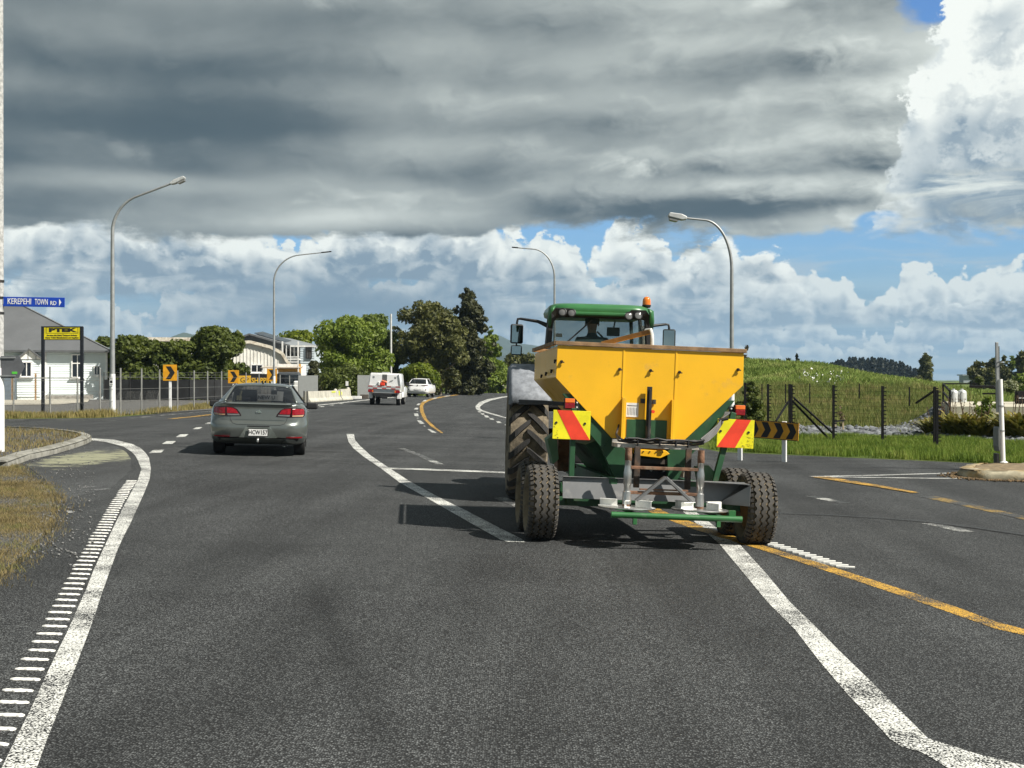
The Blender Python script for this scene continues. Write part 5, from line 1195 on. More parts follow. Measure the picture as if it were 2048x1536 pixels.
# ------------------------------------------------------------------ white pole at the left edge with its signs
PD = 25.0
pp = A(-3, PD); pp.z += .0
t = thing('sign_pole', 'white and grey pole at the left edge of the photo carrying the blue street sign', 'pole', pp)
MB().cyl((0, 0, .10), (0, 0, 1.62), .105, .10, 20).build('white_base', M_WPOLE, t, smooth=40)
MB().cyl((0, 0, 1.60), (0, 0, 9.0), .092, .08, 20).build('shaft', mat('concrete_pole', (.42, .42, .41), .85, var=.3, vs=14, bump=.3), t, smooth=40)
mb = MB(); mb.lathe([(.0, .001), (.0, .19), (.03, .19), (.035, .11)], 18, 'z'); mb.build('base_plate', M_POLE, t)
mb = MB(); [mb.lathe([(-.02, .096), (-.02, .102), (.02, .102), (.02, .096)], 18, 'z', (0, 0, z)) for z in (2.9, 3.2, 2.62)]; mb.build('clamp_bands', M_DARKST, t, kind='stuff')
sc = F/PD
sg = thing('street_sign', 'blue street name sign reading KEREPEHI TOWN RD with a white arrow', 'street sign', W(68, 604, PD-.02), R(-2.0), rot=(0, R(.9), 0))
M_BLUE = mat('sign_blue', (.008, .055, .42), .4); M_WLET = mat('sign_white', (.82, .82, .80), .5)
MB().box((0, 0, 0), (1.115, .02, .175)).build('blade', M_BLUE, sg, bevel=.004)
MB().box((-.60, .0, 0), (.10, .03, .10)).build('bracket', M_POLE, sg)
text('KEREPEHI', .150, M_WLET, sg, (-.262, -.0115, .002), width=.425, bold=.001); text('TOWN', .150, M_WLET, sg, (.138, -.0115, -.002), width=.235, bold=.001); text('RD', .105, M_WLET, sg, (.355, -.0115, -.018), width=.11, bold=.001)
MB().prism([(.46, -.065), (.50, -.0), (.46, .065)], lambda q: (q[0], -.0135, q[1]), lambda q: (q[0], -.0105, q[1])).build('arrow_mark', M_WLET, sg)
c = W(20, 733, PD-.06)
st = thing('stop_sign_back', 'grey back of a road sign with a small green sticker on the left edge pole', 'road sign', c)
mb = MB(); o8 = [(.27, .0), (.17, .19), (-.26, .19), (-.34, .0), (-.26, -.21), (.155, -.21)]; mb.prism(o8, lambda q: (q[0], -.006, q[1]), lambda q: (q[0], .006, q[1])); mb.build('plate', mat('grey_sign_back', (.15, .155, .165), .5, .3), st)
for z in (.16, -.17): MB().box((-.08, -.016, z), (.36, .02, .022)).build('rail', M_POLE, st)
MB().box((.085, -.008, -.115), (.095, .004, .042)).build('sticker', mat('green_sticker', (.10, .55, .06), .5), st)

# ------------------------------------------------------------------ yellow company sign on black posts
pa, pb = A(86, 53.), A(167, 53.2)
t = thing('company_sign', 'yellow PTEK sign board on two black posts by the side road', 'sign', pa)
M_SGY = mat('sign_board_yellow', (.72, .60, .01), .5); dx = pb.x-pa.x
for x in (0, dx):
    MB().box((x, 0, 1.72), (.115, .115, 3.44)).build('post', mat('blue_black_post', (.010, .012, .018), .5), t, bevel=.008)
    MB().box((x, 0, .03), (.26, .22, .06)).build('foot', M_BLACK, t)
b = MB().box((dx/2, -.02, 3.19), (dx-.115, .05, .47)).build('board', M_SGY, t); mb = MB()
mb.box((dx/2, -.02, 3.44), (dx+.11, .07, .03)); mb.build('top_rail', M_BLACK, t); MB().box((dx/2, -.02, 2.94), (dx, .06, .03)).build('bottom_rail', M_BLACK, t)
text('PTEK', .19, M_BLACK, t, (dx/2, -.048, 3.305), width=1.08, bold=.012)
mb = MB(); [mb.box(*q) for q in (((dx/2, -.047, 3.415), (1.22, .004, .012)), ((dx/2, -.047, 3.19), (1.22, .004, .012)), ((dx/2-.61, -.047, 3.30), (.012, .004, .22)), ((dx/2+.61, -.047, 3.30), (.012, .004, .22)))]; mb.build('logo_frame', M_BLACK, t)
text('Servicing the Heavy Transport Industry', .072, M_BLACK, t, (dx/2, -.048, 3.105), width=1.18, bold=.003); text('Heavy Trailer Manufacturers and Suppliers', .072, M_BLACK, t, (dx/2, -.048, 3.015), width=1.28, bold=.003)

# ------------------------------------------------------------------ chevron boards
M_CHY = mat('chevron_yellow', (.72, .33, .01), .5); M_CHB = mat('chevron_black', (.012, .012, .012), .6)
def chev(px, cy, d, w, h, label, rz=0.):
    base = A(px, d); zc = H-(cy-CY)/F*d - base.z
    t = thing('chevron_sign', label, 'road sign', base, rz, 'curve chevron signs on the left')
    MB().box((0, .04, (zc)/2+.05), (.11, .07, zc+.1)).build('post', M_WPOLE, t, bevel=.01)
    MB().box((0, -.01, zc), (w, .02, h)).build('panel', M_CHY, t, bevel=.006)
    a = .30*w; q = [(-.30*w, .40*h), (.06*w, .40*h), (.36*w, 0), (.06*w, -.40*h), (-.30*w, -.40*h), (.0, 0)]
    MB().prism(q, lambda p: (p[0], -.0245, zc+p[1]), lambda p: (p[0], -.0215, zc+p[1])).build('chevron_mark', M_CHB, t)
chev(340, 745.5, 60., .60, .70, 'yellow chevron sign on a white post in the dry grass', R(2)); chev(467, 753.5, 78., .62, .74, 'yellow chevron sign just left of the shipping sign'); chev(544, 749.5, 88., .64, .78, 'yellow chevron sign half hidden by the slim lamp post')
bR = A(1530, 29.8); t = thing('chevron_board', 'long dark amber board with four black chevrons on white posts beside the grass', 'road sign', (bR.x, bR.y, bR.z), R(-32), None)
zc = H-(859-CY)/F*29.8-bR.z
for x in (-.60, .42): MB().box((x, .05, .42), (.10, .06, .9)).build('post', M_WPOLE, t, bevel=.01)
pn = MB().box((-.04, 0, zc), (1.60, .025, .385), Matrix.Rotation(R(3.2), 3, 'Y')).build('panel', M_CHY, t, bevel=.006)
bd_ = MB(); Mx = Matrix.Rotation(R(3.2), 3, 'Y')
for c_, s_ in (((0, 0, .186), (1.60, .004, .014)), ((0, 0, -.186), (1.60, .004, .014)), ((.793, 0, 0), (.014, .004, .37)), ((-.793, 0, 0), (.014, .004, .37))): bd_.box(Vector((-.04, -.0155, zc))+Mx @ Vector(c_), s_, Mx)
bd_.build('border', M_CHB, t)
for k in range(4):
    cx = -.30+.285*k
    q = [(cx-.03, .165), (cx+.12, .165), (cx+.20, 0), (cx+.12, -.165), (cx-.03, -.165), (cx+.06, 0)]
    MB().prism(q, lambda p: tuple(Vector((-.04, -.0155, zc))+Mx @ Vector((p[0], 0, p[1]))), lambda p: tuple(Vector((-.04, -.0135, zc))+Mx @ Vector((p[0], 0, p[1])))).build('chevron_mark', M_CHB, t)

# ------------------------------------------------------------------ chain link fence along the yard
M_FPOST = mat('fence_pipe', (.27, .27, .255), .6, .3); M_WIRE = mat('fence_wire', (.20, .20, .19), .6, .3)
FP = [(-30, 51.4, 738), (27, 51.5, 756), (100, 51.8, 733), (155, 52.2, 756), (200, 52.5, 737), (241, 53.5, 736), (283, 56, 737), (319, 58.5, 739), (355, 61, 741), (388, 64, 741), (415, 67, 742), (443, 70.5, 742), (492, 77, 745), (518, 80.5, 747), (560, 87, 749), (579, 90, 751), (597, 93, 752)]
t = thing('chain_link_fence', 'wire mesh fence on thin grey posts in front of the gravel yard', 'fence', A(27, 51.5)); tv = t.location.copy()
pts = []
for px, d, py in FP:
    b = A(px, d); z1 = H-(py-CY)/F*d
    if px == 100: px = 102
    o = MB().cyl(Vector((b.x, b.y, b.z-.05))-tv, Vector((b.x, b.y, z1))-tv, .035, n=8).build('post', M_FPOST, t, smooth=40); pts.append((b, z1))
mb = MB()
for i in range(len(pts)-1):
    (a, za), (b, zb) = pts[i], pts[i+1]
    for f in (.06, .35, .64, .93):
        zt = min(za-a.z, zb-b.z, 1.62)
        mb.beam(Vector((a.x, a.y-.03, a.z+zt*f))-tv, Vector((b.x, b.y-.03, b.z+zt*f))-tv, .011, .011)
    L = (b-a).length; n = int(L/.14)
    if i < 7:
        for k in range(n):
            for sgn in (1, -1):
                u0 = k/n; u1 = min(1, max(0, u0+sgn*.9/L)); q0 = a.lerp(b, u0); q1 = a.lerp(b, u1); q0.y -= .03; q1.y -= .03
                mb.beam(Vector((q0.x, q0.y, q0.z+.05))-tv, Vector((q1.x, q1.y, q1.z+.95))-tv, .0035, .0035)
mb.build('wire_mesh', M_WIRE, t, kind='stuff')
(a, za), (b, zb) = pts[1], pts[3]
MB().beam(Vector((a.x, a.y, za))-tv, Vector((b.x, b.y, zb))-tv, .05, .05).build('top_pipe', M_FPOST, t)
# shade cloth on the far fence
t = thing('shade_cloth_fence', 'long black shade cloth fence under the leafy hedge', 'fence', A(212, 92)); tv = t.location.copy()
SC = [(208, 92.5), (260, 92.5), (320, 92), (380, 92), (430, 93), (475, 96)]
mb = MB()
for i in range(len(SC)-1):
    a, b = A(*SC[i])-tv, A(*SC[i+1])-tv
    mb.add([a+Vector((0, 0, .1)), b+Vector((0, 0, .1)), b+Vector((0, 0, 1.42)), a+Vector((0, 0, 1.42))], [(0, 1, 2, 3)])
    MB().cyl(a, a+Vector((0, 0, 1.9)), .035, n=8).build('post', M_DARKST, t)
mb.build('cloth', mat('black_shade_cloth', (.016, .017, .018), .95, var=.3, vs=1.5), t, solid=.02)
for z in (1.55, 1.72, 1.88):
    mb = MB()
    for i in range(len(SC)-1): mb.beam(A(*SC[i])-tv+Vector((0, 0, z)), A(*SC[i+1])-tv+Vector((0, 0, z)), .012, .012)
    mb.build('wire', M_WIRE, t)

# ------------------------------------------------------------------ buildings
M_BOARD = mat('white_weatherboard', (.74, .80, .80), .6, var=.04, vs=.6, dirt=((.5, .55, .5), .08, 1.5))
M_WHITEW = mat('white_trim', (.80, .79, .76), .55)
M_ROOF = mat('grey_roof_iron', (.115, .12, .125), .6, .1, var=.1, vs=.5)
M_ROOFL = mat('pale_grey_roof_iron', (.30, .32, .33), .5, .3, var=.12, vs=.6)
M_PANE = mat('window_pane', (.012, .014, .017), .06, coat=.5)
def boards(name, x0, x1, z0, z1, y, parent, h=.16, mt=None):
    """lapped weatherboards: each board tilts out over the one below"""
    mb = MB(); z = z0
    while z < z1-.01:
        zt = min(z+h, z1)
        mb.add([(x0, y-.055, z), (x1, y-.055, z), (x1, y-.008, zt), (x0, y-.008, zt), (x1, y+.02, z), (x0, y+.02, z)], [(0, 1, 2, 3), (0, 5, 4, 1)]); z += h
    return mb.build(name, mt or M_BOARD, parent, kind='stuff')
def window(parent, x, z, w, h, y, mull=(1,), trans=(), mt=None, sill=True):
    f = bpy.data.objects.new('window', None); col.objects.link(f); f.parent = parent; f.location = (x, y, z)
    mb = MB(); e = .08
    for c, s in (((0, -.05, h/2), (w+e*2, .10, e)), ((0, -.05, -h/2), (w+e*2, .10, e)), ((-w/2-e/2, -.05, 0), (e, .10, h)), ((w/2+e/2, -.05, 0), (e, .10, h))): mb.box(c, s)
    for m_ in mull: mb.box((-w/2+w*m_, -.04, 0), (.06, .07, h))
    for m_ in trans: mb.box((0, -.038, -h/2+h*m_), (w, .07, .07))
    mb.build('frame', mt or M_WHITEW, f); MB().box((0, .0, 0), (w, .03, h)).build('pane', M_PANE, f)
    if sill: MB().box((0, -.09, -h/2-e*.9), (w+.4, .16, .07)).build('sill', M_WHITEW, f)
    return f
# weatherboard house
HD = 96.; hs = F/HD
def hx(px): return (px-CX)/F*HD
def hz(py): return H-(py-CY)/F*HD
g0 = A(100, HD).z
t = thing('weatherboard_house', 'white weatherboard house with a dark grey hipped roof behind the yellow sign', 'house', (hx(100), HD, g0), R(16)); ox = hx(100)
def X_(px): return hx(px)-ox
def Z_(py): return hz(py)-g0
x0, x1 = X_(-170), X_(208); zt = Z_(702)
MB().box(((x0+x1)/2, 5, zt/2), (x1-x0, 9.9, zt)).build('wall', M_BOARD, t)
boards('weatherboard', X_(84), x1+.03, .25, zt, -.0, t)
boards('weatherboard', x0, X_(84), .25, zt, .0, t)
mb = MB(); zr = Z_(594)
E_ = [(x0-.4, -.45, zt), (x1+.45, -.45, zt), (x1+.45, 10.4, zt), (x0-.4, 10.4, zt)]; Rg = [(x0-.4, 5, zr), (X_(20), 5, zr)]
mb.add(E_+Rg, [(0, 1, 5, 4), (1, 2, 5), (2, 3, 4, 5), (0, 3, 2, 1)]); mb.build('roof', M_ROOF, t)
MB().beam(E_[1], Rg[1], .2, .06).build('hip_cap', mat('ridge_cap', (.15, .155, .16), .5), t)
MB().box(((x0+x1)/2, -.50, zt-.02), (x1-x0+.9, .14, .14)).build('gutter', mat('dark_gutter', (.10, .105, .11), .5), t)
MB().box(((X_(84)+x1)/2, -.055, .13), (x1-X_(84), .04, .26)).build('base_board', M_BOARD, t)
window(t, X_(152.5), Z_(732), .66, 1.60, -.06, (.5,), (.62,)); window(t, X_(190), Z_(741), .28, .62, -.06, (.5,), (), None, True); window(t, X_(57), Z_(739), .62, 1.0, -1.25, (.55,), ())
MB().box((X_(92), -.07, zt/2), (.10, .06, zt)).build('corner_board', M_WHITEW, t); MB().box((x1+.02, -.05, zt/2), (.12, .12, zt)).build('corner_board', M_WHITEW, t)
boards('porch_board', X_(40), X_(84), .25, Z_(720), -1.2, t); MB().box(((X_(40)+X_(84))/2, -.6, Z_(720)/2), (X_(84)-X_(40)-.04, 1.15, Z_(720))).build('porch_wall', M_BOARD, t)
mb = MB(); a, b, c_ = X_(34), X_(61), X_(88); mb.prism([(a+.1, Z_(719)), (b, Z_(700)), (c_-.1, Z_(719))], lambda q: (q[0], -1.30, q[1]), lambda q: (q[0], -.1, q[1])); mb.build('porch_gable', M_WHITEW, t)
for k in (-.55, 0, .5): MB().box((b+k, -1.315, Z_(712)-abs(k)*.3), (.035, .02, .55-abs(k)*.6)).build('gable_batten', MATS['ridge_cap'], t)
for q0, q1 in ((a, b), (c_, b)): MB().add([(q0, -1.5, Z_(721)), (q1, -1.5, Z_(699)), (q1, .9, Z_(699)), (q0, .9, Z_(721))], [(0, 1, 2, 3)]).build('porch_roof', M_ROOF, t, solid=.08)
mb = MB(); mb.beam((X_(72), 4, Z_(660)), (X_(72), 4, Z_(645)), .05, .05); mb.beam((X_(63), 4, Z_(645)), (X_(82), 4, Z_(645)), .05, .05); mb.build('tv_aerial', M_DARKST, t)
mb = MB(); [mb.box(((X_(95)+X_(184))/2-.0, -2.6+.22*i, .34+.0*i), (X_(184)-X_(95), .18, .05)) for i in range(4)]; mb.box(((X_(95)+X_(184))/2, -2.75, .2), (X_(184)-X_(95), .05, .22)); mb.build('timber_ramp', mat('silvered_timber', (.25, .235, .21), .85, var=.3, vs=5), t, kind='stuff')
for px_ in (36, 78): MB().box((X_(px_), -3.4, .8), (.12, .12, 2.1)).build('yard_post', M_TIMBER, t)
MB().box((X_(22), -2.2, .8), (1.3, .06, 1.6)).build('yard_gate', mat('blue_grey_gate', (.12, .15, .18), .6), t)

# old boarded shop with a peeling parapet
BD = 112.; g1 = A(520, BD).z
def bx(px): return (px-A0)/F*BD
A0 = 520.
def bz(py): return H-(py-CY)/F*BD-g1
M_OLD = mat('peeling_white_boards', (.70, .68, .62), .8, var=.10, vs=1.2, dirt=((.30, .25, .19), .22, 2.2))
t = thing('old_shop', 'old white boarded building with a peeling stepped parapet behind the hedge', 'building', A(A0, BD), R(14))
prof = [(bx(462), 0), (bx(462), bz(687)), (bx(500), bz(686)), (bx(540), bz(697)), (bx(562), bz(708)), (bx(571), bz(724)), (bx(577), bz(731)), (bx(577), 0)]
MB().prism(prof, lambda q: (q[0], 0, q[1]), lambda q: (q[0], 6, q[1])).build('front_wall', M_OLD, t)
for i in range(16):      # cover battens on the boards
    px_ = 468+6.8*i; x = bx(px_); top = np.interp(px_, [462, 500, 540, 562, 571, 577], [bz(v) for v in (687, 686, 697, 708, 724, 731)])-.15
    MB().box((x, -.02, top/2), (.05, .04, top)).build('batten', M_OLD, t)
tr = [(450, 687), (500, 684), (540, 694), (563, 706), (573, 723), (580, 731)]
for (a, za), (b, zb) in zip(tr, tr[1:]): MB().beam((bx(a), -.10, bz(za)), (bx(b), -.10, bz(zb)), .36, .24).build('barge_board', mat('rusty_white_trim', (.62, .57, .47), .8, dirt=((.22, .14, .08), .45, 3.)), t)
MB().prism([(bx(303), 0), (bx(303), bz(683)), (bx(465), bz(684)), (bx(465), 0)], lambda q: (q[0], 1.5, q[1]), lambda q: (q[0], 7, q[1])).build('side_wall', M_OLD, t)
MB().box((bx(384), 1.5, bz(679)), (bx(465)-bx(298), .5, .32)).build('cornice', MATS['rusty_white_trim'], t); MB().box((bx(384), 1.35, bz(686)), (bx(465)-bx(303), .12, .10)).build('cornice_line', MATS['dark_gutter'], t)
window(t, bx(514), bz(737), .86, .62, -.03, (.5,), ()); MB().box((bx(519), -.05, bz(741)), (.08, .05, .4)).build('lamp_bracket', M_DARKST, t)
# lean-to shop front with a yellow fascia
M_FASC = mat('orange_yellow_fascia', (.75, .42, .12), .6)
t2 = thing('shop_front', 'low yellow and white shop front with an awning beside the old building', 'building', A(575, 104)); gz = t2.location.z
def cx_(px): return (px-575)/F*104
def cz_(py): return H-(py-CY)/F*104-gz
MB().box((cx_(578), 1.6, 1.3), (cx_(600)-cx_(556), 3, 2.6)).build('wall', M_WHITEW, t2)
MB().box((cx_(578), -.02, cz_(741)), (cx_(601)-cx_(556), .06, .30)).build('fascia', M_FASC, t2); MB().box((cx_(600), -.04, 1.3), (.16, .14, 2.6)).build('yellow_post', M_FASC, t2)
MB().add([(cx_(527), -1.2, cz_(735)), (cx_(602), -1.2, cz_(735)), (cx_(602), 1.0, cz_(732)), (cx_(527), 1.0, cz_(732))], [(0, 1, 2, 3)]).build('awning', mat('rusty_awning', (.50, .44, .36), .8, dirt=((.2, .12, .07), .4, 4.)), t2, solid=.06)
for px_ in (530, 560, 601): MB().box((cx_(px_), -1.1, 1.3), (.07, .07, 2.6)).build('awning_post', M_WHITEW, t2)
window(t2, cx_(583), cz_(748.5), .5, .26, -.02, (), (), None, False)
# two-storey house behind
t = thing('two_storey_house', 'two-storey pale house with a balcony and solar panels on its low roof', 'house', A(560, 128), R(0)); gz = t.location.z; D2 = 128.
def ex(px, d=D2): return (px-560)/F*d
def ez(py, d=D2): return H-(py-CY)/F*d-gz
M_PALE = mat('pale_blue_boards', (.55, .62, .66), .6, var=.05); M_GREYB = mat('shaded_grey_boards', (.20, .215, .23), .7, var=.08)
MB().box((ex(533), 3.2, ez(690)/2), (ex(606)-ex(470), 6, ez(690))).build('left_wall', M_PALE, t)
MB().box((ex(618), 2.0, ez(694)/2), (ex(632)-ex(604), 6, ez(694))).build('right_wall', M_PALE, t)
boards('boards', ex(604), ex(632), .1, ez(694), -1.0, t, .22, M_PALE)
MB().prism([(ex(468), ez(684)), (ex(503), ez(671)), (ex(582), ez(693)), (ex(582), ez(697)), (ex(468), ez(697))], lambda q: (q[0], -.2, q[1]), lambda q: (q[0], .1, q[1])).build('gable', M_GREYB, t)
mb = MB(); mb.add([(ex(503), -1.0, ez(668)), (ex(585), -1.0, ez(691)), (ex(645), -.6, ez(692.5)), (ex(560), 6.0, ez(673)), (ex(512), 6., ez(667))], [(0, 1, 2, 3, 4)]); mb.build('roof', M_ROOFL, t, solid=.10)
MB().add([(ex(466), -1.0, ez(681)), (ex(503), -1.0, ez(668)), (ex(512), 6, ez(667)), (ex(466), 6, ez(681))], [(0, 1, 2, 3)]).build('roof', M_ROOFL, t, solid=.10)
for (a, za), (b, zb) in (((466, 682), (503, 669)), ((503, 669), (584, 692)), ((584, 692.5), (644, 693.5))): MB().beam((ex(a), -1.05, ez(za)), (ex(b), -1.05, ez(zb)), .06, .16).build('barge_board', MATS['ridge_cap'] if a != 584 else M_WHITEW, t)
for k in range(4):
    a = 507+15*k; z = [ez(669.5+4.6*k), ez(674+4.6*k)]
    MB().add([(ex(a), .4, z[0]+.20), (ex(a+14), .4, z[1]+.16), (ex(a+20), 3.2, z[1]+.42), (ex(a+6), 3.2, z[0]+.42)], [(0, 1, 2, 3)]).build('solar_panel', mat('solar_panel', (.012, .014, .02), .15, coat=.6), t, solid=.04)
MB().box((ex(588), -1.1, ez(719)), (ex(604)-ex(571), 1.9, .12)).build('balcony_floor', M_WHITEW, t)
for z in (714.5, 719.5, 724.5): MB().box((ex(588), -2.05, ez(z)), (ex(604)-ex(571), .05, .12)).build('balcony_rail', M_WHITEW, t)
for px_ in (572, 603): MB().box((ex(px_), -2.0, ez(712)), (.13, .13, 2.6)).build('balcony_post', M_WHITEW, t)
for px_ in (580, 588): MB().box((ex(px_), -2.05, ez(708)), (.06, .06, 1.5)).build('balcony_stay', M_WHITEW, t)
window(t, ex(580), ez(703), .62, .95, -.05 if False else .17, (.5,), ()); window(t, ex(596), ez(703), .55, .95, .17, (.5,), ()); window(t, ex(621), ez(706), .42, 1.0, -1.06, (.5,), (), M_BLACK, False); window(t, ex(566), ez(700), .4, .8, .17, (), ())
# shipping yard sign
t = thing('shipping_sign', 'long black sign with a yellow GP block and SHIPPING lettering', 'sign', A(518, 92)); gz = t.location.z
def fx(px): return (px-518)/F*92
def fz(py): return H-(py-CY)/F*92-gz
MB().box((0, 0, fz(759)), (fx(562)-fx(474), .05, fz(748)-fz(770))).build('board', M_BLACK, t)
MB().box((fx(489), -.03, fz(760)), (fx(502)-fx(476), .012, fz(751.5)-fz(769))).build('logo_block', mat('sign_amber', (.78, .45, .03), .5), t)
text('GP', .50, M_BLACK, t, (fx(489), -.038, fz(760.5)), sx=.95); text('SHIPPING', .50, MATS['sign_amber'], t, (fx(528.5), -.03, fz(761.5)), width=fx(554)-fx(503.5), bold=.012)
for px_ in (480, 518, 556): MB().box((fx(px_), .06, fz(759)/2), (.09, .07, fz(752))).build('post', M_FPOST, t)
# dark van and stacked pale crates by the gate
t = thing('parked_van', 'dark parked van with a pale load seen behind the sedan', 'van', A(578, 97), R(8))
stack([(.35, .85, 0, 3.6, .2), (.9, .9, 0, 3.7, .2), (1.2, .88, 0, 3.5, .2), (1.85, .80, .15, 2.8, .2), (1.95, .7, .3, 2.6, .2)], 6).build('body', mat('dark_grey_van', (.05, .055, .06), .4, coat=.5), t, smooth=35)
MB().box((0, -.03, 1.5), (1.3, .05, .5)).build('rear_window', M_PANE, t); MB().box((0, -.03, .75), (1.5, .06, .16)).build('bumper', M_POLE, t)
for s in (-1, 1): MB().lathe([(-.1, .2), (-.1, .32), (.1, .32), (.1, .2)], 18, 'x', (s*.75, .7, .32)).build('wheel', M_CARTYRE, t)
t = thing('wrapped_pallet', 'white wrapped pallet load beside the grey gate panel', 'pallet', A(590, 94.5)); mb = MB(); mb.box((0, 0, .1), (1.0, .9, .14)); mb.build('pallet', M_TIMBER, t)
MB().box((.05, 0, .62), (.9, .8, .85)).build('load', M_WHITEP, t, bevel=.08); MB().box((.2, 0, 1.15), (.5, .7, .35)).build('load', M_WHITEP, t, bevel=.08)
# grey gate panels either side of the entrance
M_PANEL = mat('light_grey_panel', (.36, .37, .36), .6, var=.05)
def panel(px0, px1, py0, py1, d, label):
    b = A((px0+px1)/2, d); z0, z1 = H-(py1-CY)/F*d-b.z, H-(py0-CY)/F*d-b.z; w = (px1-px0)/F*d
    t = thing('gate_panel', label, 'panel fence', b); MB().box((0, 0, (max(z0, 0)+z1)/2), (w, .06, z1-max(z0, 0))).build('sheet', M_PANEL, t, bevel=.005)
    for s in (-1, 1): MB().box((s*(w/2-.04), .07, z1/2), (.09, .09, z1+.06)).build('post', M_DARKST, t)
panel(597, 635.5, 751, 802, 93, 'grey gate panel beside the dark van, left of the entrance'); panel(715, 741, 750.5, 796, 108, 'grey gate panel partly behind the white ute')
# concrete barriers
M_BARR = mat('barrier_concrete', (.47, .45, .38), .9, var=.15, vs=2, dirt=((.2, .19, .15), .3, 2.5)); M_HV = mat('reflective_yellow', (.70, .75, .05), .5)
def barrier(p0, p1, d0, d1, h, label, mk):
    a, b = A(p0, d0), A(p1, d1); t = thing('concrete_barrier', label, 'barrier', a, math.atan2(b.y-a.y, b.x-a.x), 'concrete barriers at the entrance'); L = (b-a).length
    MB().prism([(-.28, 0), (-.28, .08), (-.15, .25), (-.10, h), (.10, h), (.15, .25), (.28, .08), (.28, 0)], lambda q: (.0, q[0], q[1]), lambda q: (L, q[0], q[1])).build('block', M_BARR, t, bevel=.012)
    for u, w, z, hh in mk: MB().box((L*u, -.125, z), (w, .03, hh)).build('marker', M_HV, t)
    for u in ((.9,) if L > 3 else (.2, .55)): MB().lathe([(0, .13), (.09, .1), (.13, .001)], 12, 'z', (L*u, 0, h)).build('lifting_lug', M_BARR, t, smooth=50)
barrier(613, 676.5, 84.5, 93.5, .68, 'long pale concrete barrier with a yellow strip near the sedan', [(.78, 1.1, .60, .09), (.97, .3, .45, .40)]); barrier(678.5, 698, 94, 97, .76, 'short pale concrete barrier by the white notice', [(.06, .2, .4, .36)])
t = thing('steel_post_pair', 'pair of dark steel posts at the end of the long concrete barrier', 'posts', A(611, 84.2))
for x in (-.09, .1): MB().box((x, 0, .36), (.06, .10, .72)).build('post', M_DARKST, t)
nb = A(694, 101); t = thing('notice_sign', 'small white notice sign on a thin post behind the barrier', 'sign', nb); MB().box((0, 0, 1.13), (.20, .03, .34)).build('plate', M_WHITEW, t); MB().cyl((0, .03, 0), (0, .03, 1.2), .025, n=8).build('post', M_DARKST, t)
t = thing('kerb_block', 'white painted kerb block between the barriers and the ute', 'kerb', A(710, 101)); MB().box((0, 0, .1), (.95, .3, .22)).build('block', M_WHITEW, t, bevel=.02)
t = thing('timber_block', 'dark timber block beside the white ute', 'block', A(729, 103.)); MB().box((0, 0, .14), (.6, .5, .34)).build('block', mat('old_dark_timber', (.10, .085, .07), .9), t, bevel=.02)
# far fences along the bend
t = thing('paddock_fence', 'brown post and rail fence beyond the bend', 'fence', A(965, 190)); tv = t.location.copy()
for i in range(7): MB().box(A(964+10*i, 190)-tv+Vector((0, 0, .55)), (.14, .12, 1.15)).build('post', M_TIMBER, t)
for k, z in enumerate((.25, .6, .98)): MB().beam(A(962, 190)-tv+Vector((0, -.08, z)), A(1030, 190)-tv+Vector((0, -.08, z)), .05, .15).build('rail', mat('pale_rail', (.36, .30, .22), .85), t)
t = thing('garden_fence', 'low wire fence on grey posts under the dark trees', 'fence', A(866, 139)); tv = t.location.copy(); GP = [(862, 136), (874, 138), (884, 140), (892, 142), (912, 148), (922, 150), (934, 154)]
for q in GP: MB().box(A(*q)-tv+Vector((0, 0, .65)), (.10, .10, 1.3)).build('post', M_FPOST, t)
for z in (.35, .8, 1.15):
    mb = MB()
    for a, b in zip(GP, GP[1:]): mb.beam(A(*a)-tv+Vector((0, 0, z)), A(*b)-tv+Vector((0, 0, z)), .04, .03)
    mb.build('rail', M_FPOST, t)
p = A(922.5, 143); t = thing('marker_post', 'white roadside marker post leaning beside the garden fence', 'marker post', p, rot=(0, R(-6), 0)); MB().box((0, 0, .75), (.12, .05, 1.5)).build('post', M_WPOLE, t); MB().box((0, -.03, 1.2), (.08, .01, .16)).build('reflector', M_SIGRED, t)
p = A(1005.5, 200); t = thing('warning_sign', 'tiny orange warning sign by the paddock fence', 'road sign', p); MB().cyl((0, 0, 0), (0, 0, 1.6), .05, n=8).build('post', M_WPOLE, t); MB().box((0, -.06, 1.75), (.5, .03, .42)).build('plate', mat('orange_sign', (.80, .28, .01), .5), t)

# ------------------------------------------------------------------ right: island post, security fence, concrete pad, tanks
ip = A(2004, 26.7); t = thing('keep_left_post', 'leaning white post with grey sign edge on the traffic island', 'sign post', (ip.x, ip.y, ip.z+.16), rot=(0, R(-.9), 0))
MB().cyl((.02, 0, -.02), (-.01, 0, 1.62), .048, .044, 14).build('white_sleeve', M_WPOLE, t, smooth=40)
mb = MB(); mb.lathe([(0, .08), (.03, .08), (.05, .05)], 14, 'z', (.03, 0, -.02)); mb.build('foot', M_WPOLE, t)
MB().box((-.06, .02, 1.66), (.05, .055, 1.36)).build('grey_post', M_POLE, t, bevel=.006)
MB().box((-.02, .03, 1.66), (.018, .05, 1.2)).build('sign_edge', mat('dull_sign_back', (.16, .17, .17), .5, .4), t)
MB().prism([(-.080, .32), (-.074, .66), (-.058, .70), (-.046, .62), (-.044, .36), (-.06, .22)], lambda q: (q[0]-.0, -.05, q[1]), lambda q: (q[0], .25, q[1])).build('side_sign', MATS['dull_sign_back'], t)
MB().box((-.085, .06, .06), (.05, .2, .24)).build('post_bracket', M_BLACK, t)
for z in (1.1, .62, 1.95): MB().lathe([(-.012, .052), (-.012, .058), (.012, .058), (.012, .052)], 14, 'z', (.0, 0, z)).build('band', M_POLE, t)

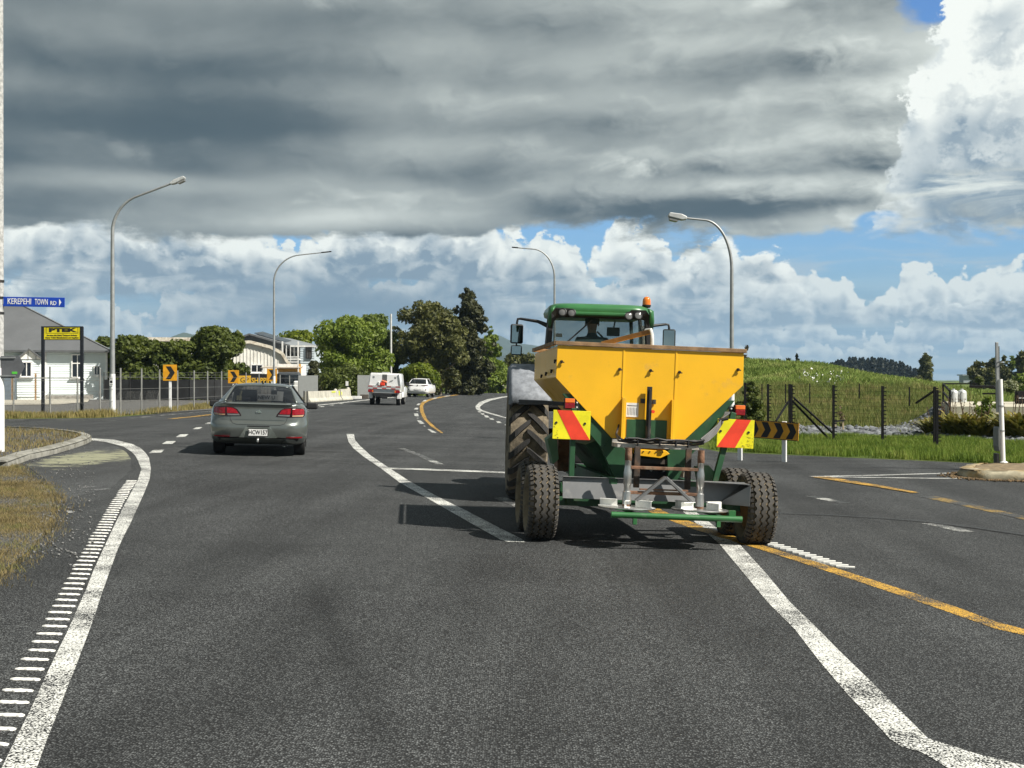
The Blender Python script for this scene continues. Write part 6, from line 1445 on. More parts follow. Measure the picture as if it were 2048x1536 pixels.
M_FBLK = mat('black_fence_steel', (.008, .008, .009), .75, spec=.2)
t = thing('security_fence', 'black electric security fence with insulated posts and diagonal stays', 'fence', A(1667, 38.)); tv = t.location.copy()
SF = [(1490, 40.5, 765), (1536, 40.2, 768), (1579, 39.8, 768), (1583, 39.3, 769), (1667, 38., 770), (1765, 36.6, 772), (1869, 35.0, 773), (1874, 34.2, 780)]
zz = []
for px, d, py in SF:
    b = A(px, d); z1 = H-(py-CY)/F*d; MB().box(Vector((b.x, b.y, (b.z+z1)/2))-tv, (.06, .06, z1-b.z)).build('post', M_FBLK, t); zz.append((b, z1))
    n = 14
    for k in range(n): MB().box(Vector((b.x+.055, b.y-.02, b.z+.25+(z1-b.z-.3)*k/(n-1)))-tv, (.07, .03, .028)).build('insulator', M_FBLK, t)
for a, b in (((1585, 802), (1664, 884)), ((1588, 796), (1668, 868)), ((1576, 804), (1552, 842))): MB().beam(W(a[0], a[1], 39.5)-tv, W(b[0], b[1], 38.2)-tv, .045, .045).build('stay', M_FBLK, t)
mb = MB()
for i in range(len(zz)-1):
    (a, za), (b, zb) = zz[i], zz[i+1]
    for k in range(14):
        f = .25/(za-a.z) + (1-.3/(za-a.z))*k/13; mb.beam(Vector((a.x+.07, a.y, a.z+(za-a.z)*f))-tv, Vector((b.x+.07, b.y, b.z+(zb-b.z)*f))-tv, .0035, .0035)
mb.build('wires', M_FBLK, t, kind='stuff')
t = thing('back_fence', 'second row of thin black fence posts across the grassy mound', 'fence', A(1620, 62)); tv = t.location.copy()
for px, d, y0, y1 in ((1524, 62, 768, 800), (1571, 61, 768, 800), (1619.5, 60, 767, 800), (1718.5, 58, 767, 791), (1819, 55, 774, 806), (1499, 63, 768, 800)):
    a, b = W(px, y1+6, d), W(px, y0, d); MB().beam(a-tv, b-tv, .045, .045).build('post', M_FBLK, t)
MB().beam(W(1868, 782, 50)-tv, W(1832, 806, 53)-tv, .06, .06).build('stay', M_FBLK, t)

PX0, PDN, PDF = 1899, 44.5, 52.
x0 = (PX0-CX)/F*PDN; x1 = 26.; zt = H-(813-CY)/F*PDN
gp = A(PX0, PDN); t = thing('concrete_platform', 'raised pale concrete platform with a sloping front behind the flax', 'platform', (x0, PDN, gp.z), R(-15.5)); zl = zt-gp.z
mb = MB(); mb.add([(0, 0, 0), (x1-x0, 0, 0), (x1-x0, .25, zl), (0, .25, zl), (0, PDF-PDN, 0), (x1-x0, PDF-PDN, 0), (x1-x0, PDF-PDN, zl+.05), (0, PDF-PDN, zl+.05)], [(0, 1, 2, 3), (3, 2, 6, 7), (0, 3, 7, 4), (1, 5, 6, 2), (4, 7, 6, 5)])
mb.build('slab', mat('cream_concrete', (.50, .46, .36), .85, var=.12, vs=1.2, dirt=((.33, .30, .24), .2, 2.)), t)
for k in range(4):       # block joints: raised courses on the face
    MB().box(((x1-x0)/2, -.012+.25*(k+.5)/4, zl*(k+.5)/4), (x1-x0-.02, .03, zl/4-.012)).build('course', MATS['cream_concrete'], t)
t = thing('handrail', 'black handrail along the left side of the concrete platform', 'handrail', (x0+.04, PDN, zt), R(-15.5)); 
MB().box((-.02, .1, .06), (.06, .1, .95)).build('post', M_FBLK, t); MB().box((-.02, 6.5, .35), (.06, .1, .75)).build('post', M_FBLK, t)
for z0_, z1_ in ((.50, .72), (.20, .42), (.0, .12)): MB().beam((-.02, .1, z0_), (-.02, 6.5, z1_), .05, .05).build('rail', M_FBLK, t)
MB().beam((-.02, 6.5, .72), (1.2, 6.6, .72), .05, .05).build('rail', M_FBLK, t); MB().box((1.6, 6.4, .36), (.5, .06, .06)).build('rail', M_FBLK, t); MB().tube([(.9, 6.4, .62), (1.75, 6.4, .62), (1.85, 6.4, .5), (1.85, 6.4, 0)], .05, 8).build('rail', M_FBLK, t)
M_TANK = mat('pale_tank', (.58, .59, .58), .4, .35, var=.08)
for i, px in enumerate((1907, 1924)):
    b = W(px, 806, 50.3); t = thing('tank', ('upright silver tank with a domed top, left of the pair on the platform', 'upright silver tank with a domed top, right of the pair on the platform')[i], 'tank', (b.x, b.y, zt+.035), 0, 'tanks on the platform')
    MB().lathe([(0, .15), (.01, .165), (.36, .165), (.42, .145), (.455, .09), (.46, .05), (.50, .05), (.505, .001)], 20, 'z').build('shell', M_TANK, t, smooth=40); MB().lathe([(.12, .166), (.125, .171), (.135, .171), (.14, .166)], 20, 'z').build('band', M_POLE, t)
    MB().tube([(-.06, -.15, .40), (-.13, -.14, .25), (-.08, -.155, .08), (0, -.16, .05)], .008, 6).build('hose', M_FBLK, t)
b = W(2043, 812, 48); t = thing('steel_cabinet', 'dark open steel cabinet at the right edge of the platform', 'cabinet', (b.x, b.y, zt+.03)); MB().box((0, .1, .22), (.30, .3, .44)).build('box', M_FBLK, t); MB().box((-.17, .0, .18), (.04, .04, .38)).build('leg', M_FBLK, t); MB().box((0, -.06, .20), (.24, .02, .05)).build('shelf', M_POLE, t)

# ------------------------------------------------------------------ vegetation
L_OLIVE = leafmat('olive_leaves', (.038, .058, .011), (.150, .180, .038))
L_GREEN = leafmat('bright_leaves', (.065, .110, .014), (.24, .30, .05))
L_DARK = leafmat('dark_olive_leaves', (.038, .046, .014), (.17, .17, .055), .25)
L_CYP = leafmat('cypress_leaves', (.018, .024, .010), (.085, .088, .034), .15)
L_YEL = leafmat('yellow_green_leaves', (.07, .11, .012), (.26, .30, .035), .45)
L_PINE = leafmat('pine_needles', (.006, .010, .006), (.030, .036, .018), .1)
L_PALE = leafmat('pale_leaves', (.06, .10, .022), (.21, .26, .07), .4)
M_BARK = mat('grey_bark', (.14, .115, .09), .9, var=.3, vs=5)
M_PALEBARK = mat('pale_bark', (.30, .27, .22), .9, var=.25, vs=4)
def leaf_cloud(C_, Rr, n, leaf, rng, flat=.35, aspect=1.6):
    """leaf-sized faces spread through clumps: C_ (k,3) centres, Rr (k,) radii"""
    w = Rr**2; idx = rng.choice(len(C_), n, p=w/w.sum())
    d = rng.normal(size=(n, 3)); d /= np.linalg.norm(d, axis=1)[:, None]
    rad = (.35+.72*rng.random(n)**.5)*Rr[idx]
    P = C_[idx] + d*rad[:, None]*np.array([1, 1, .85])
    nrm = d*.9 + rng.normal(size=(n, 3))*.75 + np.array([0, 0, flat]); nrm /= np.linalg.norm(nrm, axis=1)[:, None]
    t = np.cross(nrm, rng.normal(size=(n, 3))); t /= np.linalg.norm(t, axis=1)[:, None]; b = np.cross(nrm, t)
    s = leaf*(.55+.9*rng.random(n))[:, None]; a = t*s*aspect*.5; b = b*s*.5
    V = np.stack([P-a, P-b*.9+a*.1, P+a, P+b*.9+a*.1], 1).reshape(-1, 3)
    return V, np.arange(4*n).reshape(n, 4)
def tree(name, label, group, px0, px1, ytop, d, mt, prof, n, leaf, clumps=46, crad=.26, seed=1, bark=None, cat='tree', base_px=None, limbs=5, trunk_r=.016, zlow=.12, crown_label=None, aspect=1.6, flat=.35):
    rng = np.random.default_rng(seed); pc = (px0+px1)/2
    b = A(base_px or pc, d); b.z = float(zg(b.x, b.y)); ht = H-(ytop-CY)/F*d-b.z; hw = (px1-px0)/2/F*d*1.10; ox = (pc-CX)/F*d-b.x
    t = thing(name, label, cat, b, 0, group)
    pv = np.array(prof); vmin = pv[0, 0]
    v = vmin+(1-vmin)*rng.random(clumps)**.9; r = np.interp(v, pv[:, 0], pv[:, 1]); ang = rng.random(clumps)*2*math.pi; r = r*(1+.16*np.sin(ang*2+seed)*np.sin(v*7+seed*1.7)+.08*np.sin(ang*5+seed)); rr_ = r*np.sqrt(rng.random(clumps))*.86
    cr = crad*hw*(.65+.7*rng.random(clumps))*np.clip(r*1.25+.15, .35, 1.1)
    lim = np.maximum(r*hw - cr*.5, 0); rr_ = np.minimum(rr_*hw, lim)
    od = rng.random(clumps) < .30; cr = np.where(od, cr*.42, cr); rr_ = np.where(od, r*hw*rng.uniform(.86, 1.06, clumps), rr_)
    C_ = np.stack([ox+rr_*np.cos(ang), rr_*np.sin(ang), np.minimum(v*ht, ht-cr*.8)], 1)
    # a core column so that the crown is not hollow
    kc = max(4, clumps//6); vc = np.linspace(vmin+.05, .9, kc); C2 = np.stack([ox+0*vc, 0*vc, vc*ht], 1); r2 = np.interp(vc, pv[:, 0], pv[:, 1])*hw*.5
    C_ = np.concatenate([C_, C2]); cr = np.concatenate([cr, r2])
    if d < 200 and n > 1000: n, leaf = int(n*1.9), leaf*.74
    V, Q = leaf_cloud(C_, cr, n, leaf, rng, flat, aspect)
    link('crown', raw_mesh('crown', V, Q), mt, t, label=crown_label)
    mb = MB(); top = ht*.72; mb.tube([(0, 0, -.05), (ox*.2, 0, top*.35), (ox*.6, .0, top*.7), (ox, 0, top)], [max(.05, trunk_r*ht*1.3), trunk_r*ht, trunk_r*ht*.65, trunk_r*ht*.25], 8)
    for i in range(limbs):
        c = C_[rng.integers(0, clumps)]; z0 = min(c[2]*.65, top*.6); x0 = ox*.5*z0/top
        mb.tube([(x0, 0, z0), (x0+(c[0]-x0)*.55, c[1]*.5, z0+(c[2]-z0)*.4), tuple(c)], [trunk_r*ht*.45, trunk_r*ht*.3, trunk_r*ht*.12], 6)
    mb.build('trunk', bark or M_BARK, t, smooth=60, kind='stuff')
    return t
ROUND = [(.10, .55), (.25, .85), (.5, 1.), (.75, .85), (.92, .5), (1., .2)]
BUSH = [(.0, .85), (.2, 1.), (.5, 1.), (.8, .80), (1., .35)]
CONE = [(.03, .85), (.15, 1.), (.4, .82), (.65, .56), (.85, .30), (1., .06)]
OVAL = [(.05, .6), (.2, .85), (.45, 1.), (.7, .86), (.88, .58), (1., .18)]
HG = 'leafy trees above the shade cloth fence'
tree('hedge_tree', 'dark leafy tree between the weatherboard house and the tall street lamp', HG, 172, 240, 674, 101, L_OLIVE, BUSH, 6500, .26, 30, .36, 3)
tree('hedge_tree', 'rounded leafy tree just right of the tall street lamp', HG, 222, 330, 673, 97.5, L_OLIVE, BUSH, 9000, .26, 38, .33, 5)
tree('hedge_tree', 'lower leafy tree behind the nearest yellow chevron sign', HG, 290, 420, 684, 96.5, L_OLIVE, BUSH, 9000, .26, 40, .32, 7)
tree('hedge_tree', 'tallest leafy tree of the hedge, against the old white building', HG, 368, 494, 655, 97, L_OLIVE, ROUND, 13500, .26, 52, .30, 9, M_PALEBARK, base_px=446, limbs=8)
tree('garden_shrub', 'dark small tree before the right wall of the two-storey house', None, 606, 640, 722, 104, L_CYP, BUSH, 2600, .2, 16, .4, 12)
tree('yellow_tree', 'yellow-green tree peeping over the roof of the two-storey house', None, 545, 655, 662, 158, L_YEL, ROUND, 7000, .34, 34, .34, 13)
tree('broadleaf_tree', 'broad bright green tree right of the two-storey house', None, 630, 772, 634, 118, L_GREEN, BUSH, 17000, .27, 60, .28, 15)
tree('broadleaf_tree', 'paler green tree behind the bright green one, beside the bare white pole', None, 690, 800, 629, 134, L_PALE, ROUND, 10000, .30, 44, .32, 16)
tree('hedge_bush', 'dark green bush at the foot of the bright green tree', None, 640, 752, 735, 113.5, L_OLIVE, BUSH, 8000, .22, 34, .34, 17)
tree('spreading_conifer', 'big spreading dark conifer with clumped foliage left of the tall cypress', None, 784, 932, 604, 132, L_DARK, [(.08, .7), (.3, .95), (.5, 1.), (.7, .92), (.88, .62), (1., .25)], 21000, .25, 90, .20, 19, base_px=880, limbs=9, aspect=1.9)
tree('cypress_tree', 'tall narrow dark cypress, the highest tree in the photo', None, 890, 980, 577, 140, L_CYP, [(.02, .8), (.25, 1.), (.5, .86), (.72, .66), (.9, .42), (1., .12)], 19000, .24, 150, .21, 21, aspect=2.2, limbs=3)
tree('yellow_shrub', 'yellow-green rounded shrub behind the white hatchback', None, 804, 874, 728, 126, L_YEL, BUSH, 5500, .25, 26, .36, 23)
tree('broadleaf_tree', 'light green tree low at the right of the tall cypress', None, 945, 1014, 652, 168, L_GREEN, CONE, 7000, .34, 34, .36, 25)
tree('creeper_bush', 'small leafy bush on the garden fence under the dark conifer', None, 893, 914, 742, 146, L_GREEN, BUSH, 1500, .2, 10, .45, 26)
tree('paddock_bush', 'small bush left of the paddock fence', None, 960, 982, 752, 182, L_PALE, BUSH, 1200, .25, 8, .5, 27)
tree('low_conifer', 'dark low conifer beyond the paddock beside the tractor mirror', None, 1008, 1075, 708, 215, L_DARK, ROUND, 4500, .42, 26, .36, 28)
# right-hand side
tree('bare_tree', 'thin half-bare tree on the skyline right of the hopper', None, 1480, 1506, 690, 150, leafmat('brown_twigs', (.07, .05, .035), (.16, .13, .09), .1), OVAL, 260, .28, 12, .4, 31, M_BARK, limbs=9)
SK = 'small dark conifers behind the mound'
for i, (a, b_, y, lb) in enumerate(((1550, 1566, 717, 'leftmost tiny dark conifer on the mound skyline'), (1562, 1590, 716, 'wider tiny dark conifer cluster on the mound skyline'), (1585, 1603, 711, 'pointed tiny dark conifer on the mound skyline'))):
    tree('skyline_conifer', lb, SK, a, b_, y, 190, L_PINE, CONE, 700, .42, 9, .5, 40+i)
tree('lone_pine', 'tall ragged pine at the right end of the dark plantation', None, 1828, 1874, 706, 330, L_DARK, [(.05, .8), (.2, 1.), (.35, .9), (.5, .5), (.7, .48), (.9, .3), (1., .1)], 5200, .55, 30, .34, 45, aspect=2.)
RT = 'tall pines on the right skyline'
for i, (a, b_, y, lb) in enumerate(((1938, 1974, 724, 'dark rounded pine left of the leaning white post'), (1970, 2000, 716, 'dark pine half hidden by the leaning white post'), (1996, 2022, 713, 'pointed pine just right of the leaning white post'), (2014, 2034, 712, 'thin sparse pine between two darker ones'), (2018, 2070, 703, 'tallest dark pine at the right edge'))):
    tree('tall_pine', lb, RT, a, b_, y, 260, L_DARK if i != 3 else L_PALE, OVAL if i in (0, 1) else CONE, (3600, 2800, 2600, 500, 5200)[i], .5, 24, .36, 50+i, aspect=2.)
tree('green_tree', 'green round tree under the pines at the right edge', None, 2026, 2075, 748, 150, L_GREEN, BUSH, 2600, .3, 16, .42, 58)
tree('blossom_tree', 'small tree with pale blossom behind the platform', None, 1998, 2042, 762, 82, leafmat('blossom', (.10, .13, .05), (.42, .42, .28), .3), [(.45, .5), (.6, 1.), (.8, .9), (1., .3)], 1500, .12, 14, .4, 60)
tree('young_tree', 'thin young tree with a straight stem behind the tanks', None, 1950, 1970, 755, 80, L_OLIVE, [(.5, .6), (.7, 1.), (1., .4)], 420, .12, 8, .5, 61)
tree('dark_shrub', 'dark leafy shrub behind the long chevron board', None, 1478, 1524, 764, 45.5, L_OLIVE, BUSH, 5200, .085, 30, .34, 63)
sap = tree('staked_sapling', 'staked leafy sapling tied between two timber stakes by the flax', None, 1952, 1994, 794, 41., L_GREEN, [(.55, .4), (.7, .9), (.85, 1.), (1., .5)], 750, .065, 14, .36, 65, trunk_r=.010)
def stakes(label, pxs, y0, y1, d, bar):
    b = A(pxs[0], d); t = thing('tree_stakes', label, 'stakes', b, 0, 'timber stakes round saplings')
    for k, px in enumerate(pxs):
        q = A(px, d)-b; z1 = H-(y0[k]-CY)/F*d-b.z; MB().beam(q, q+Vector((-.02*k, 0, z1)), .05, .05).build('stake', mat('pine_stake', (.42, .34, .22), .85), t)
    q = A(pxs[1], d)-b; z = H-(bar-CY)/F*d-b.z; MB().beam(Vector((-.03, -.04, z)), q+Vector((.03, -.04, z+.04)), .012, .05).build('tie', M_BLACK, t)
stakes('pair of timber stakes round the leafy sapling by the flax', (1967, 1985), (858, 855), 0, 40.8, 865); stakes('pair of timber stakes round the thin bare sapling by the fence', (1671, 1687), (842, 840), 0, 43.5, 843)
tree('bare_sapling', 'thin brown sapling between two stakes behind the fence', None, 1672, 1690, 808, 43.6, leafmat('dry_twig_leaves', (.08, .06, .03), (.2, .15, .08), .1), [(.3, .6), (.6, 1.), (1., .4)], 90, .05, 8, .5, 67, trunk_r=.008)

# ---- plantation: a far wood that reads as one mass
def plantation():
    rng = np.random.default_rng(70); Vs, Qs = [], []; k = 0
    for i in range(150):
        px = 1650+195*rng.random(); d = 760+rng.random()*120; x = (px-CX)/F*d
        crest = np.interp(px, [1650, 1662, 1690, 1720, 1760, 1800, 1830, 1848], [742, 724, 716, 713, 715, 722, 734, 748])
        ht = H-(crest+rng.uniform(0, 9)-CY)/F*d+.1; w = rng.uniform(2.2, 4.2); n = 150
        v = rng.random(n)**.8; r = w*(1.05-v)*np.sqrt(rng.random(n)); a = rng.random(n)*6.283
        P = np.stack([x+r*np.cos(a), d+r*np.sin(a), -.1+v*ht], 1); s = rng.uniform(.9, 1.9, n)
        t = rng.normal(size=(n, 3)); t /= np.linalg.norm(t, axis=1)[:, None]; b = np.cross(t, rng.normal(size=(n, 3))); b /= np.linalg.norm(b, axis=1)[:, None]
        Vs.append(np.stack([P-t*s[:, None]*.6, P-b*s[:, None]*.45, P+t*s[:, None]*.6, P+b*s[:, None]*.45], 1).reshape(-1, 3)); Qs.append(np.arange(4*n).reshape(n, 4)+k); k += 4*n
    o = link('pine_plantation', raw_mesh('pine_plantation', np.concatenate(Vs), np.concatenate(Qs)), L_PINE); tag(o, 'dark pine plantation on the skyline beyond the mound', 'forest', kind='stuff')
plantation()
# ---- hills and mountain
def ridge(name, pts, d, w, mt, seed=0):
    rng = np.random.default_rng(seed); px = np.linspace(pts[0][0], pts[-1][0], 90); py = np.interp(px, [p[0] for p in pts], [p[1] for p in pts])
    rows = 13; V = []
    nz = np.cumsum(rng.normal(size=(rows, 90))*.12, 1); nz -= np.linspace(0, 1, 90)[None]*nz[:, -1:]
    for j in range(rows):
        u = -1+2*j/(rows-1); y = d+w*u
        for i in range(90):
            top = H-(py[i]-CY)/F*d; f = max(0, 1-abs(u)**1.3); z = -3+(top+3)*f*(1+(.06*nz[j, i] if abs(u) > .05 else 0))
            V.append(((px[i]-CX)/F*d, y, z))
    a, b = np.meshgrid(np.arange(89), np.arange(rows-1)); q = (b*90+a).ravel()
    return link(name, raw_mesh(name, V, np.stack([q, q+1, q+91, q+90], 1)), mt, smooth=80, kind='structure')
M_HILL = mat('forested_hill', (.035, .05, .028), .95, var=.3, vs=.004)
ridge('hill', [(150, 700), (215, 688), (300, 683), (340, 678), (358, 668), (368, 664.5), (385, 669), (410, 668.5), (440, 665), (480, 671), (560, 690), (640, 712), (700, 735)], 3300, 420, M_HILL, 2)
ridge('mountain', [(900, 712), (940, 690), (965, 675), (985, 669), (1000, 671), (1018, 680), (1040, 687), (1065, 690), (1085, 694), (1130, 690), (1200, 712), (1300, 735), (1420, 752)], 5200, 700, M_HILL, 3)
ridge('hill', [(940, 745), (985, 716), (1010, 711), (1050, 716), (1090, 722), (1180, 730), (1300, 745)], 3600, 350, M_HILL, 4)
ridge('hill', [(1845, 772), (1875, 764), (1900, 762.5), (1914, 763.5), (1918, 769), (1923, 764), (1960, 763), (2010, 764), (2100, 762), (2300, 770)], 1300, 90, mat('far_tree_belt', (.018, .028, .014), .95, var=.3, vs=.02), 5)
t = thing('farm_shed', 'tiny long farm building far behind the tanks', 'shed', A(1937, 620)); MB().box((0, 0, 2.1), (6.5, 6, 3.2)).build('wall', mat('far_grey_wall', (.30, .33, .36), .7), t); MB().box((0, 0, 4.0), (8, 8, .5)).build('roof', M_ROOFL, t)

# ---- grass
def grassmat(name, cols, rough=.8, trans=.3):
    m = bpy.data.materials.new(name); m.use_nodes = True; n = NT(m.node_tree); p = n.n['Principled BSDF']
    ob = n.new('ShaderNodeTexCoord').outputs['Object']; geo = n.new('ShaderNodeNewGeometry')
    f = n.m('ADD', n.m('MULTIPLY', n.ss(n.noise(ob, cols[3] if len(cols) > 3 else .8, 5, .65), .3, .7), .62), n.m('MULTIPLY', geo.outputs['Random Per Island'], .38))
    c = n.mix(n.ss(f, .1, .5), cols[0], cols[1]); c = n.mix(n.ss(f, .5, .92), c, cols[2])
    n.l.new(c, p.inputs['Base Color']); p.inputs['Roughness'].default_value = rough; p.inputs['Specular IOR Level'].default_value = .2
    tr = n.new('ShaderNodeBsdfTranslucent'); n.l.new(c, tr.inputs[0]); mx = n.new('ShaderNodeMixShader'); mx.inputs[0].default_value = trans
    n.l.new(p.outputs[0], mx.inputs[1]); n.l.new(tr.outputs[0], mx.inputs[2]); n.l.new(mx.outputs[0], n.n['Material Output'].inputs[0]); return m
def inside(x, y, poly):
    ox = np.array([p[0] for p in poly]); oy = np.array([p[1] for p in poly]); ins = np.zeros(len(x), bool); j = len(poly)-1
    for i in range(len(poly)):
        c = (oy[i] > y) != (oy[j] > y)
        with np.errstate(divide='ignore', invalid='ignore'): ins ^= c & (x < (ox[j]-ox[i])*(y-oy[i])/(oy[j]-oy[i])+ox[i])
        j = i
    return ins
def lump(x, y, f, seed):
    return (np.sin(x*f*1.7+seed)+np.sin(y*f*1.3+seed*2)+np.sin((x+y)*f*.9+seed*3)+np.sin((x-y*.7)*f*2.3+seed))/4
def grass(name, poly, n, h, w, mt, label, cat='grass', zoff=0., hf=zg, seed=1, lean=.5, clump=0., clumpf=2., bias=None, jit=0.):
    rng = np.random.default_rng(seed); xs = [p[0] for p in poly]; ys = [p[1] for p in poly]; X, Y = np.zeros(0), np.zeros(0)
    while len(X) < n:
        x = rng.uniform(min(xs), max(xs), n*3); y = rng.uniform(min(ys), max(ys), n*3)
        if bias: y = min(ys)+(max(ys)-min(ys))*rng.random(n*3)**bias
        k = inside(x, y, poly)
        if clump: k &= (lump(x, y, clumpf, seed)+.35*lump(x, y, clumpf*3.1, seed+5)) > rng.uniform(-1, 1, n*3)*(1-clump)+clump*.25-.25
        X = np.concatenate([X, x[k]]); Y = np.concatenate([Y, y[k]])
    X, Y = X[:n], Y[:n]
    if jit: X = X+rng.normal(size=n)*jit; Y = Y+rng.normal(size=n)*jit*2.2
    Z = hf(X, Y)+zoff-.01
    hh = h*(.45+.85*rng.random(n))*(1+.35*lump(X, Y, clumpf, seed+2)); a = rng.random(n)*6.283; la = rng.random(n)*6.283; ll = hh*lean*rng.random(n)*1.2; ww = w*(.6+.8*rng.random(n))
    dx, dy = np.cos(a)*ww/2, np.sin(a)*ww/2; lx, ly = np.cos(la)*ll, np.sin(la)*ll
    B = np.stack([X, Y, Z], 1)
    V = np.stack([B-np.stack([dx, dy, 0*dx], 1), B+np.stack([dx, dy, 0*dx], 1), B+np.stack([lx*.4+dx*.7, ly*.4+dy*.7, hh*.6], 1), B+np.stack([lx*.4-dx*.7, ly*.4-dy*.7, hh*.6], 1), B+np.stack([lx, ly, hh], 1)], 1).reshape(-1, 3)
    i = np.arange(n)*5; T = np.concatenate([np.stack([i, i+1, i+2], 1), np.stack([i, i+2, i+3], 1), np.stack([i+3, i+2, i+4], 1)])
    o = link(name, raw_mesh(name, V, T), mt); tag(o, label, cat, kind='stuff'); return o
G_DRY = grassmat('dry_grass', ((.12, .10, .045), (.30, .235, .11), (.17, .18, .06), 2.6))
G_STRAW = grassmat('straw_grass', ((.13, .12, .04), (.33, .27, .11), (.16, .18, .05), 1.4))
G_LUSH = grassmat('lush_grass', ((.06, .105, .015), (.16, .235, .035), (.28, .31, .075), 1.3))
G_MOUND = grassmat('mound_grass', ((.11, .165, .032), (.21, .28, .065), (.32, .33, .12), .35))
G_RANK = grassmat('rank_grass', ((.085, .13, .03), (.185, .205, .06), (.28, .23, .10), .5))
gp = [(-4.15, 9.2)] + [tuple(p) for p in px2(GRASS_EDGE[1:-1])][::-1]
gp = [tuple(p) for p in px2([(16, 930), (42, 951), (76, 964), (100, 987), (104, 1012), (97, 1046), (84, 1074), (52, 1106), (12, 1138), (-60, 1190), (-150, 1190), (-150, 930)])]
grass('dry_grass', gp, 90000, .050, .006, G_DRY, 'dry brown and green grass on the near left verge', hf=lambda x, y: g(x), seed=3, lean=.9, clump=.62, clumpf=2.9, jit=.10)
gp2 = [tuple(p) for p in px2([(-40, 862), (95, 868), (150, 874), (172, 882), (145, 893), (90, 908), (40, 922), (-40, 940)])]
grass('kerb_weeds', gp2, 3200, .10, .012, G_DRY, 'brown weeds on the gravel inside the kerb', hf=lambda x, y: g(x), zoff=.10, seed=4, lean=.8, clump=.65, clumpf=1.7, jit=.08)
gp3 = [tuple(p) for p in px2([(-40, 838), (0, 836.5), (200, 834.5), (255, 830.5), (330, 823.5), (430, 812.5), (520, 806), (600, 801)])] + [tuple(A(px, d).xy) for px, d in ((600, 90), (520, 79.5), (415, 66), (319, 58), (241, 53.4), (155, 52.1), (-40, 51.6))]
grass('verge_grass', gp3, 30000, .24, .022, G_STRAW, 'straw coloured long grass along the chain link fence', hf=lambda x, y: g(x), seed=5, lean=.5, clump=.35, clumpf=1.1, jit=.12)
gp4 = [tuple(p) for p in px2([(1420, 898), (1500, 904), (1600, 908.5), (1720, 914), (1900, 922), (2048, 930), (2120, 934)])] + [tuple(A(px, d).xy) for px, d in ((2140, 36.5), (1960, 37.6), (1900, 39.3), (1800, 40.5), (1700, 41.), (1600, 41.), (1420, 41.5))]
grass('roadside_grass', gp4, 75000, .20, .014, G_LUSH, 'bright green long grass beside the right-hand road', hf=lambda x, y: g(x), seed=6, lean=.5, clump=.15, clumpf=1.2)
gp5 = [tuple(A(px, d).xy) for px, d in ((1380, 47.), (1600, 46.), (1800, 46.), (1862, 47.), (1900, 56), (1900, 76), (1330, 76))]
grass('rank_grass', gp5, 52000, .42, .03, G_RANK, 'tall browning grass between the rocks and the mound', seed=7, lean=.5, clump=.3, clumpf=.55, jit=.9)
gp6 = [tuple(A(px, d).xy) for px, d in ((1230, 66), (1900, 66), (1990, 120), (1230, 120))]
grass('mound_grass', gp6, 120000, .26, .07, G_MOUND, 'green grass covering the long mound', seed=8, lean=.9, clump=.3, clumpf=.5, jit=.8)
gp7 = [tuple(A(px, d).xy) for px, d in ((1900, 60), (2120, 60), (2120, 200), (1900, 200))]
grass('paddock_grass', gp7, 16000, .32, .09, G_MOUND, 'paddock grass behind the platform', seed=9, lean=.6)
gp8 = [tuple(A(px, d).xy) for px, d in ((605, 112), (800, 132), (1000, 170), (1060, 178), (1060, 260), (800, 260), (600, 200))]
grass('far_grass', gp8, 14000, .4, .10, G_LUSH, 'grass under the trees along the bend', seed=10, lean=.5)
wf = np.random.default_rng(21); V, Q = leaf_cloud(np.array([(*A(px, d).xy, float(zg(*A(px, d).xy))+.5) for px, d in ((1612, 78), (1622, 80), (1636, 76), (1672, 79), (1680, 80), (1660, 77), (1645, 75))]), np.full(7, .55), 75, .075, wf)
tag(link('white_flowers', raw_mesh('white_flowers', V, Q), mat('white_petals', (.7, .7, .66), .7)), 'white wild flowers scattered on the mound', 'flowers', kind='stuff')

# ---- rocks along the swale
def rocks(name, label, spots, mt, seed):
    rng = np.random.default_rng(seed); bm = bmesh.new(); bmesh.ops.create_icosphere(bm, subdivisions=1, radius=1); bv = np.array([v.co for v in bm.verts]); bf = np.array([[v.index for v in f.verts] for f in bm.faces]); bm.free()
    Vs, Fs = [], []
    for i, (x, y, z, s) in enumerate(spots):
        q = bv*(.7+.6*rng.random((len(bv), 1)))*np.array([1.25, 1., .8])*s; a = rng.random()*6.28; c, s_ = math.cos(a), math.sin(a)
        Vs.append(q @ np.array([[c, s_, 0], [-s_, c, 0], [0, 0, 1]])+np.array([x, y, z])); Fs.append(bf+i*len(bv))
    tag(link(name, raw_mesh(name, np.concatenate(Vs), np.concatenate(Fs)), mt), label, 'rocks', kind='stuff')
M_ROCK = mat('grey_rock', (.13, .138, .145), .85, var=.6, vs=3.5)
rr_ = np.random.default_rng(80); sp_ = []
for i in range(1500):
    px = rr_.uniform(1560, 2060); d = np.interp(px, [1560, 1800, 1860, 1900, 2060], [43.2, 42.8, 42., 40., 37.4])+rr_.uniform(-1.6, 1.9)*(1 if px < 1880 else .35); q = A(px, d); sp_.append((q.x, q.y, q.z+rr_.uniform(-.02, .10)+.10*max(0, (d-42.5))*.5, rr_.uniform(.07, .17)))
for i in range(900):      # bank of rocks climbing along the platform's left side
    u = rr_.random(); v = rr_.random()**.8; x0_ = (1897-CX)/F*44.5 + max(0, u*11.5-2.9)*.277; x = x0_ - .1 - v*2.9*(1.05-u*.75); y = 41.6+u*11.5; v = v**1.0
    q = g(x); sp_.append((x, y, q+.03+(1-v)**1.5*.70*min(1, u*2.2+.03)+rr_.uniform(-.03, .05), rr_.uniform(.07, .17)))
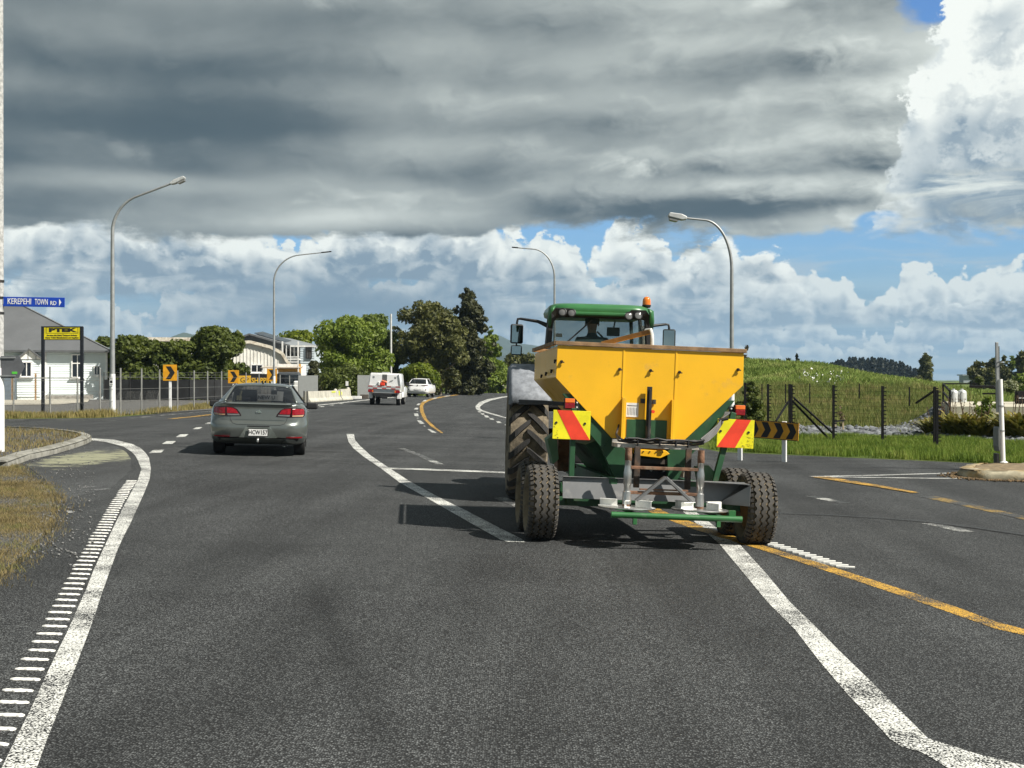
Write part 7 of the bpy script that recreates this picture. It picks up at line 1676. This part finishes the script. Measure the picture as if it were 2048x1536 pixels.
rocks('swale_rocks', 'grey broken rocks lining the swale and the bank beside the platform', sp_, M_ROCK, 81)
# loose stones and leaf litter round the kerb and the island
sp2 = []
for i in range(420):
    q = G(rr_.uniform(20, 190), rr_.uniform(880, 1120)); sp2.append((q.x, q.y, q.z+.012+(.10 if inside(np.array([q.x]), np.array([q.y]), gp2)[0] else 0), rr_.uniform(.004, .013)))
rocks('loose_stones', 'small loose stones on the left shoulder', sp2, mat('pale_stone', (.17, .17, .165), .9, var=.5, vs=20), 82)
litter = []
for i in range(700):
    k = rr_.integers(0, 5); a, b = ISL[k], ISL[(k+1) % len(ISL)]; p = a.lerp(b, rr_.random()); dx, dy = rr_.normal()*.12, -abs(rr_.normal())*.13; litter.append((p.x+dx-.03, p.y+dy, g(p.x)+.012, rr_.uniform(.008, .03)))
rocks('leaf_litter', 'brown leaf litter along the traffic island edge', litter, mat('leaf_litter', (.13, .085, .04), .95, var=.5, vs=9), 83)

# ---- flax bushes
L_FLAX = grassmat('flax_leaves', ((.08, .095, .018), (.21, .20, .045), (.36, .28, .07), 2.5), .45, .2)
def flax(px, d, n, h, label, seed):
    h *= 1.25; rng = np.random.default_rng(seed); b = A(px, d); t = thing('flax_bush', label, 'bush', b, 0, 'flax bushes before the platform'); V, Fq = [], []
    for i in range(int(n*.6)):
        a = rng.random()*6.283; L = h*(.75+.5*rng.random()); out = L*(.35+.65*rng.random()); w = .040+.03*rng.random(); r0 = .22*rng.random(); px_, py_ = -math.sin(a)*w, math.cos(a)*w; k = len(V); up = L*(.95-.35*out/L)
        for u, ww in ((0, 1), (.3, 1.1), (.55, 1.), (.8, .7), (1., .05)):
            r = r0+out*u**1.5; z = up*(1.45*u-.55*u**2.4); c = (math.cos(a)*r, math.sin(a)*r)
            V += [(c[0]-px_*ww, c[1]-py_*ww, z), (c[0]+px_*ww, c[1]+py_*ww, z)]
        Fq += [(k+2*j, k+2*j+1, k+2*j+3, k+2*j+2) for j in range(4)]
    link('leaves', raw_mesh('leaves', V, Fq), L_FLAX, t, kind='stuff')
    mb = MB()
    for i in range(5):
        a = rng.random()*6.283; q = Vector((math.cos(a)*.3, math.sin(a)*.3, h*1.25)); mb.tube([(0, 0, .1), tuple(q*.6), tuple(q)], [.012, .010, .006], 5)
        for k in range(4): mb.box(q*(.75+.07*k)+Vector((.01, 0, 0)), (.03, .012, .02))
    mb.build('flower_stalks', mat('flax_stalk', (.10, .06, .035), .8), t, kind='stuff')
FX = [(1868, 41.2, 150, .62, 'brownish grassy flax at the left end of the row'), (1890, 40.6, 170, .72, 'flax bush just right of the last fence posts'), (1915, 40.2, 190, .80, 'flax bush in the middle of the left group'), (1940, 39.8, 190, .78, 'flax bush beside the leafy sapling'), (1962, 39.4, 150, .70, 'flax bush behind the timber stakes'), (2022, 38.9, 190, .85, 'flax bush right of the leaning white post'), (2046, 38.5, 180, .85, 'flax bush at the right edge of the photo'), (1985, 40.4, 120, .55, 'short flax bush left of the leaning white post')]
for i, q in enumerate(FX): flax(*q, 90+i)

# ---- still air between the camera and the far hills
bm_ = MB().box((0, 2700, 118), (9000, 9000, 246)).build('haze', None, kind='stuff')
def hazemat():
    m = bpy.data.materials.new('haze'); m.use_nodes = True; n = NT(m.node_tree); n.n.clear(); out = n.new('ShaderNodeOutputMaterial'); v = n.new('ShaderNodeVolumePrincipled')
    v.inputs['Color'].default_value = (.50, .74, 1., 1); v.inputs['Density'].default_value = .00009; v.inputs['Anisotropy'].default_value = .1; n.l.new(v.outputs[0], out.inputs['Volume']); return m
USE_HAZE = True
if USE_HAZE: bm_.data.materials.append(hazemat())
else: bpy.data.objects.remove(bm_)
